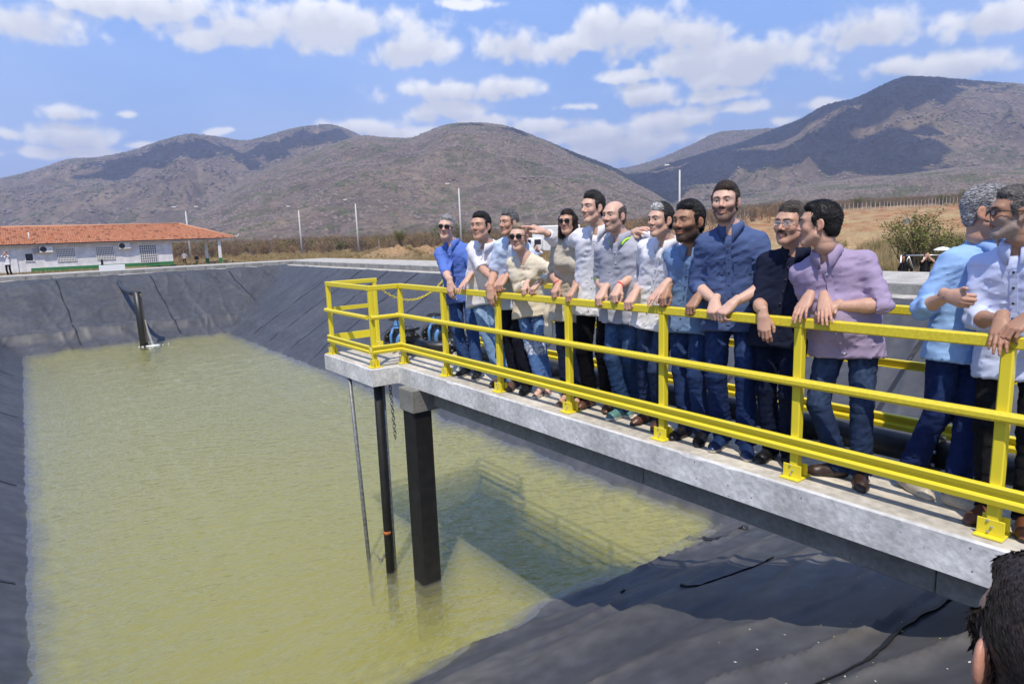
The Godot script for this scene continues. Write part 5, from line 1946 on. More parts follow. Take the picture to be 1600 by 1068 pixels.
func hair_field(c: Dictionary) -> Field:
	var f := Field.new()
	f.cell = c.get("hcell", 0.0042) * 1.1
	var th: float = c.get("hair_th", 0.012)
	var top: float = c.get("hair_top", 0.012)
	var wd: float = c.get("face_w", 1.0)
	var style: String = c.get("hair", "short")
	f.ball(Vector3(0, 0.034 + th * 0.62, -0.014 - th * 0.62), Vector3(0.074 * wd + th * 0.50, 0.084 + th * 0.55, 0.094 + th * 0.42), 0.0)
	if top > 0.0:
		f.ball(Vector3(0, 0.085, -0.005), Vector3(0.056 * wd, 0.040 + top, 0.076), 0.02)
		f.ball(Vector3(0.008, 0.098, 0.046), Vector3(0.046 * wd, 0.018 + top * 0.6, 0.030), 0.02)
	f.ball(Vector3(0, -0.03, -0.050), Vector3(0.060 * wd + th * 0.5, 0.055, 0.050 + th * 0.4), 0.03)
	for s in [-1.0, 1.0]: f.limb(Vector3(s * 0.070 * wd, 0.035, 0.026), Vector3(s * 0.070 * wd, -0.004, 0.020), 0.012, 0.006, 0.01)
	if style == "long":
		f.limb(Vector3(-0.062, 0.03, -0.02), Vector3(-0.078, -0.13, -0.02), 0.040, 0.034, 0.03)
		f.limb(Vector3(0.062, 0.03, -0.02), Vector3(0.078, -0.13, -0.02), 0.040, 0.034, 0.03)
		f.limb(Vector3(0, 0.02, -0.06), Vector3(0, -0.15, -0.075), 0.062, 0.05, 0.03)
	if style == "tied":
		f.ball(Vector3(0, 0.005, -0.115), Vector3(0.034, 0.036, 0.03), 0.015)
	# the face and what is below the hair line are carved away
	var hl: float = c.get("hairline", 0.0)
	f.ball(Vector3(0, -0.026 + hl, 0.100), Vector3(0.084 * wd, 0.108, 0.080), 0.006, true)
	f.ball(Vector3(0, -0.080, 0.060), Vector3(0.105, 0.090, 0.080), 0.006, true)
	if style != "long":
		f.limb(Vector3(-0.12, -0.075, 0.0), Vector3(0.12, -0.075, 0.0), 0.048, 0.048, 0.006, false, true)
		f.cut(Vector3(0, -0.078, -0.05), Vector3(0, -1.0, 0.1), 0.008)
		for s in [-1.0, 1.0]: f.ball(Vector3(s * 0.085, -0.008, -0.010), Vector3(0.030, 0.034, 0.022), 0.004, true)
	else:
		f.ball(Vector3(0, -0.10, 0.045), Vector3(0.062, 0.09, 0.085), 0.01, true)
	if style == "bald":
		f.ball(Vector3(0, 0.125, 0.015), Vector3(0.082, 0.105, 0.125), 0.008, true)
		f.ball(Vector3(0, 0.03, 0.10), Vector3(0.10, 0.10, 0.085), 0.006, true)
	f.wr = sn.duplicate()
	f.wf = Vector3(210.0, 60.0, 110.0) if style != "long" else Vector3(140.0, 25.0, 140.0)
	f.wa = c.get("hair_rough", 0.0026)
	var hc: Vector3 = v3(c.hair_col)
	var gc: Vector3 = v3(c.get("hair_grey", c.hair_col))
	var lock: bool = c.get("white_lock", false)
	var nz2: FastNoiseLite = sn.duplicate()
	f.paint = func(p: Vector3, n: Vector3) -> Color:
		var m := nz2.get_noise_3dv(p * Vector3(420.0, 110.0, 200.0))
		var o := hc.lerp(gc, clampf(0.5 + m * 1.6 + smoothstep(0.05, -0.02, p.y) * 0.35, 0.0, 1.0)) * (1.0 + m * 0.35)
		if lock: o = o.lerp(Vector3(0.62, 0.62, 0.60), smoothstep(0.02, 0.055, p.z) * smoothstep(0.07, 0.095, p.y) * clampf(0.75 + m, 0.0, 1.0))
		return c3(o)
	return f

# ---- hand, in its own frame: +Y to the fingers, +Z the back of the hand, the thumb on side T of X
func hand_field(skin: Color, right: bool, pose: String, cell: float) -> Field:
	var f := Field.new()
	f.cell = cell
	var T := -1.0 if right else 1.0
	var curls := {"grip": [[48, 62, 34], [52, 66, 36], [54, 66, 36], [56, 64, 34]], "relaxed": [[18, 28, 16], [24, 34, 20], [28, 36, 22], [32, 36, 22]], "flat": [[10, 14, 8], [8, 12, 8], [10, 14, 8], [14, 16, 10]], "point": [[14, 10, 6], [46, 52, 30], [58, 62, 36], [62, 64, 36]], "fold": [[58, 50, 26], [60, 54, 30], [62, 56, 30], [62, 56, 30]], "fist": [[70, 80, 45], [74, 84, 46], [76, 84, 46], [78, 82, 44]]}
	var cu: Array = curls[pose]
	var kn := [Vector3(T * 0.029, 0.088, 0.002), Vector3(T * 0.010, 0.094, 0.005), Vector3(T * -0.009, 0.090, 0.004), Vector3(T * -0.027, 0.080, 0.0)]
	var len := [[0.044, 0.026, 0.021], [0.050, 0.030, 0.023], [0.046, 0.028, 0.022], [0.036, 0.021, 0.019]]
	var rad := [0.0098, 0.0102, 0.0097, 0.0087]
	var spread := [5.0, 1.0, -3.0, -8.0]
	# wrist and palm
	f.limb(Vector3(-0.010, -0.045, 0), Vector3(-0.010, 0.004, 0), 0.021, 0.020, 0.0)
	f.limb(Vector3(0.010, -0.045, 0), Vector3(0.010, 0.004, 0), 0.021, 0.020, 0.02)
	for i in 4:
		f.limb(Vector3(kn[i].x * 0.55, 0.004, 0.0), kn[i] + Vector3(0, -0.004, -0.004), 0.0165, 0.0128, 0.016)
	f.limb(Vector3(T * 0.016, 0.012, -0.008), Vector3(T * 0.030, 0.050, -0.014), 0.017, 0.014, 0.016)
	f.limb(Vector3(T * -0.020, 0.012, -0.006), Vector3(T * -0.026, 0.055, -0.010), 0.014, 0.012, 0.014)
	for i in 4:
		var p: Vector3 = kn[i]
		var ang := 0.0
		var sp: float = deg_to_rad(spread[i]) * T
		for j in 3:
			ang += deg_to_rad(cu[i][j])
			var d := Vector3(sin(sp) * cos(ang), cos(sp) * cos(ang), -sin(ang))
			var q: Vector3 = p + d * len[i][j]
			var r: float = rad[i] * (1.0 - 0.11 * j)
			f.limb(p, q, r * 1.03, r * 0.93, 0.005)
			p = q
	# thumb leaves the side of the palm
	var th := [Vector3(T * 0.022, 0.020, -0.010), Vector3(T * 0.046, 0.048, -0.020), Vector3(T * 0.054, 0.076, -0.026), Vector3(T * 0.053, 0.100, -0.030)]
	if pose == "grip" or pose == "fold": th = [Vector3(T * 0.022, 0.020, -0.012), Vector3(T * 0.042, 0.044, -0.030), Vector3(T * 0.042, 0.066, -0.048), Vector3(T * 0.034, 0.084, -0.060)]
	if pose == "fist": th = [Vector3(T * 0.022, 0.020, -0.012), Vector3(T * 0.044, 0.050, -0.014), Vector3(T * 0.056, 0.078, 0.004), Vector3(T * 0.062, 0.104, 0.014)]
	f.limb(th[0], th[1], 0.0165, 0.0130, 0.014)
	f.limb(th[1], th[2], 0.0125, 0.0112, 0.006)
	f.limb(th[2], th[3], 0.0112, 0.0092, 0.005)
	var s := v3(skin)
	var nz3: FastNoiseLite = sn.duplicate()
	f.paint = func(p: Vector3, n: Vector3) -> Color:
		var m := nz3.get_noise_3dv(p * 220.0)
		var o := s * (1.0 + m * 0.14)
		# redder finger ends and knuckles
		var k := 0.0
		for i in 4: k = maxf(k, exp(-(p - kn[i] - Vector3(0, 0, 0.008)).length_squared() / 0.00010))
		o = o.lerp(Vector3(s.x * 1.02, s.y * 0.78, s.z * 0.72), clampf(k * 0.5 + (0.35 if p.y > 0.11 or p.z < -0.05 else 0.0), 0.0, 0.7))
		return c3(o)
	return f

func two_bone(a: Vector3, w: Vector3, l1: float, l2: float, hint: Vector3) -> Vector3:
	var d := w - a
	var l := d.length()
	var k := (l1 + l2) * 0.998
	if l > k:
		var g := l / k
		l1 *= g
		l2 *= g
	var dir := d / l
	var x := (l1 * l1 - l2 * l2 + l * l) / (2.0 * l)
	var h := sqrt(maxf(l1 * l1 - x * x, 0.0))
	var pole := (hint - a) - dir * (hint - a).dot(dir)
	return a + dir * x + pole.normalized() * h

var people := []

func frame(y: Vector3, z: Vector3) -> Basis:
	var yy := y.normalized()
	var zz := (z - yy * z.dot(yy)).normalized()
	return Basis(yy.cross(zz), yy, zz)

# queues the fields of one person; finish_people() makes the meshes
func person(c: Dictionary) -> void:
	var s: float = c.get("s", 1.0)
	var fem: bool = c.get("woman", false)
	var g: float = c.get("girth", 1.0)
	var H: Vector3 = c.hip
	var N: Vector3 = c.neck
	var U := (N - H).normalized()
	var F: Vector3 = c.face_body
	F = (F - U * F.dot(U)).normalized()
	var R := F.cross(U)                       # the person's own right
	var sw: float = (0.155 if fem else 0.174) * s * c.get("broad", 1.0)
	var job := {"c": c}
	var cell: float = c.get("cell", 0.0105)
	# shoulders: each may be raised or brought forward
	var sh := [N - U * 0.112 * s + R * sw + c.get("sh_r", Vector3.ZERO), N - U * 0.112 * s - R * sw + c.get("sh_l", Vector3.ZERO)]
	var l1 := 0.292 * s
	var l2 := 0.262 * s
	var el := []
	var wr := []
	var arms: Array = [c.arm_r, c.arm_l]
	for i in 2:
		var a: Dictionary = arms[i]
		wr.append(a.w)
		el.append(two_bone(sh[i], a.w, l1, l2, a.e))
	var hipw: float = (0.098 if fem else 0.092) * s
	var hj := [H + R * hipw - Vector3(0, 0.02, 0) * s, H - R * hipw - Vector3(0, 0.02, 0) * s]
	var feet: Array = [c.foot_r, c.foot_l]
	var ank := []
	var knee := []
	var toe := []
	for i in 2:
		var p: Vector3 = feet[i][0]
		var ty: Vector3 = feet[i][1]
		toe.append(ty)
		var an := p - ty * 0.055 + Vector3(0, 0.085 * s, 0)
		ank.append(an)
		knee.append(two_bone(hj[i], an, 0.44 * s, 0.43 * s, hj[i] + ty * 0.6 + F * 0.6 - Vector3(0, 0.4, 0)))
	# --- body: skin, one surface from neck to ankles; thin where clothes cover it
	var hb := frame(c.head_up, c.head_face)
	var hs: float = c.get("hs", 1.0)
	var hx := Transform3D(hb.scaled(Vector3.ONE * hs), c.head)
	var b := Field.new()
	b.cell = 0.012
	var nk: Vector3 = hx * Vector3(0, -0.085, -0.03)
	var nr: float = (0.047 if fem else 0.058) * hs * c.get("neck_r", 1.0)
	b.limb(nk, N + F * 0.0 - U * 0.02, nr * 0.98, nr * 1.08, 0.0)
	b.limb(N - U * 0.035, N - U * 0.20 * s - F * 0.01, 0.062 * s, 0.07 * s, 0.05)
	b.limb(sh[0] - R * 0.03, sh[1] + R * 0.03, 0.040 * s, 0.040 * s, 0.04)
	b.ball(N - U * 0.070 * s + F * 0.034 * s, Vector3(0.055, 0.070, 0.050) * s, 0.04, false, Basis(R, U, F).orthonormalized())
	if c.get("v_neck", 0.0) > 0.0:
		for q in [-1.0, 1.0]: b.ball(N - U * 0.125 * s + R * 0.035 * q * s + F * 0.040 * s, Vector3(0.055, 0.085, 0.062) * s, 0.04)
	b.limb(N - U * 0.20 * s, H, 0.07 * s, 0.07 * s, 0.05)
	for i in 2:
		b.limb(sh[i], el[i], 0.044 * s, 0.039 * s, 0.03)
		b.limb(el[i], el[i].lerp(wr[i], 0.35), 0.040 * s, 0.043 * s, 0.02)
		b.limb(el[i].lerp(wr[i], 0.35), wr[i], 0.043 * s, 0.0265 * s, 0.02)
		b.limb(hj[i], knee[i], 0.065 * s, 0.048 * s, 0.03)
		b.limb(knee[i], ank[i], 0.045 * s, 0.033 * s, 0.02)
		if c.get("sandals", false):
			b.limb(ank[i], ank[i] + toe[i] * 0.13 - Vector3(0, 0.055, 0), 0.032, 0.026, 0.02)
	var sk: Vector3 = v3(c.skin)
	var nz4: FastNoiseLite = sn.duplicate()
	b.paint = func(p: Vector3, n: Vector3) -> Color: return c3(sk * (1.0 + nz4.get_noise_3dv(p * 90.0) * 0.12))
	jobs.append(b)
	job.body = b
	# --- head, hair, hands
	var hf := head_field(c)
	hf.to = hx
	jobs.append(hf)
	job.head = hf
	if c.get("hair", "short") != "none":
		var hr := hair_field(c)
		hr.to = hx
		jobs.append(hr)
		job.hair = hr
	job.hands = []
	for i in 2:
		var a: Dictionary = arms[i]
		var hd := hand_field(c.skin, i == 0, a.get("pose", "grip"), c.get("handcell", 0.0042))
		var hbz := frame(a.d, a.back)
		hd.to = Transform3D(hbz.scaled(Vector3.ONE * s * (0.92 if fem else 1.03)), a.w + a.d.normalized() * 0.012)
		jobs.append(hd)
		job.hands.append(hd)
	# --- shirt
	var t := Field.new()
	t.cell = cell
	var ch: float = (0.100 if fem else 0.113) * s * c.get("chest", 1.0)
	var wa: float = (0.090 if fem else 0.108) * s * g
	var ct := N - U * 0.150 * s + F * 0.004
	var cs: float = 0.078 * s * c.get("broad", 1.0)
	var lw := H + U * 0.16 * s + F * 0.012
	var hem: float = c.get("hem", 0.0)
	var legd: Vector3 = (((knee[0] as Vector3) + (knee[1] as Vector3)) / 2.0 - H).normalized()
	legd = (legd - U * 0.5).normalized()
	for q in [-1.0, 1.0]:
		t.limb(ct + R * cs * q, lw + R * 0.070 * s * g * q + F * 0.02 * (g - 1.0) * 4.0 * s, ch, wa, 0.07)
		t.limb(lw + R * 0.072 * s * g * q + F * 0.02 * (g - 1.0) * 4.0 * s, H + legd * (0.20 + hem) * s + F * 0.024 * s + R * 0.080 * s * q, wa, (0.132 if not fem else 0.136) * s * lerpf(1.0, g, 0.5), 0.05)
		t.limb(N - U * 0.040 * s + R * 0.040 * q * s - F * 0.016, sh[0 if q > 0.0 else 1] + U * 0.002, 0.046 * s, 0.050 * s, 0.04)
	t.ball(N - U * 0.085 * s + F * 0.018 * s, Vector3(0.120, 0.070, 0.085) * s, 0.04, false, Basis(R, U, F).orthonormalized())
	if fem:
		for q in [-1.0, 1.0]: t.ball(N - U * 0.215 * s + F * 0.085 * s + R * 0.072 * q * s, Vector3(0.070, 0.068, 0.062) * s, 0.05)
	elif g > 1.12:
		t.ball(lw + F * 0.075 * s * g - U * 0.01, Vector3(0.13, 0.14, 0.10) * s * g, 0.08)
	var sl: float = c.get("sleeve", 0.35)       # how far down the forearm, or up the upper arm when below 0
	for i in 2:
		var sr: float = 0.061 * s * (0.86 if fem else 1.0) * c.get("sleeve_w", 1.0)
		var q: float = arms[i].get("sleeve", sl)
		var e2: Vector3 = el[i]
		if q > 0.0:
			t.limb(sh[i], e2, sr * 1.05, sr * 0.86, 0.035)
			var ce: Vector3 = e2.lerp(wr[i], q)
			t.limb(e2, ce, sr * 0.86, lerpf(sr * 0.84, 0.043 * s, q * 0.7), 0.02, true)
			if not c.get("full_sleeve", false): t.limb(e2.lerp(wr[i], maxf(q - 0.17, 0.0)), ce, lerpf(sr * 0.84, 0.043 * s, q * 0.7) + 0.006, lerpf(sr * 0.84, 0.043 * s, q * 0.7) + 0.007, 0.006, true)
		else:
			var ce: Vector3 = e2.lerp(sh[i], -q)
			t.limb(sh[i], ce, sr * 1.06, sr * 0.98, 0.035, true)
			t.limb(sh[i].lerp(ce, 0.75), ce, sr * 0.98, sr * 1.0, 0.01, true)
	# neck opening
	t.limb(N - U * 0.012 + F * 0.006, nk + U * 0.10, nr * 1.06, nr * 1.3, 0.006, false, true)
	if c.get("collar", true): t.limb(N + U * 0.02 + F * 0.06, N - U * c.get("open", 0.06) + F * 0.15, 0.026, 0.004, 0.006, false, true)
	var vn: float = c.get("v_neck", 0.0)
	if vn > 0.0:
		t.limb(N + F * 0.05 + U * 0.02, N - U * vn + F * 0.17, 0.046 * s, 0.006, 0.006, false, true)
	# hem
	if not c.get("tucked", false):
		t.cut(H + legd * (0.155 * s + hem), legd - F * c.get("hem_tilt", 0.0), 0.004)
	else:
		t.cut(H + U * 0.055 * s, -U, 0.01)
	t.wr = wn.duplicate()
	t.wf = c.get("fold_f", Vector3(5.0, 8.5, 5.0))
	t.crease = true
	t.wa = c.get("fold", 0.0115)
	var sc: Vector3 = v3(c.shirt)
	var trim: Vector3 = v3(c.get("trim", c.shirt))
	var has_trim: bool = c.has("trim")
	var arm_end := []
	for i in 2: arm_end.append([sh[i], el[i]])
	var slv := sl
	var rib: bool = c.get("knit", false)
	var nz5: FastNoiseLite = sn.duplicate()
	t.paint = func(p: Vector3, n: Vector3) -> Color:
		var m := nz5.get_noise_3dv(p * 26.0)
		var o := sc * (1.0 + m * 0.05)
		if rib: o *= 1.0 + 0.06 * sin(p.y * 520.0)
		if has_trim and slv < 0.0:
			for i in 2:
				var dd: Vector3 = arm_end[i][1] - arm_end[i][0]
				var along: float = (p - arm_end[i][0]).dot(dd.normalized()) / dd.length()
				if along > 1.0 + slv - 0.045 and absf((p - arm_end[i][0]).dot(R)) < 0.5 and (p - (arm_end[i][0] as Vector3)).length() < 0.36 and (p - ((arm_end[i][0] as Vector3) + dd * along)).length() < 0.085: o = trim
		return c3(o)
	jobs.append(t)
	job.shirt = t
	# --- trousers
	var pn := Field.new()
	pn.cell = cell
	var slim: float = c.get("slim", 1.0)
	pn.limb(H - U * 0.02 * s + R * 0.06 * s, H - U * 0.07 * s + R * 0.065 * s, 0.088 * s * lerpf(1.0, g, 0.6), 0.098 * s, 0.05)
	pn.limb(H - U * 0.02 * s - R * 0.06 * s, H - U * 0.07 * s - R * 0.065 * s, 0.088 * s * lerpf(1.0, g, 0.6), 0.098 * s, 0.05)
	for i in 2:
		pn.limb(hj[i], knee[i], 0.086 * s * slim * lerpf(1.0, g, 0.35), 0.068 * s * slim, 0.035)
		var end: Vector3 = ank[i] + (knee[i] - ank[i]).normalized() * c.get("ankle", -0.025)
		pn.limb(knee[i], end, 0.066 * s * slim, c.get("hem_r", 0.060) * s, 0.02, true)
	pn.wr = wn.duplicate()
	pn.wf = Vector3(5.0, 13.0, 5.0)
	pn.crease = true
	pn.wa = c.get("trouser_fold", 0.010)
	pn.wlo = 0.32 + float(feet[0][0].y)
	pn.wgrow = 1.2
	var pc: Vector3 = v3(c.trousers)
	var fade: Vector3 = v3(c.get("fade", c.trousers))
	var rip: bool = c.get("ripped", false)
	var kn := knee
	var hjj := hj
	var nz6: FastNoiseLite = sn.duplicate()
	pn.paint = func(p: Vector3, n: Vector3) -> Color:
		var m := nz6.get_noise_3dv(p * Vector3(30.0, 18.0, 30.0))
		var o := pc
		# worn lighter down the front of the thigh and at the knee
		var fr := clampf(n.dot(F), 0.0, 1.0)
		var d := 1e3
		for i in 2: d = minf(d, (p - (hjj[i] as Vector3).lerp(kn[i], 0.6)).length())
		o = o.lerp(fade, clampf(fr * smoothstep(0.30, 0.08, d) * (0.75 + m * 0.8), 0.0, 1.0))
		if rip:
			for i in 2:
				var e := p - (kn[i] as Vector3)
				if absf(e.y + 0.03 * i) < 0.05 and fr > 0.35: o = o.lerp(Vector3(0.52, 0.54, 0.58), clampf(0.35 + nz6.get_noise_3dv(p * Vector3(60.0, 340.0, 60.0)) * 1.8, 0.0, 0.95))
		o *= 1.0 + m * 0.18 + nz6.get_noise_3dv(p * 240.0) * 0.10
		return c3(o)
	jobs.append(pn)
	job.trousers = pn
	# --- shoes
	job.shoes = []
	for i in 2:
		var f := Field.new()
		f.cell = 0.0062
		var p: Vector3 = feet[i][0]
		var d: Vector3 = toe[i]
		var x := d.cross(Vector3.UP)
		var k: float = s * (0.88 if fem else 1.0)
		var sandal: bool = c.get("sandals", false)
		if sandal:
			f.limb(p - d * 0.10 * k + Vector3(0, 0.008, 0), p + d * 0.11 * k + Vector3(0, 0.008, 0), 0.030 * k, 0.038 * k, 0.02)
			f.limb(p + d * 0.06 * k - x * 0.036 + Vector3(0, 0.02, 0), p + d * 0.05 * k + Vector3(0, 0.062, 0), 0.010, 0.010, 0.008)
			f.limb(p + d * 0.06 * k + x * 0.036 + Vector3(0, 0.02, 0), p + d * 0.05 * k + Vector3(0, 0.062, 0), 0.010, 0.010, 0.008)
			f.limb(p - d * 0.09 * k - x * 0.02 + Vector3(0, 0.03, 0), p - d * 0.06 * k + Vector3(0, 0.10, 0), 0.008, 0.008, 0.008)
			f.limb(p - d * 0.09 * k + x * 0.02 + Vector3(0, 0.03, 0), p - d * 0.06 * k + Vector3(0, 0.10, 0), 0.008, 0.008, 0.008)
		else:
			f.limb(p - d * 0.085 * k + Vector3(0, 0.034, 0), p - d * 0.0 * k + Vector3(0, 0.034, 0), 0.036 * k, 0.038 * k, 0.0)
			f.limb(p - d * 0.0 * k + Vector3(0, 0.034, 0), p + d * 0.085 * k + Vector3(0, 0.020, 0), 0.039 * k, 0.043 * k, 0.03)
			f.limb(p + d * 0.085 * k + Vector3(0, 0.018, 0), p + d * 0.125 * k + Vector3(0, 0.012, 0), 0.041 * k, 0.030 * k, 0.02)
			f.limb(p - d * 0.055 * k + Vector3(0, 0.05, 0), p - d * 0.060 * k + Vector3(0, 0.115, 0), 0.040 * k, 0.040 * k, 0.03)
			f.limb(p + d * 0.0 * k + Vector3(0, 0.058, 0), p + d * 0.05 * k + Vector3(0, 0.045, 0), 0.026 * k, 0.024 * k, 0.02)
		f.cut(Vector3(0, p.y + 0.001, 0), Vector3(0, -1, 0), 0.002)
		if not sandal: f.cut(Vector3(0, p.y + 0.125, 0), Vector3(0, 1, 0), 0.004)
		var sh0: Vector3 = v3(c.shoe)
		var so: Vector3 = v3(c.get("sole", Color(0.015, 0.014, 0.013)))
		var py := p.y
		var nz7: FastNoiseLite = sn.duplicate()
		f.paint = func(q: Vector3, n: Vector3) -> Color:
			var m := nz7.get_noise_3dv(q * 120.0)
			return c3(so if q.y < py + 0.021 else sh0 * (1.0 + m * 0.35))
		jobs.append(f)
		job.shoes.append(f)
	job.N = N; job.U = U; job.F = F; job.R = R; job.nr = nr; job.hx = hx; job.s = s; job.H = H; job.wr = wr; job.el = el; job.arms = arms
	people.append(job)

func strands(f: Field, hx: Transform3D, c: Dictionary, parent: Node3D) -> void:
	# single locks combed back over the hair, so that its outline is not a smooth cap
	var q := RandomNumberGenerator.new()
	q.seed = 40 + f.pos.size()
	var st := mb()
	var n: int = int(minf(f.pos.size() * 0.55, c.get("strands", 5200.0)))
	var long: bool = c.get("hair", "short") == "long"
	var hs: float = c.get("hs", 1.0)
	var lift: float = c.get("lift", 1.0)
	for k in n:
		var i := q.randi() % f.pos.size()
		var p := f.pos[i]
		var nr := f.nor[i]
		var l := hx.basis.inverse() * nr
		if l.y < -0.75: continue
		var flow := Vector3(q.randfn() * 0.25 + 0.15, -0.35 if not long else -1.2, -0.9 if not long else -0.3) 
		var t := hx.basis * flow
		t = (t - nr * t.dot(nr)).normalized()
		var len: float = q.randf_range(0.010, 0.022) * hs * (2.2 if long else 1.0) * c.get("strand", 1.0)
		var w: Vector3 = t.cross(nr).normalized() * q.randf_range(0.0009, 0.0016) * hs
		var a := p - nr * 0.002
		var m: Vector3 = p + t * len * 0.55 + nr * q.randf_range(0.001, 0.005) * hs * lift
		var e: Vector3 = p + t * len + nr * q.randf_range(-0.001, 0.006) * hs * lift
		st.set_color(f.col[i] * q.randf_range(1.0 - 0.45 * lift, 1.0 + 0.7 * lift))
		quad(st, a - w, m - w, m + w, a + w)
		tri(st, m - w, e, m + w)
	st.generate_normals()
	put("strand", st.commit(), M.hair, parent).set_meta("kind", "stuff")

func traced_strip(st: SurfaceTool, f: Field, pts: Array, dir: Vector3, side: Vector3, w: float, lift: float) -> void:
	# a strip of cloth laid on the surface found along dir; its own line is smoothed
	var mid := []
	for p in pts: mid.append([f.trace(p - side * w * 0.45 - dir * 0.35, dir), f.trace(p + side * w * 0.45 - dir * 0.35, dir)])
	var prev := []
	for i in mid.size():
		var l := Vector3.ZERO
		var r := Vector3.ZERO
		var n := 0
		for k in range(maxi(i - 2, 0), mini(i + 3, mid.size())):
			l += mid[k][0]; r += mid[k][1]; n += 1
		l = l / n + (pts[i] - (pts[maxi(i - 2, 0)] + pts[mini(i + 2, pts.size() - 1)]) / 2.0) * 0.0
		r = r / n
		l -= dir * lift + side * w * 0.05
		r -= dir * lift - side * w * 0.05
		var ring := [l + dir * (lift + 0.012), l, r, r + dir * (lift + 0.012)]
		if prev and l.distance_to(prev[1]) < 0.10:
			for k in 3: quad(st, prev[k], ring[k], ring[k + 1], prev[k + 1])
		prev = ring

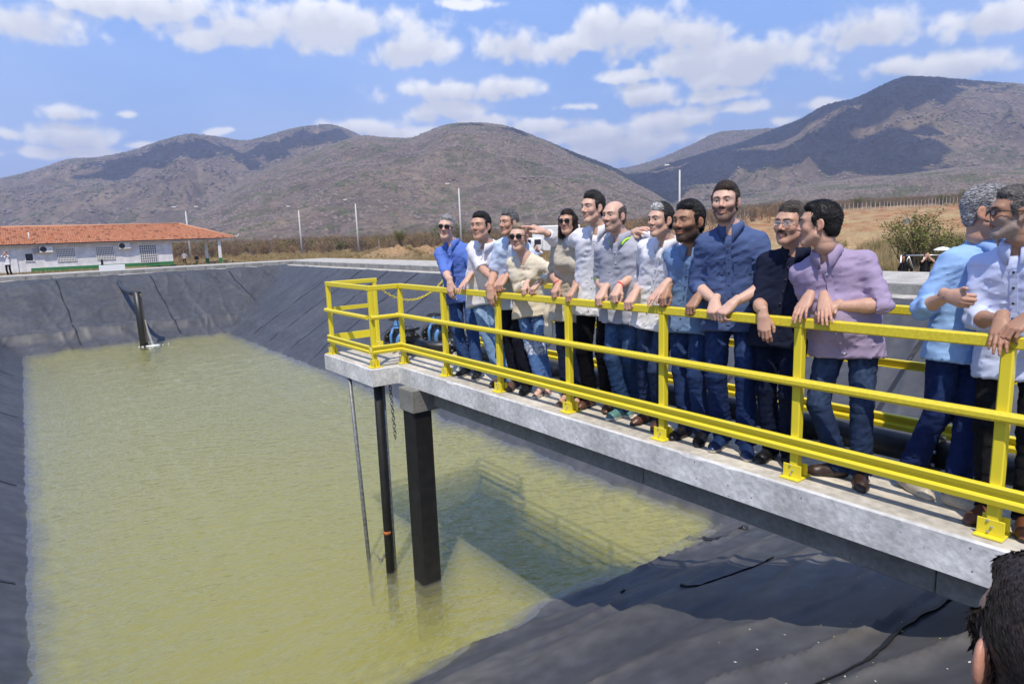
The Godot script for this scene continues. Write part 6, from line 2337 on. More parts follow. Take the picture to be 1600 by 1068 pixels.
func finish_people() -> void:
	for f in jobs: f.run()
	for j in people:
		var c: Dictionary = j.c
		j.head.append_to(j.body)
		for h in j.hands: h.append_to(j.body)
		var o := thing("person", c.label, "person", c.hip * Vector3(1, 0, 1) + Vector3(0, c.foot_r[0].y, 0), 0.0, c.get("group", "people lined up along the walkway rail"))
		var off: Vector3 = -o.position
		put("body", j.body.mesh(), M.skin, o).position = off
		if j.has("hair"):
			var hr := put("hair", j.hair.mesh(), M.hair, o)
			hr.position = off
			strands(j.hair, j.hx, c, hr)
		var shirt := put(c.get("top", "shirt"), j.shirt.mesh(), M.cloth, o)
		shirt.position = off
		put("trousers", j.trousers.mesh(), M.cloth, o).position = off
		for f in j.shoes: put("sandal" if c.get("sandals", false) else "shoe", f.mesh(), M.shoe, o).position = off
		var N: Vector3 = j.N
		var U: Vector3 = j.U
		var F: Vector3 = j.F
		var R: Vector3 = j.R
		var s: float = j.s
		var shm := mat(lin(c.shirt.r, c.shirt.g, c.shirt.b), 0.9, 0.0, 0.25)
		# collar: a band that stands round the neck and folds down, longer at the two points in front
		if c.get("collar", true):
			var st := mb(true)
			var rings := []
			var open: float = c.get("collar_open", 15.0)
			var cn := N - U * 0.016 + F * 0.006
			var ax: Vector3 = (U * 1.0 - F * 0.30 + (j.hx.origin - N).normalized() * 0.6).normalized()
			var fz: Vector3 = (F - ax * F.dot(ax)).normalized()
			var rz: Vector3 = fz.cross(ax)
			for k in 33:
				var a := deg_to_rad(lerpf(open, 360.0 - open, k / 32.0))
				var d: Vector3 = fz * cos(a) + rz * sin(a)
				var fr: float = smoothstep(0.35, 1.0, cos(a))
				var r: float = j.nr * (1.10 - 0.02 * fr)
				var drop := 0.016 + 0.052 * fr * fr
				var dn: Vector3 = fz * fr * 0.024
				rings.append([cn + d * (r - 0.004), cn + d * (r + 0.002) + ax * (0.040 - 0.012 * fr), cn + d * (r + 0.010) + ax * (0.044 - 0.012 * fr), cn + d * (r + 0.021) + ax * (0.030 - 0.012 * fr), cn + d * (r + 0.031) - ax * drop + dn, cn + d * (r + 0.026) - ax * drop + dn, cn + d * (r + 0.012) + ax * 0.018])
			skin(st, rings, true, true)
			if c.has("trim"):
				build("collar", st, shm, shirt)
				var tr := mb(true)
				var rr := []
				for k in range(2, 31):
					var q: Array = rings[k]
					rr.append([q[4] + (q[3] - q[4]) * 0.34 + (q[3] - q[2]) * 0.0 + (q[4] - q[5]) * 0.5, q[4] + (q[4] - q[5]) * 0.7 - ax * 0.002, q[5] - ax * 0.002, q[5] + (q[6] - q[5]) * 0.2])
				skin(tr, rr, true, true)
				build("collar_trim", tr, mat(lin(c.trim.r, c.trim.g, c.trim.b), 0.8), shirt)
			else: build("collar", st, shm, shirt)
		# front band with buttons
		if c.get("placket", true):
			var st := mb()
			var pts := []
			var len: float = c.get("placket_len", 1.0)
			var bt := mb(true)
			for k in 37:
				var d: float = lerpf(0.075, (N - j.H).length() + 0.12 * s, k / 36.0)
				if float(k) / 36.0 > len: break
				pts.append(N - U * d + F * 0.10)
				if k % 5 == 2:
					var p: Vector3 = j.shirt.trace(N - U * d + F * 0.45, -F)
					if p.distance_to(N - U * d) < 0.35: lathe(bt, [Vector2(0.0065, 0.0), Vector2(0.0065, 0.005), Vector2(0.003, 0.006)], p + F * 0.0045, F, 8)
			traced_strip(st, j.shirt, pts, -F, R, 0.034 * s, 0.004)
			st.generate_normals()
			put("button_band", st.commit(), shm, shirt).position = Vector3.ZERO
			build("button", bt, M.button if c.get("dark_buttons", false) else M.button_white, shirt).set_meta("kind", "stuff")
		if c.get("pockets", 0) > 0:
			for q in ([-1.0, 1.0] if c.pockets == 2 else [-1.0]):
				var st := mb()
				var pts := []
				for k in 9: pts.append(N - U * (0.185 + k * 0.015) * s + R * q * 0.085 * s + F * 0.10)
				traced_strip(st, j.shirt, pts, -F, R, 0.105 * s, 0.006)
				var fl := []
				for k in 4: fl.append(N - U * (0.175 + k * 0.015) * s + R * q * 0.085 * s + F * 0.10)
				traced_strip(st, j.shirt, fl, -F, R, 0.112 * s, 0.012)
				build("pocket", st, shm, shirt)
		if c.has("glasses"):
			var kind: String = c.glasses
			var gl := mb(true)
			var ls := mb(true)
			for q in [-1.0, 1.0]:
				var ring := []
				for k in 19:
					var a := TAU * k / 18.0
					var rx := 0.0245 if kind == "sun" else 0.022
					var ry := 0.0195 if kind == "sun" else 0.0155
					var sq := 1.0 / pow(pow(absf(cos(a)), 3.0) + pow(absf(sin(a)), 3.0), 0.3333)
					ring.append(Vector3(q * 0.0325 + cos(a) * rx * sq * 0.95, 0.008 + sin(a) * ry * sq * 0.95, 0.104 - absf(q * 0.0325 + cos(a) * rx) * 0.22))
				tube(gl, ring, 0.0028 if kind != "thin" else 0.0016, 6)
				for k in 18: tri(ls, Vector3(q * 0.0325, 0.008, 0.104 - 0.0325 * 0.18), ring[k], ring[k + 1])
				tube(gl, [Vector3(q * 0.057, 0.014, 0.092), Vector3(q * 0.078, 0.014, 0.055), Vector3(q * 0.084, 0.008, -0.012)], 0.0026 if kind != "thin" else 0.0014, 5)
			tube(gl, [Vector3(-0.010, 0.012, 0.104), Vector3(0, 0.015, 0.108), Vector3(0.010, 0.012, 0.104)], 0.0024, 5)
			var go := build("sunglasses" if kind == "sun" else "glasses", gl, M.black if kind != "thin" else M.steel, o)
			go.transform = Transform3D(j.hx.basis, j.hx.origin + off)
			if kind == "sun": build("lens", ls, M.lens, go)
			else:
				var lm := mat(Color(0.9, 0.95, 1.0, 0.12), 0.03)
				lm.transparency = BaseMaterial3D.TRANSPARENCY_ALPHA
				build("lens", ls, lm, go)
		for k in 2:
			var a: Dictionary = j.arms[k]
			if a.has("band"):
				var st := mb(true)
				var d: Vector3 = (j.wr[k] - j.el[k]).normalized()
				var at: Vector3 = j.wr[k] - d * 0.012 + off
				if a.band == "watch":
					lathe(st, [Vector2(0.033 * s, -0.009), Vector2(0.036 * s, -0.007), Vector2(0.036 * s, 0.007), Vector2(0.033 * s, 0.009)], at, d, 18)
					build("watch_strap", st, c.get("watch_mat", M.gold), o)
					var dl := mb(true)
					var bk: Vector3 = frame(d, a.back).z
					lathe(dl, [Vector2(0.019, 0.0), Vector2(0.019, 0.008), Vector2(0.016, 0.010)], at + bk * 0.030 * s, bk, 16)
					build("watch_case", dl, c.get("watch_mat", M.gold), o)
				else:
					lathe(st, [Vector2(0.031 * s, -0.006), Vector2(0.034 * s, -0.005), Vector2(0.034 * s, 0.005), Vector2(0.031 * s, 0.006)], at, d, 18)
					build("wristband", st, mat(lin(0.65, 0.03, 0.03), 0.5), o)
		if c.has("sash"):
			var st := mb(true)
			var p0: Vector3 = c.sash
			for q in 2:
				var rings := []
				for k in 12:
					var p := p0 + off + Vector3(0.012 * sin(k * 1.1), -0.032 * k, q * 0.05 + 0.01 * sin(k * 0.7 + q))
					var w := 0.018 + 0.0018 * k
					rings.append([p + Vector3(0.004, 0, -w), p + Vector3(-0.010, 0, -w * 0.4), p + Vector3(0.002, 0, 0), p + Vector3(-0.010, 0, w * 0.5), p + Vector3(0.002, 0, w), p + Vector3(0.010, 0, w), p + Vector3(0.012, 0, -w)])
				skin(st, rings, true, true)
			build("sash", st, shm, o)
	jobs.clear()
	people.clear()

# ------------------------------------------------------------------ the people
func make_people() -> void:
	wn.seed = 31; wn.frequency = 1.0; wn.noise_type = FastNoiseLite.TYPE_SIMPLEX_SMOOTH; wn.fractal_octaves = 2
	sn.seed = 32; sn.frequency = 1.0; sn.noise_type = FastNoiseLite.TYPE_SIMPLEX_SMOOTH; sn.fractal_octaves = 2
	person({"label": "man in sunglasses with grey hair, bright blue rolled-sleeve shirt and blue jeans", "s": 1.018, "hs": 1.049, "head": Vector3(3.800, 1.661, -6.296), "head_face": Vector3(-0.719, -0.000, 0.695), "head_up": Vector3(0.073, 0.995, 0.075), "neck": Vector3(3.874, 1.502, -6.310), "hip": Vector3(4.000, 0.962, -6.347), "face_body": Vector3(-0.829, 0.000, 0.559), "foot_r": [Vector3(3.860, 0.000, -6.177), Vector3(-0.927, 0.000, 0.375)], "foot_l": [Vector3(3.880, 0.000, -5.942), Vector3(-0.695, 0.000, 0.719)], "shirt": Color(0.105, 0.185, 0.520), "trousers": Color(0.030, 0.062, 0.160), "shoe": Color(0.012, 0.012, 0.012), "skin": Color(0.620, 0.400, 0.300), "hair_col": Color(0.130, 0.130, 0.130), "brow": Color(0.130, 0.130, 0.130), "arm_r": {"w": Vector3(3.643, 1.087, -6.016), "e": Vector3(3.980, 1.107, -6.786), "d": Vector3(-0.151, -0.977, 0.151), "back": Vector3(-0.850, 0.150, 0.400), "pose": "relaxed"}, "arm_l": {"w": Vector3(3.755, 1.142, -5.802), "e": Vector3(3.980, 1.164, -6.035), "d": Vector3(-0.737, -0.676, 0.000), "back": Vector3(-0.550, 0.800, 0.000), "pose": "flat"}, "cell": 0.0148, "hcell": 0.0065, "handcell": 0.0056, "hair_grey": Color(0.340, 0.340, 0.330), "glasses": "sun", "fade": Color(0.060, 0.120, 0.280), "sleeve": 0.3, "sole": Color(0.450, 0.430, 0.400), "hair_top": 0.01, "nose": 1.1, "jaw": 0.95, "face_w": 0.97})
	person({"label": "young man in white short-sleeved polo shirt and pale blue jeans", "s": 1.018, "hs": 1.118, "head": Vector3(3.800, 1.654, -5.616), "head_face": Vector3(-0.914, -0.000, 0.407), "head_up": Vector3(0.000, 1.000, 0.000), "neck": Vector3(3.878, 1.484, -5.624), "hip": Vector3(4.000, 0.962, -5.905), "face_body": Vector3(-0.866, 0.000, 0.500), "foot_r": [Vector3(3.860, 0.000, -5.497), Vector3(-0.951, 0.000, 0.309)], "foot_l": [Vector3(3.860, 0.000, -5.271), Vector3(-0.743, 0.000, 0.669)], "shirt": Color(0.760, 0.760, 0.800), "trousers": Color(0.130, 0.220, 0.360), "shoe": Color(0.120, 0.070, 0.050), "skin": Color(0.530, 0.320, 0.225), "hair_col": Color(0.010, 0.009, 0.008), "brow": Color(0.010, 0.009, 0.008), "arm_r": {"w": Vector3(3.755, 1.133, -5.378), "e": Vector3(3.980, 1.124, -6.207), "d": Vector3(-0.737, -0.676, 0.000), "back": Vector3(-0.550, 0.800, 0.000), "pose": "grip"}, "arm_l": {"w": Vector3(3.755, 1.133, -5.235), "e": Vector3(4.303, 1.134, -5.321), "d": Vector3(-0.737, -0.676, 0.000), "back": Vector3(-0.550, 0.800, 0.000), "pose": "grip", "hidden": true}, "cell": 0.0148, "hcell": 0.0063, "handcell": 0.0056, "sleeve": -0.05, "fade": Color(0.250, 0.360, 0.500), "placket_len": 0.35, "girth": 1.08, "fold": 0.006, "brow_x": 1, "nose": 0.9, "jaw": 1.06, "face_w": 1.03})
	person({"label": "older dark grey-haired man in pale blue shirt, hand hanging over the rail", "s": 1.015, "hs": 0.948, "head": Vector3(3.800, 1.670, -5.132), "head_face": Vector3(-0.995, -0.000, 0.105), "head_up": Vector3(0.000, 1.000, 0.000), "neck": Vector3(3.880, 1.526, -5.134), "hip": Vector3(4.000, 0.959, -5.359), "face_body": Vector3(-0.927, 0.000, 0.375), "foot_r": [Vector3(3.882, 0.000, -5.292), Vector3(-0.985, 0.000, 0.174)], "foot_l": [Vector3(3.866, 0.000, -5.036), Vector3(-0.829, 0.000, 0.559)], "shirt": Color(0.560, 0.660, 0.820), "trousers": Color(0.008, 0.009, 0.016), "shoe": Color(0.010, 0.010, 0.011), "skin": Color(0.530, 0.320, 0.225), "hair_col": Color(0.030, 0.030, 0.030), "brow": Color(0.030, 0.030, 0.030), "arm_r": {"w": Vector3(3.643, 1.054, -5.261), "e": Vector3(3.980, 1.174, -5.656), "d": Vector3(-0.152, -0.983, 0.101), "back": Vector3(-0.850, 0.150, 0.400), "pose": "relaxed"}, "arm_l": {"w": Vector3(3.755, 1.148, -5.159), "e": Vector3(3.980, 1.138, -5.289), "d": Vector3(-0.737, -0.676, 0.000), "back": Vector3(-0.550, 0.800, 0.000), "pose": "grip"}, "cell": 0.0148, "hcell": 0.0060, "handcell": 0.0056, "hair_grey": Color(0.160, 0.160, 0.160), "sleeve": -0.1, "hair_top": 0.014, "fade": Color(0.012, 0.013, 0.020), "nose": 1.2, "jaw": 0.94, "face_w": 0.95})
	person({"label": "woman in sunglasses and cream wrap blouse with a hanging sash and ripped jeans", "s": 0.942, "hs": 1.024, "head": Vector3(3.800, 1.531, -4.982), "head_face": Vector3(-0.829, -0.000, 0.559), "head_up": Vector3(0.000, 1.000, 0.000), "neck": Vector3(3.877, 1.376, -4.993), "hip": Vector3(4.000, 0.890, -5.098), "face_body": Vector3(-0.848, 0.000, 0.530), "foot_r": [Vector3(3.863, 0.000, -4.819), Vector3(-0.940, 0.000, 0.342)], "foot_l": [Vector3(3.986, 0.000, -4.840), Vector3(-0.719, 0.000, 0.695)], "shirt": Color(0.660, 0.600, 0.470), "trousers": Color(0.065, 0.130, 0.290), "shoe": Color(0.350, 0.220, 0.160), "skin": Color(0.620, 0.400, 0.300), "hair_col": Color(0.100, 0.075, 0.050), "brow": Color(0.100, 0.075, 0.050), "arm_r": {"w": Vector3(3.754, 1.108, -4.824), "e": Vector3(3.980, 1.128, -5.625), "d": Vector3(-0.714, -0.655, 0.248), "back": Vector3(-0.550, 0.800, 0.000), "pose": "grip"}, "arm_l": {"w": Vector3(3.753, 1.120, -4.640), "e": Vector3(3.980, 1.173, -4.563), "d": Vector3(-0.705, -0.646, -0.294), "back": Vector3(-0.550, 0.800, 0.000), "pose": "grip", "band": "watch"}, "cell": 0.0148, "hcell": 0.0059, "handcell": 0.0056, "hair_grey": Color(0.340, 0.270, 0.180), "glasses": "sun", "woman": true, "hair": "tied", "strand": 0.9, "lift": 0.05, "hair_rough": 0.0008, "hair_th": 0.012, "hair_top": 0.006, "hairline": 0.004, "sleeve": 0.82, "full_sleeve": true, "v_neck": 0.17, "collar": false, "placket": false, "fade": Color(0.160, 0.260, 0.420), "ripped": true, "sandals": true, "slim": 0.86, "hem_r": 0.05, "ankle": 0.05, "knit": false, "top": "blouse", "sole": Color(0.500, 0.450, 0.400), "girth": 0.94, "sleeve_w": 1.05, "sash": Vector3(3.860, 0.963, -4.686)})
	person({"label": "dark-haired woman in sunglasses and beige short-sleeved knit top", "s": 0.995, "hs": 0.833, "head": Vector3(3.800, 1.651, -4.286), "head_face": Vector3(-0.883, -0.000, 0.469), "head_up": Vector3(0.000, 1.000, 0.000), "neck": Vector3(3.878, 1.524, -4.295), "hip": Vector3(4.000, 0.940, -4.479), "face_body": Vector3(-0.914, 0.000, 0.407), "foot_r": [Vector3(3.860, 0.000, -4.440), Vector3(-0.978, 0.000, 0.208)], "foot_l": [Vector3(3.860, 0.000, -4.274), Vector3(-0.809, 0.000, 0.588)], "shirt": Color(0.500, 0.460, 0.375), "trousers": Color(0.012, 0.017, 0.038), "shoe": Color(0.280, 0.160, 0.110), "skin": Color(0.530, 0.320, 0.225), "hair_col": Color(0.022, 0.013, 0.009), "brow": Color(0.022, 0.013, 0.009), "arm_r": {"w": Vector3(3.755, 1.113, -4.374), "e": Vector3(3.980, 1.130, -4.785), "d": Vector3(-0.733, -0.672, 0.102), "back": Vector3(-0.550, 0.800, 0.000), "pose": "grip", "band": "band"}, "arm_l": {"w": Vector3(3.755, 1.090, -4.166), "e": Vector3(3.980, 1.122, -4.348), "d": Vector3(-0.737, -0.676, 0.000), "back": Vector3(-0.550, 0.800, 0.000), "pose": "grip", "hidden": true}, "cell": 0.0142, "hcell": 0.0054, "handcell": 0.0054, "woman": true, "hair": "long", "hair_th": 0.01, "glasses": "sun", "sleeve": -0.12, "collar": false, "placket": false, "slim": 0.9, "knit": true, "top": "knit_top", "sandals": true, "sole": Color(0.300, 0.200, 0.150), "hem": 0.03})
	person({"label": "man in white shirt pointing over the water with his arm stretched out", "s": 1.066, "hs": 1.002, "head": Vector3(3.800, 1.754, -3.971), "head_face": Vector3(-0.999, 0.035, 0.035), "head_up": Vector3(0.000, 1.000, 0.000), "neck": Vector3(3.880, 1.601, -3.972), "hip": Vector3(4.000, 1.007, -4.134), "face_body": Vector3(-0.914, 0.000, 0.407), "foot_r": [Vector3(3.929, 0.000, -4.222), Vector3(-0.978, 0.000, 0.208)], "foot_l": [Vector3(3.991, 0.000, -4.009), Vector3(-0.809, 0.000, 0.588)], "shirt": Color(0.760, 0.770, 0.820), "trousers": Color(0.006, 0.006, 0.008), "shoe": Color(0.100, 0.045, 0.025), "skin": Color(0.620, 0.400, 0.300), "hair_col": Color(0.020, 0.018, 0.016), "brow": Color(0.020, 0.018, 0.016), "arm_r": {"w": Vector3(3.660, 1.575, -4.426), "e": Vector3(3.800, 1.513, -4.303), "d": Vector3(-0.753, 0.444, -0.485), "back": Vector3(-0.350, 0.900, 0.100), "pose": "point", "sleeve": 0.84}, "arm_l": {"w": Vector3(3.980, 1.548, -3.676), "e": Vector3(4.100, 1.346, -3.950), "d": Vector3(-0.380, 0.141, 0.914), "back": Vector3(-0.600, 0.750, 0.200), "pose": "flat", "sleeve": 0.8}, "cell": 0.0136, "hcell": 0.0051, "handcell": 0.0051, "hair_top": 0.02, "hair_th": 0.014, "full_sleeve": true, "nose": 1.15, "jaw": 0.92, "face_w": 0.93})
	person({"label": "bald bearded man smiling in grey polo with neon green trim", "s": 1.021, "hs": 0.983, "head": Vector3(3.800, 1.677, -3.729), "head_face": Vector3(-0.973, -0.208, 0.102), "head_up": Vector3(0.000, 1.000, 0.000), "neck": Vector3(3.879, 1.528, -3.731), "hip": Vector3(4.000, 0.965, -3.792), "face_body": Vector3(-0.961, 0.000, 0.276), "foot_r": [Vector3(3.894, 0.000, -3.791), Vector3(-0.998, 0.000, 0.070)], "foot_l": [Vector3(4.050, 0.000, -3.805), Vector3(-0.883, 0.000, 0.469)], "shirt": Color(0.370, 0.390, 0.460), "trousers": Color(0.022, 0.048, 0.115), "shoe": Color(0.100, 0.220, 0.210), "skin": Color(0.620, 0.400, 0.300), "hair_col": Color(0.050, 0.040, 0.035), "brow": Color(0.050, 0.040, 0.035), "arm_r": {"w": Vector3(3.755, 1.100, -3.802), "e": Vector3(3.980, 1.186, -4.109), "d": Vector3(-0.737, -0.676, 0.000), "back": Vector3(-0.550, 0.800, 0.000), "pose": "grip"}, "arm_l": {"w": Vector3(3.755, 1.089, -3.468), "e": Vector3(3.980, 1.201, -3.610), "d": Vector3(-0.737, -0.676, 0.000), "back": Vector3(-0.550, 0.800, 0.000), "pose": "grip", "hidden": true}, "cell": 0.0132, "hcell": 0.0050, "handcell": 0.0050, "hair": "bald", "hair_grey": Color(0.120, 0.100, 0.090), "beard": 0.45, "beard_col": Color(0.100, 0.085, 0.075), "smile": true, "trim": Color(0.420, 0.800, 0.060), "sleeve": -0.1, "placket_len": 0.3, "girth": 1.12, "fade": Color(0.060, 0.110, 0.220), "sole": Color(0.550, 0.550, 0.500), "hair_th": 0.009, "nose": 1.05, "jaw": 1.02})
	person({"label": "man in crisp white shirt with a white lock in his dark hair", "s": 0.992, "hs": 0.966, "head": Vector3(3.800, 1.627, -3.258), "head_face": Vector3(-0.999, -0.000, -0.035), "head_up": Vector3(0.000, 1.000, 0.000), "neck": Vector3(3.880, 1.480, -3.257), "hip": Vector3(4.000, 0.937, -3.455), "face_body": Vector3(-0.978, 0.000, 0.208), "foot_r": [Vector3(3.930, 0.000, -3.544), Vector3(-1.000, 0.000, 0.000)], "foot_l": [Vector3(3.910, 0.000, -3.364), Vector3(-0.914, 0.000, 0.407)], "shirt": Color(0.780, 0.790, 0.840), "trousers": Color(0.018, 0.030, 0.070), "shoe": Color(0.100, 0.045, 0.030), "skin": Color(0.620, 0.400, 0.300), "hair_col": Color(0.018, 0.016, 0.015), "brow": Color(0.018, 0.016, 0.015), "arm_r": {"w": Vector3(3.755, 1.130, -3.638), "e": Vector3(3.980, 1.136, -3.701), "d": Vector3(-0.733, -0.672, 0.102), "back": Vector3(-0.550, 0.800, 0.000), "pose": "grip", "band": "band", "sleeve": 0.45}, "arm_l": {"w": Vector3(3.754, 1.167, -3.169), "e": Vector3(3.980, 1.106, -3.224), "d": Vector3(-0.722, -0.662, -0.201), "back": Vector3(-0.550, 0.800, 0.000), "pose": "flat", "sleeve": 0.45}, "cell": 0.0124, "hcell": 0.0047, "handcell": 0.0047, "white_lock": true, "hair_top": 0.016, "hair_th": 0.013, "fade": Color(0.040, 0.065, 0.130), "nose": 0.92, "jaw": 1.0, "face_w": 1.0})
	person({"label": "dark-bearded man in light denim shirt looking down at his hands", "s": 0.993, "hs": 1.134, "head": Vector3(3.780, 1.607, -2.987), "head_face": Vector3(-0.940, -0.342, 0.000), "head_up": Vector3(0.000, 1.000, 0.000), "neck": Vector3(3.859, 1.434, -2.987), "hip": Vector3(4.000, 0.938, -3.131), "face_body": Vector3(-0.970, 0.000, 0.242), "foot_r": [Vector3(3.860, 0.000, -3.093), Vector3(-0.999, 0.000, 0.035)], "foot_l": [Vector3(3.860, 0.000, -2.920), Vector3(-0.899, 0.000, 0.438)], "shirt": Color(0.170, 0.270, 0.460), "trousers": Color(0.018, 0.035, 0.100), "shoe": Color(0.008, 0.008, 0.009), "skin": Color(0.370, 0.210, 0.135), "hair_col": Color(0.010, 0.009, 0.008), "brow": Color(0.010, 0.009, 0.008), "arm_r": {"w": Vector3(3.755, 1.137, -3.155), "e": Vector3(3.980, 1.104, -3.261), "d": Vector3(-0.733, -0.672, 0.102), "back": Vector3(-0.550, 0.800, 0.000), "pose": "grip", "band": "watch"}, "arm_l": {"w": Vector3(3.755, 1.093, -2.878), "e": Vector3(3.980, 1.102, -3.002), "d": Vector3(-0.733, -0.672, -0.102), "back": Vector3(-0.550, 0.800, 0.000), "pose": "grip"}, "cell": 0.0119, "hcell": 0.0045, "handcell": 0.0045, "beard": 0.85, "beard_col": Color(0.014, 0.011, 0.010), "eyes_shut": true, "sleeve": 0.25, "fade": Color(0.035, 0.065, 0.160), "dark_buttons": true, "nose": 1.0, "jaw": 1.08, "face_w": 1.04, "watch_mat": M.steel})
	person({"label": "tall bearded man in dark blue pocketed shirt, sleeves rolled, leaning on the rail", "s": 1.051, "hs": 1.019, "head": Vector3(3.800, 1.725, -2.703), "head_face": Vector3(-0.927, -0.000, 0.375), "head_up": Vector3(0.000, 1.000, 0.000), "neck": Vector3(3.879, 1.570, -2.711), "hip": Vector3(4.000, 0.993, -2.769), "face_body": Vector3(-0.899, 0.000, 0.438), "foot_r": [Vector3(3.860, 0.000, -2.759), Vector3(-0.970, 0.000, 0.242)], "foot_l": [Vector3(3.860, 0.000, -2.539), Vector3(-0.788, 0.000, 0.616)], "shirt": Color(0.075, 0.115, 0.245), "trousers": Color(0.012, 0.025, 0.080), "shoe": Color(0.012, 0.028, 0.090), "skin": Color(0.620, 0.400, 0.300), "hair_col": Color(0.035, 0.022, 0.015), "brow": Color(0.035, 0.022, 0.015), "arm_r": {"w": Vector3(3.733, 1.071, -2.723), "e": Vector3(3.860, 1.237, -2.996), "d": Vector3(-0.705, -0.646, 0.294), "back": Vector3(-0.550, 0.800, 0.000), "pose": "fist"}, "arm_l": {"w": Vector3(3.720, 1.073, -2.567), "e": Vector3(3.900, 1.198, -2.485), "d": Vector3(-0.670, -0.614, -0.418), "back": Vector3(-0.550, 0.800, 0.000), "pose": "fold"}, "cell": 0.0116, "hcell": 0.0044, "handcell": 0.0044, "beard": 0.7, "beard_col": Color(0.035, 0.020, 0.014), "pockets": 2, "dark_buttons": true, "hair_top": 0.014, "fade": Color(0.030, 0.055, 0.140), "sole": Color(0.420, 0.380, 0.300), "broad": 0.95, "face_w": 1.04, "gaze": -0.3})
	person({"label": "man with glasses and black moustache in black short-sleeved shirt", "s": 0.962, "hs": 1.030, "head": Vector3(3.900, 1.566, -2.293), "head_face": Vector3(-0.999, 0.052, 0.000), "head_up": Vector3(0.000, 0.999, 0.052), "neck": Vector3(3.980, 1.409, -2.293), "hip": Vector3(4.000, 0.909, -2.389), "face_body": Vector3(-0.961, 0.000, 0.276), "foot_r": [Vector3(3.891, 0.000, -2.397), Vector3(-0.998, 0.000, 0.070)], "foot_l": [Vector3(3.944, 0.000, -2.279), Vector3(-0.883, 0.000, 0.469)], "shirt": Color(0.014, 0.018, 0.036), "trousers": Color(0.008, 0.012, 0.030), "shoe": Color(0.009, 0.009, 0.010), "skin": Color(0.530, 0.320, 0.225), "hair_col": Color(0.030, 0.024, 0.020), "brow": Color(0.030, 0.024, 0.020), "arm_r": {"w": Vector3(3.643, 1.022, -2.304), "e": Vector3(3.980, 1.079, -2.581), "d": Vector3(-0.150, -0.968, 0.200), "back": Vector3(-0.850, 0.150, 0.400), "pose": "relaxed", "band": "watch"}, "arm_l": {"w": Vector3(3.755, 1.144, -2.070), "e": Vector3(3.980, 1.165, -2.134), "d": Vector3(-0.737, -0.676, 0.000), "back": Vector3(-0.550, 0.800, 0.000), "pose": "flat"}, "cell": 0.0114, "hcell": 0.0043, "handcell": 0.0043, "hair_grey": Color(0.090, 0.075, 0.060), "glasses": "thin", "moustache": true, "beard_col": Color(0.020, 0.016, 0.014), "smile": true, "sleeve": 0.02, "hair_top": 0.016, "dark_buttons": true, "girth": 1.06, "nose": 1.1, "jaw": 1.08, "face_w": 1.05})
	person({"label": "stocky man in lavender shirt turning his head away, forearms crossed on the rail", "s": 0.958, "hs": 1.032, "head": Vector3(3.760, 1.558, -2.031), "head_face": Vector3(-0.407, -0.500, -0.765), "head_up": Vector3(0.062, 0.998, -0.033), "neck": Vector3(3.828, 1.402, -2.015), "hip": Vector3(4.000, 0.905, -1.949), "face_body": Vector3(-0.970, 0.000, 0.242), "foot_r": [Vector3(3.894, 0.000, -1.974), Vector3(-0.500, 0.000, -0.866)], "foot_l": [Vector3(3.888, 0.000, -1.778), Vector3(-0.883, 0.000, 0.469)], "shirt": Color(0.350, 0.285, 0.420), "trousers": Color(0.020, 0.034, 0.075), "shoe": Color(0.040, 0.022, 0.016), "skin": Color(0.530, 0.320, 0.225), "hair_col": Color(0.010, 0.009, 0.008), "brow": Color(0.010, 0.009, 0.008), "arm_r": {"w": Vector3(3.751, 1.133, -1.977), "e": Vector3(3.920, 1.145, -2.239), "d": Vector3(-0.682, -0.625, 0.379), "back": Vector3(-0.550, 0.800, 0.000), "pose": "flat"}, "arm_l": {"w": Vector3(3.744, 1.089, -1.909), "e": Vector3(3.900, 1.120, -1.673), "d": Vector3(-0.585, -0.536, -0.609), "back": Vector3(-0.550, 0.800, 0.000), "pose": "fold"}, "cell": 0.0114, "hcell": 0.0043, "handcell": 0.0043, "sleeve": 0.16, "girth": 1.18, "broad": 1.08, "fade": Color(0.050, 0.080, 0.150), "hair_top": 0.014, "face_w": 1.05})
	person({"label": "grey-haired man in sky blue shirt turned to the right with one hand raised", "s": 1.004, "hs": 1.040, "head": Vector3(4.120, 1.597, -1.310), "head_face": Vector3(0.139, -0.000, 0.990), "head_up": Vector3(0.000, 1.000, 0.000), "neck": Vector3(4.177, 1.439, -1.330), "hip": Vector3(4.200, 0.948, -1.425), "face_body": Vector3(-0.407, 0.000, 0.914), "foot_r": [Vector3(4.012, 0.000, -1.533), Vector3(-0.500, 0.000, 0.866)], "foot_l": [Vector3(3.953, 0.000, -1.246), Vector3(-0.000, 0.000, 1.000)], "shirt": Color(0.290, 0.470, 0.760), "trousers": Color(0.012, 0.022, 0.075), "shoe": Color(0.420, 0.380, 0.300), "skin": Color(0.530, 0.320, 0.225), "hair_col": Color(0.100, 0.100, 0.100), "brow": Color(0.100, 0.100, 0.100), "arm_r": {"w": Vector3(3.800, 1.178, -1.352), "e": Vector3(3.920, 1.159, -1.456), "d": Vector3(-0.523, -0.164, 0.836), "back": Vector3(-0.850, 0.100, -0.500), "pose": "fist"}, "arm_l": {"w": Vector3(4.300, 0.850, -1.327), "e": Vector3(4.450, 1.127, -1.332), "d": Vector3(0.000, -0.961, 0.276), "back": Vector3(1.000, 0.000, 0.000), "pose": "relaxed", "hidden": true}, "cell": 0.0114, "hcell": 0.0043, "handcell": 0.0043, "hair_grey": Color(0.360, 0.360, 0.370), "sleeve": 0.45, "fade": Color(0.020, 0.040, 0.120), "sole": Color(0.550, 0.480, 0.360), "hem": 0.03, "girth": 1.05, "hair_top": 0.01, "nose": 1.1})
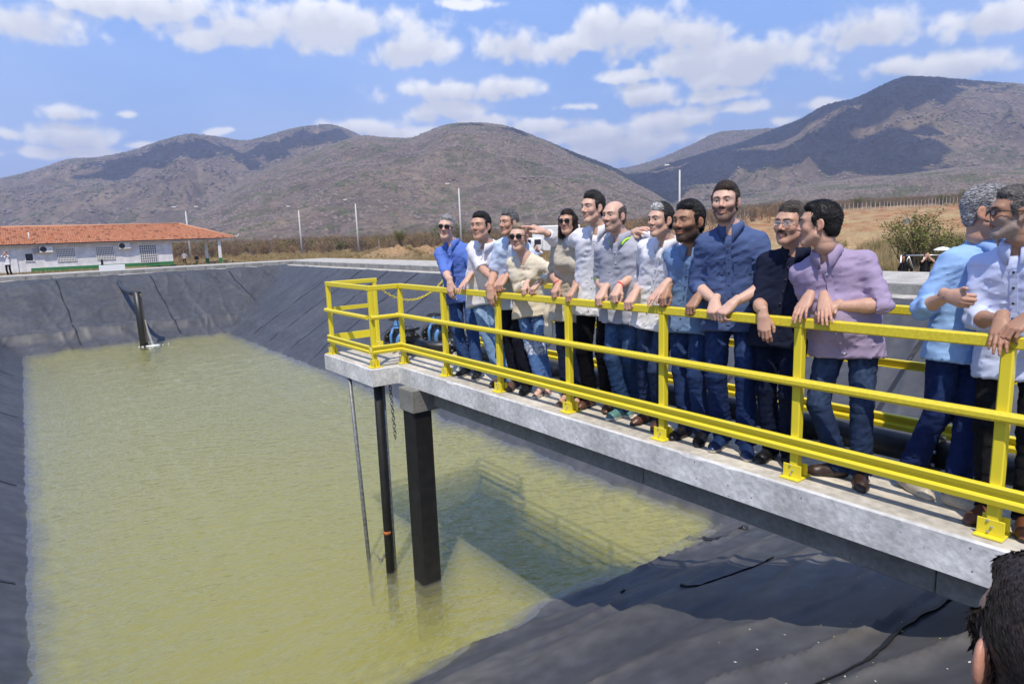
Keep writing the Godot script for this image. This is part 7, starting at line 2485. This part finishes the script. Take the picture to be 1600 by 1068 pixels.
	person({"label": "man with glasses and grey beard in pale shirt at the right edge", "s": 0.968, "hs": 0.999, "head": Vector3(3.900, 1.581, -1.127), "head_face": Vector3(-0.530, -0.000, -0.848), "head_up": Vector3(0.000, 1.000, 0.000), "neck": Vector3(3.971, 1.429, -1.110), "hip": Vector3(4.100, 0.915, -1.109), "face_body": Vector3(-0.999, 0.000, 0.035), "foot_r": [Vector3(3.874, 0.000, -1.143), Vector3(-0.985, 0.000, -0.174)], "foot_l": [Vector3(3.860, 0.000, -0.955), Vector3(-0.970, 0.000, 0.242)], "shirt": Color(0.560, 0.630, 0.860), "trousers": Color(0.012, 0.012, 0.013), "shoe": Color(0.140, 0.055, 0.025), "skin": Color(0.370, 0.210, 0.135), "hair_col": Color(0.050, 0.045, 0.040), "brow": Color(0.050, 0.045, 0.040), "arm_r": {"w": Vector3(3.755, 1.080, -1.100), "e": Vector3(4.020, 1.095, -1.336), "d": Vector3(-0.729, -0.668, 0.152), "back": Vector3(-0.550, 0.800, 0.000), "pose": "flat"}, "arm_l": {"w": Vector3(3.749, 1.107, -0.986), "e": Vector3(4.020, 1.046, -0.912), "d": Vector3(-0.656, -0.601, -0.456), "back": Vector3(-0.550, 0.800, 0.000), "pose": "relaxed"}, "cell": 0.0114, "hcell": 0.0043, "handcell": 0.0043, "hair_grey": Color(0.160, 0.150, 0.140), "glasses": "dark", "beard": 0.65, "beard_col": Color(0.300, 0.280, 0.260), "sleeve": 0.34, "broad": 0.94, "hem": 0.04, "dark_buttons": true, "nose": 1.25, "jaw": 0.92, "face_w": 0.95})
	person({"label": "person in white top and dark trousers taking a picture beyond the far kerb", "group": "people far from the walkway", "s": 0.920, "hs": 0.939, "head": Vector3(-0.822, 1.447, -57.939), "head_face": Vector3(-0.342, 0.000, 0.940), "head_up": Vector3(0.000, 1.000, 0.000), "neck": Vector3(-0.807, 1.268, -57.981), "hip": Vector3(-0.800, 0.780, -58.000), "face_body": Vector3(-0.342, 0.000, 0.940), "foot_r": [Vector3(-0.914, -0.090, -58.009), Vector3(-0.342, 0.000, 0.940)], "foot_l": [Vector3(-0.707, -0.090, -57.934), Vector3(-0.342, 0.000, 0.940)], "shirt": Color(0.720, 0.720, 0.750), "trousers": Color(0.012, 0.012, 0.014), "shoe": Color(0.100, 0.100, 0.100), "skin": Color(0.530, 0.320, 0.225), "hair_col": Color(0.010, 0.009, 0.008), "brow": Color(0.010, 0.009, 0.008), "arm_r": {"w": Vector3(-0.924, 1.397, -57.806), "e": Vector3(-1.149, 0.818, -58.212), "d": Vector3(0.220, 0.928, 0.300), "back": Vector3(-0.624, 0.000, 0.837), "pose": "relaxed"}, "arm_l": {"w": Vector3(-0.830, 1.397, -57.771), "e": Vector3(-0.397, 0.818, -57.938), "d": Vector3(-0.361, 0.928, 0.088), "back": Vector3(-0.060, 0.000, 1.042), "pose": "relaxed"}, "cell": 0.024, "hcell": 0.011, "handcell": 0.009})
	person({"label": "person in pale grey shirt standing by the porch of the house", "group": "people far from the walkway", "s": 0.881, "hs": 0.898, "head": Vector3(15.268, 0.751, -84.544), "head_face": Vector3(-0.500, 0.000, 0.866), "head_up": Vector3(0.000, 1.000, 0.000), "neck": Vector3(15.290, 0.579, -84.583), "hip": Vector3(15.300, 0.112, -84.600), "face_body": Vector3(-0.500, 0.000, 0.866), "foot_r": [Vector3(15.190, -0.720, -84.629), Vector3(-0.500, 0.000, 0.866)], "foot_l": [Vector3(15.380, -0.720, -84.519), Vector3(-0.500, 0.000, 0.866)], "shirt": Color(0.420, 0.420, 0.460), "trousers": Color(0.020, 0.020, 0.020), "shoe": Color(0.100, 0.100, 0.100), "skin": Color(0.370, 0.210, 0.135), "hair_col": Color(0.010, 0.009, 0.008), "brow": Color(0.010, 0.009, 0.008), "arm_r": {"w": Vector3(15.092, 0.062, -84.720), "e": Vector3(14.994, 0.129, -84.869), "d": Vector3(-0.050, -0.995, 0.086), "back": Vector3(-0.760, 0.000, 0.716), "pose": "relaxed"}, "arm_l": {"w": Vector3(15.508, 0.062, -84.480), "e": Vector3(15.686, 0.129, -84.469), "d": Vector3(-0.050, -0.995, 0.086), "back": Vector3(-0.240, 0.000, 1.016), "pose": "relaxed"}, "cell": 0.024, "hcell": 0.011, "handcell": 0.009})
	person({"label": "person in black squatting on the grass by the porch of the house", "group": "people far from the walkway", "s": 0.920, "hs": 0.939, "head": Vector3(16.485, 0.387, -84.160), "head_face": Vector3(-0.342, 0.000, 0.940), "head_up": Vector3(0.000, 1.000, 0.000), "neck": Vector3(16.501, 0.208, -84.202), "hip": Vector3(16.554, -0.280, -84.348), "face_body": Vector3(-0.342, 0.000, 0.940), "foot_r": [Vector3(16.386, -0.700, -84.209), Vector3(-0.342, 0.000, 0.940)], "foot_l": [Vector3(16.593, -0.700, -84.134), Vector3(-0.342, 0.000, 0.940)], "shirt": Color(0.015, 0.015, 0.017), "trousers": Color(0.120, 0.110, 0.100), "shoe": Color(0.100, 0.100, 0.100), "skin": Color(0.370, 0.210, 0.135), "hair_col": Color(0.010, 0.009, 0.008), "brow": Color(0.010, 0.009, 0.008), "arm_r": {"w": Vector3(16.338, -0.330, -84.107), "e": Vector3(16.159, -0.242, -84.433), "d": Vector3(-0.290, -0.530, 0.797), "back": Vector3(-0.282, 1.000, -0.103), "pose": "relaxed"}, "arm_l": {"w": Vector3(16.564, -0.330, -84.025), "e": Vector3(16.911, -0.242, -84.160), "d": Vector3(-0.290, -0.530, 0.797), "back": Vector3(0.282, 1.000, 0.103), "pose": "relaxed"}, "cell": 0.024, "hcell": 0.011, "handcell": 0.009})
	person({"label": "person in white shirt holding up a dark phone behind the woman in cream", "group": "people far from the walkway", "s": 0.966, "hs": 0.985, "head": Vector3(18.578, 0.863, -23.139), "head_face": Vector3(-0.342, 0.000, 0.940), "head_up": Vector3(0.000, 1.000, 0.000), "neck": Vector3(18.593, 0.675, -23.181), "hip": Vector3(18.600, 0.163, -23.200), "face_body": Vector3(-0.342, 0.000, 0.940), "foot_r": [Vector3(18.486, -0.750, -23.209), Vector3(-0.342, 0.000, 0.940)], "foot_l": [Vector3(18.693, -0.750, -23.134), Vector3(-0.342, 0.000, 0.940)], "shirt": Color(0.740, 0.750, 0.800), "trousers": Color(0.100, 0.100, 0.120), "shoe": Color(0.100, 0.100, 0.100), "skin": Color(0.530, 0.320, 0.225), "hair_col": Color(0.010, 0.009, 0.008), "brow": Color(0.010, 0.009, 0.008), "arm_r": {"w": Vector3(18.476, 0.813, -23.006), "e": Vector3(18.251, 0.225, -23.412), "d": Vector3(0.220, 0.928, 0.300), "back": Vector3(-0.624, 0.000, 0.837), "pose": "relaxed"}, "arm_l": {"w": Vector3(18.570, 0.813, -22.971), "e": Vector3(19.003, 0.225, -23.138), "d": Vector3(-0.361, 0.928, 0.088), "back": Vector3(-0.060, 0.000, 1.042), "pose": "relaxed"}, "cell": 0.016, "hcell": 0.008, "handcell": 0.006})
	person({"label": "person with long dark hair in black clothes standing by the silver truss", "group": "people far from the walkway", "s": 0.909, "hs": 0.927, "head": Vector3(29.489, -0.062, -12.222), "head_face": Vector3(-0.940, 0.000, -0.342), "head_up": Vector3(0.000, 1.000, 0.000), "neck": Vector3(29.531, -0.239, -12.207), "hip": Vector3(29.550, -0.721, -12.200), "face_body": Vector3(-0.940, 0.000, -0.342), "foot_r": [Vector3(29.559, -1.580, -12.314), Vector3(-0.940, 0.000, -0.342)], "foot_l": [Vector3(29.484, -1.580, -12.107), Vector3(-0.940, 0.000, -0.342)], "shirt": Color(0.012, 0.012, 0.013), "trousers": Color(0.012, 0.012, 0.012), "shoe": Color(0.100, 0.100, 0.100), "skin": Color(0.370, 0.210, 0.135), "hair_col": Color(0.010, 0.009, 0.008), "brow": Color(0.010, 0.009, 0.008), "arm_r": {"w": Vector3(29.632, -0.771, -12.426), "e": Vector3(29.762, -0.689, -12.549), "d": Vector3(-0.094, -0.995, -0.034), "back": Vector3(-0.837, 0.000, -0.624), "pose": "relaxed"}, "arm_l": {"w": Vector3(29.468, -0.771, -11.974), "e": Vector3(29.488, -0.689, -11.797), "d": Vector3(-0.094, -0.995, -0.034), "back": Vector3(-1.042, 0.000, -0.060), "pose": "relaxed"}, "cell": 0.016, "hcell": 0.008, "handcell": 0.006, "hair": "long"})
	person({"label": "person in black T-shirt with raised arms taking a picture by the silver truss", "group": "people far from the walkway", "s": 0.955, "hs": 0.974, "head": Vector3(29.800, 0.014, -11.508), "head_face": Vector3(-0.766, 0.000, 0.643), "head_up": Vector3(0.000, 1.000, 0.000), "neck": Vector3(29.835, -0.172, -11.537), "hip": Vector3(29.850, -0.678, -11.550), "face_body": Vector3(-0.766, 0.000, 0.643), "foot_r": [Vector3(29.756, -1.580, -11.615), Vector3(-0.766, 0.000, 0.643)], "foot_l": [Vector3(29.898, -1.580, -11.446), Vector3(-0.766, 0.000, 0.643)], "shirt": Color(0.012, 0.012, 0.013), "trousers": Color(0.012, 0.012, 0.012), "shoe": Color(0.100, 0.100, 0.100), "skin": Color(0.530, 0.320, 0.225), "hair_col": Color(0.010, 0.009, 0.008), "brow": Color(0.010, 0.009, 0.008), "arm_r": {"w": Vector3(29.646, -0.036, -11.444), "e": Vector3(29.654, -0.622, -11.908), "d": Vector3(0.041, 0.928, 0.370), "back": Vector3(-0.959, 0.000, 0.413), "pose": "relaxed"}, "arm_l": {"w": Vector3(29.710, -0.036, -11.367), "e": Vector3(30.168, -0.622, -11.295), "d": Vector3(-0.357, 0.928, -0.104), "back": Vector3(-0.573, 0.000, 0.873), "pose": "relaxed"}, "cell": 0.016, "hcell": 0.008, "handcell": 0.006, "sleeve": -0.1})
	person({"label": "man with short dark hair close to the camera, seen from behind his ear", "group": "people on the near bank", "s": 1.0, "hs": 1.0, "head": Vector3(0.948, 1.033, -0.195), "head_face": Vector3(0.745, -0.431, -0.510), "head_up": Vector3(0, 1, 0), "neck": Vector3(0.911, 0.833, -0.170), "hip": Vector3(0.729, 0.260, -0.045), "face_body": Vector3(0.825, 0.000, -0.565), "foot_r": [Vector3(0.957, -0.163, -0.031), Vector3(0.825, 0.000, -0.565)], "foot_l": [Vector3(0.799, -0.163, -0.263), Vector3(0.825, 0.000, -0.565)], "shirt": Color(0.05, 0.06, 0.09), "trousers": Color(0.02, 0.03, 0.06), "shoe": Color(0.02, 0.02, 0.02), "skin": Color(0.450, 0.250, 0.170), "hair_col": Color(0.018, 0.013, 0.010), "hair_grey": Color(0.040, 0.030, 0.024), "brow": Color(0.01, 0.01, 0.01), "hair_th": 0.006, "hair_top": 0.003, "hair_rough": 0.0008, "strand": 0.9, "lift": 0.03, "strands": 9000.0, "hairline": -0.07, "beard": 1.0, "beard_col": Color(0.012, 0.010, 0.009), "hcell": 0.0024, "arm_r": {"w": Vector3(1.166, 0.360, -0.150), "e": Vector3(1.193, 0.433, 0.243), "d": Vector3(0.743, -0.300, -0.508), "back": Vector3(0, 1, 0), "pose": "relaxed"}, "arm_l": {"w": Vector3(0.985, 0.360, -0.415), "e": Vector3(0.628, 0.433, -0.582), "d": Vector3(0.743, -0.300, -0.508), "back": Vector3(0, 1, 0), "pose": "relaxed"}})
	finish_people()

func _ready() -> void:
	rng.seed = 2024
	n_fbm.seed = 7; n_fbm.frequency = 0.05; n_fbm.fractal_octaves = 4
	n_ridge.seed = 8; n_ridge.frequency = 0.05; n_ridge.fractal_octaves = 2
	n_fine.seed = 9; n_fine.frequency = 0.05; n_fine.fractal_octaves = 3
	make_view()
	make_materials()
	make_land()
	make_pond()
	make_water()
	make_crest()
	make_walkway()
	make_rails()
	make_pipework()
	house()
	make_street()
	truss()
	make_people()
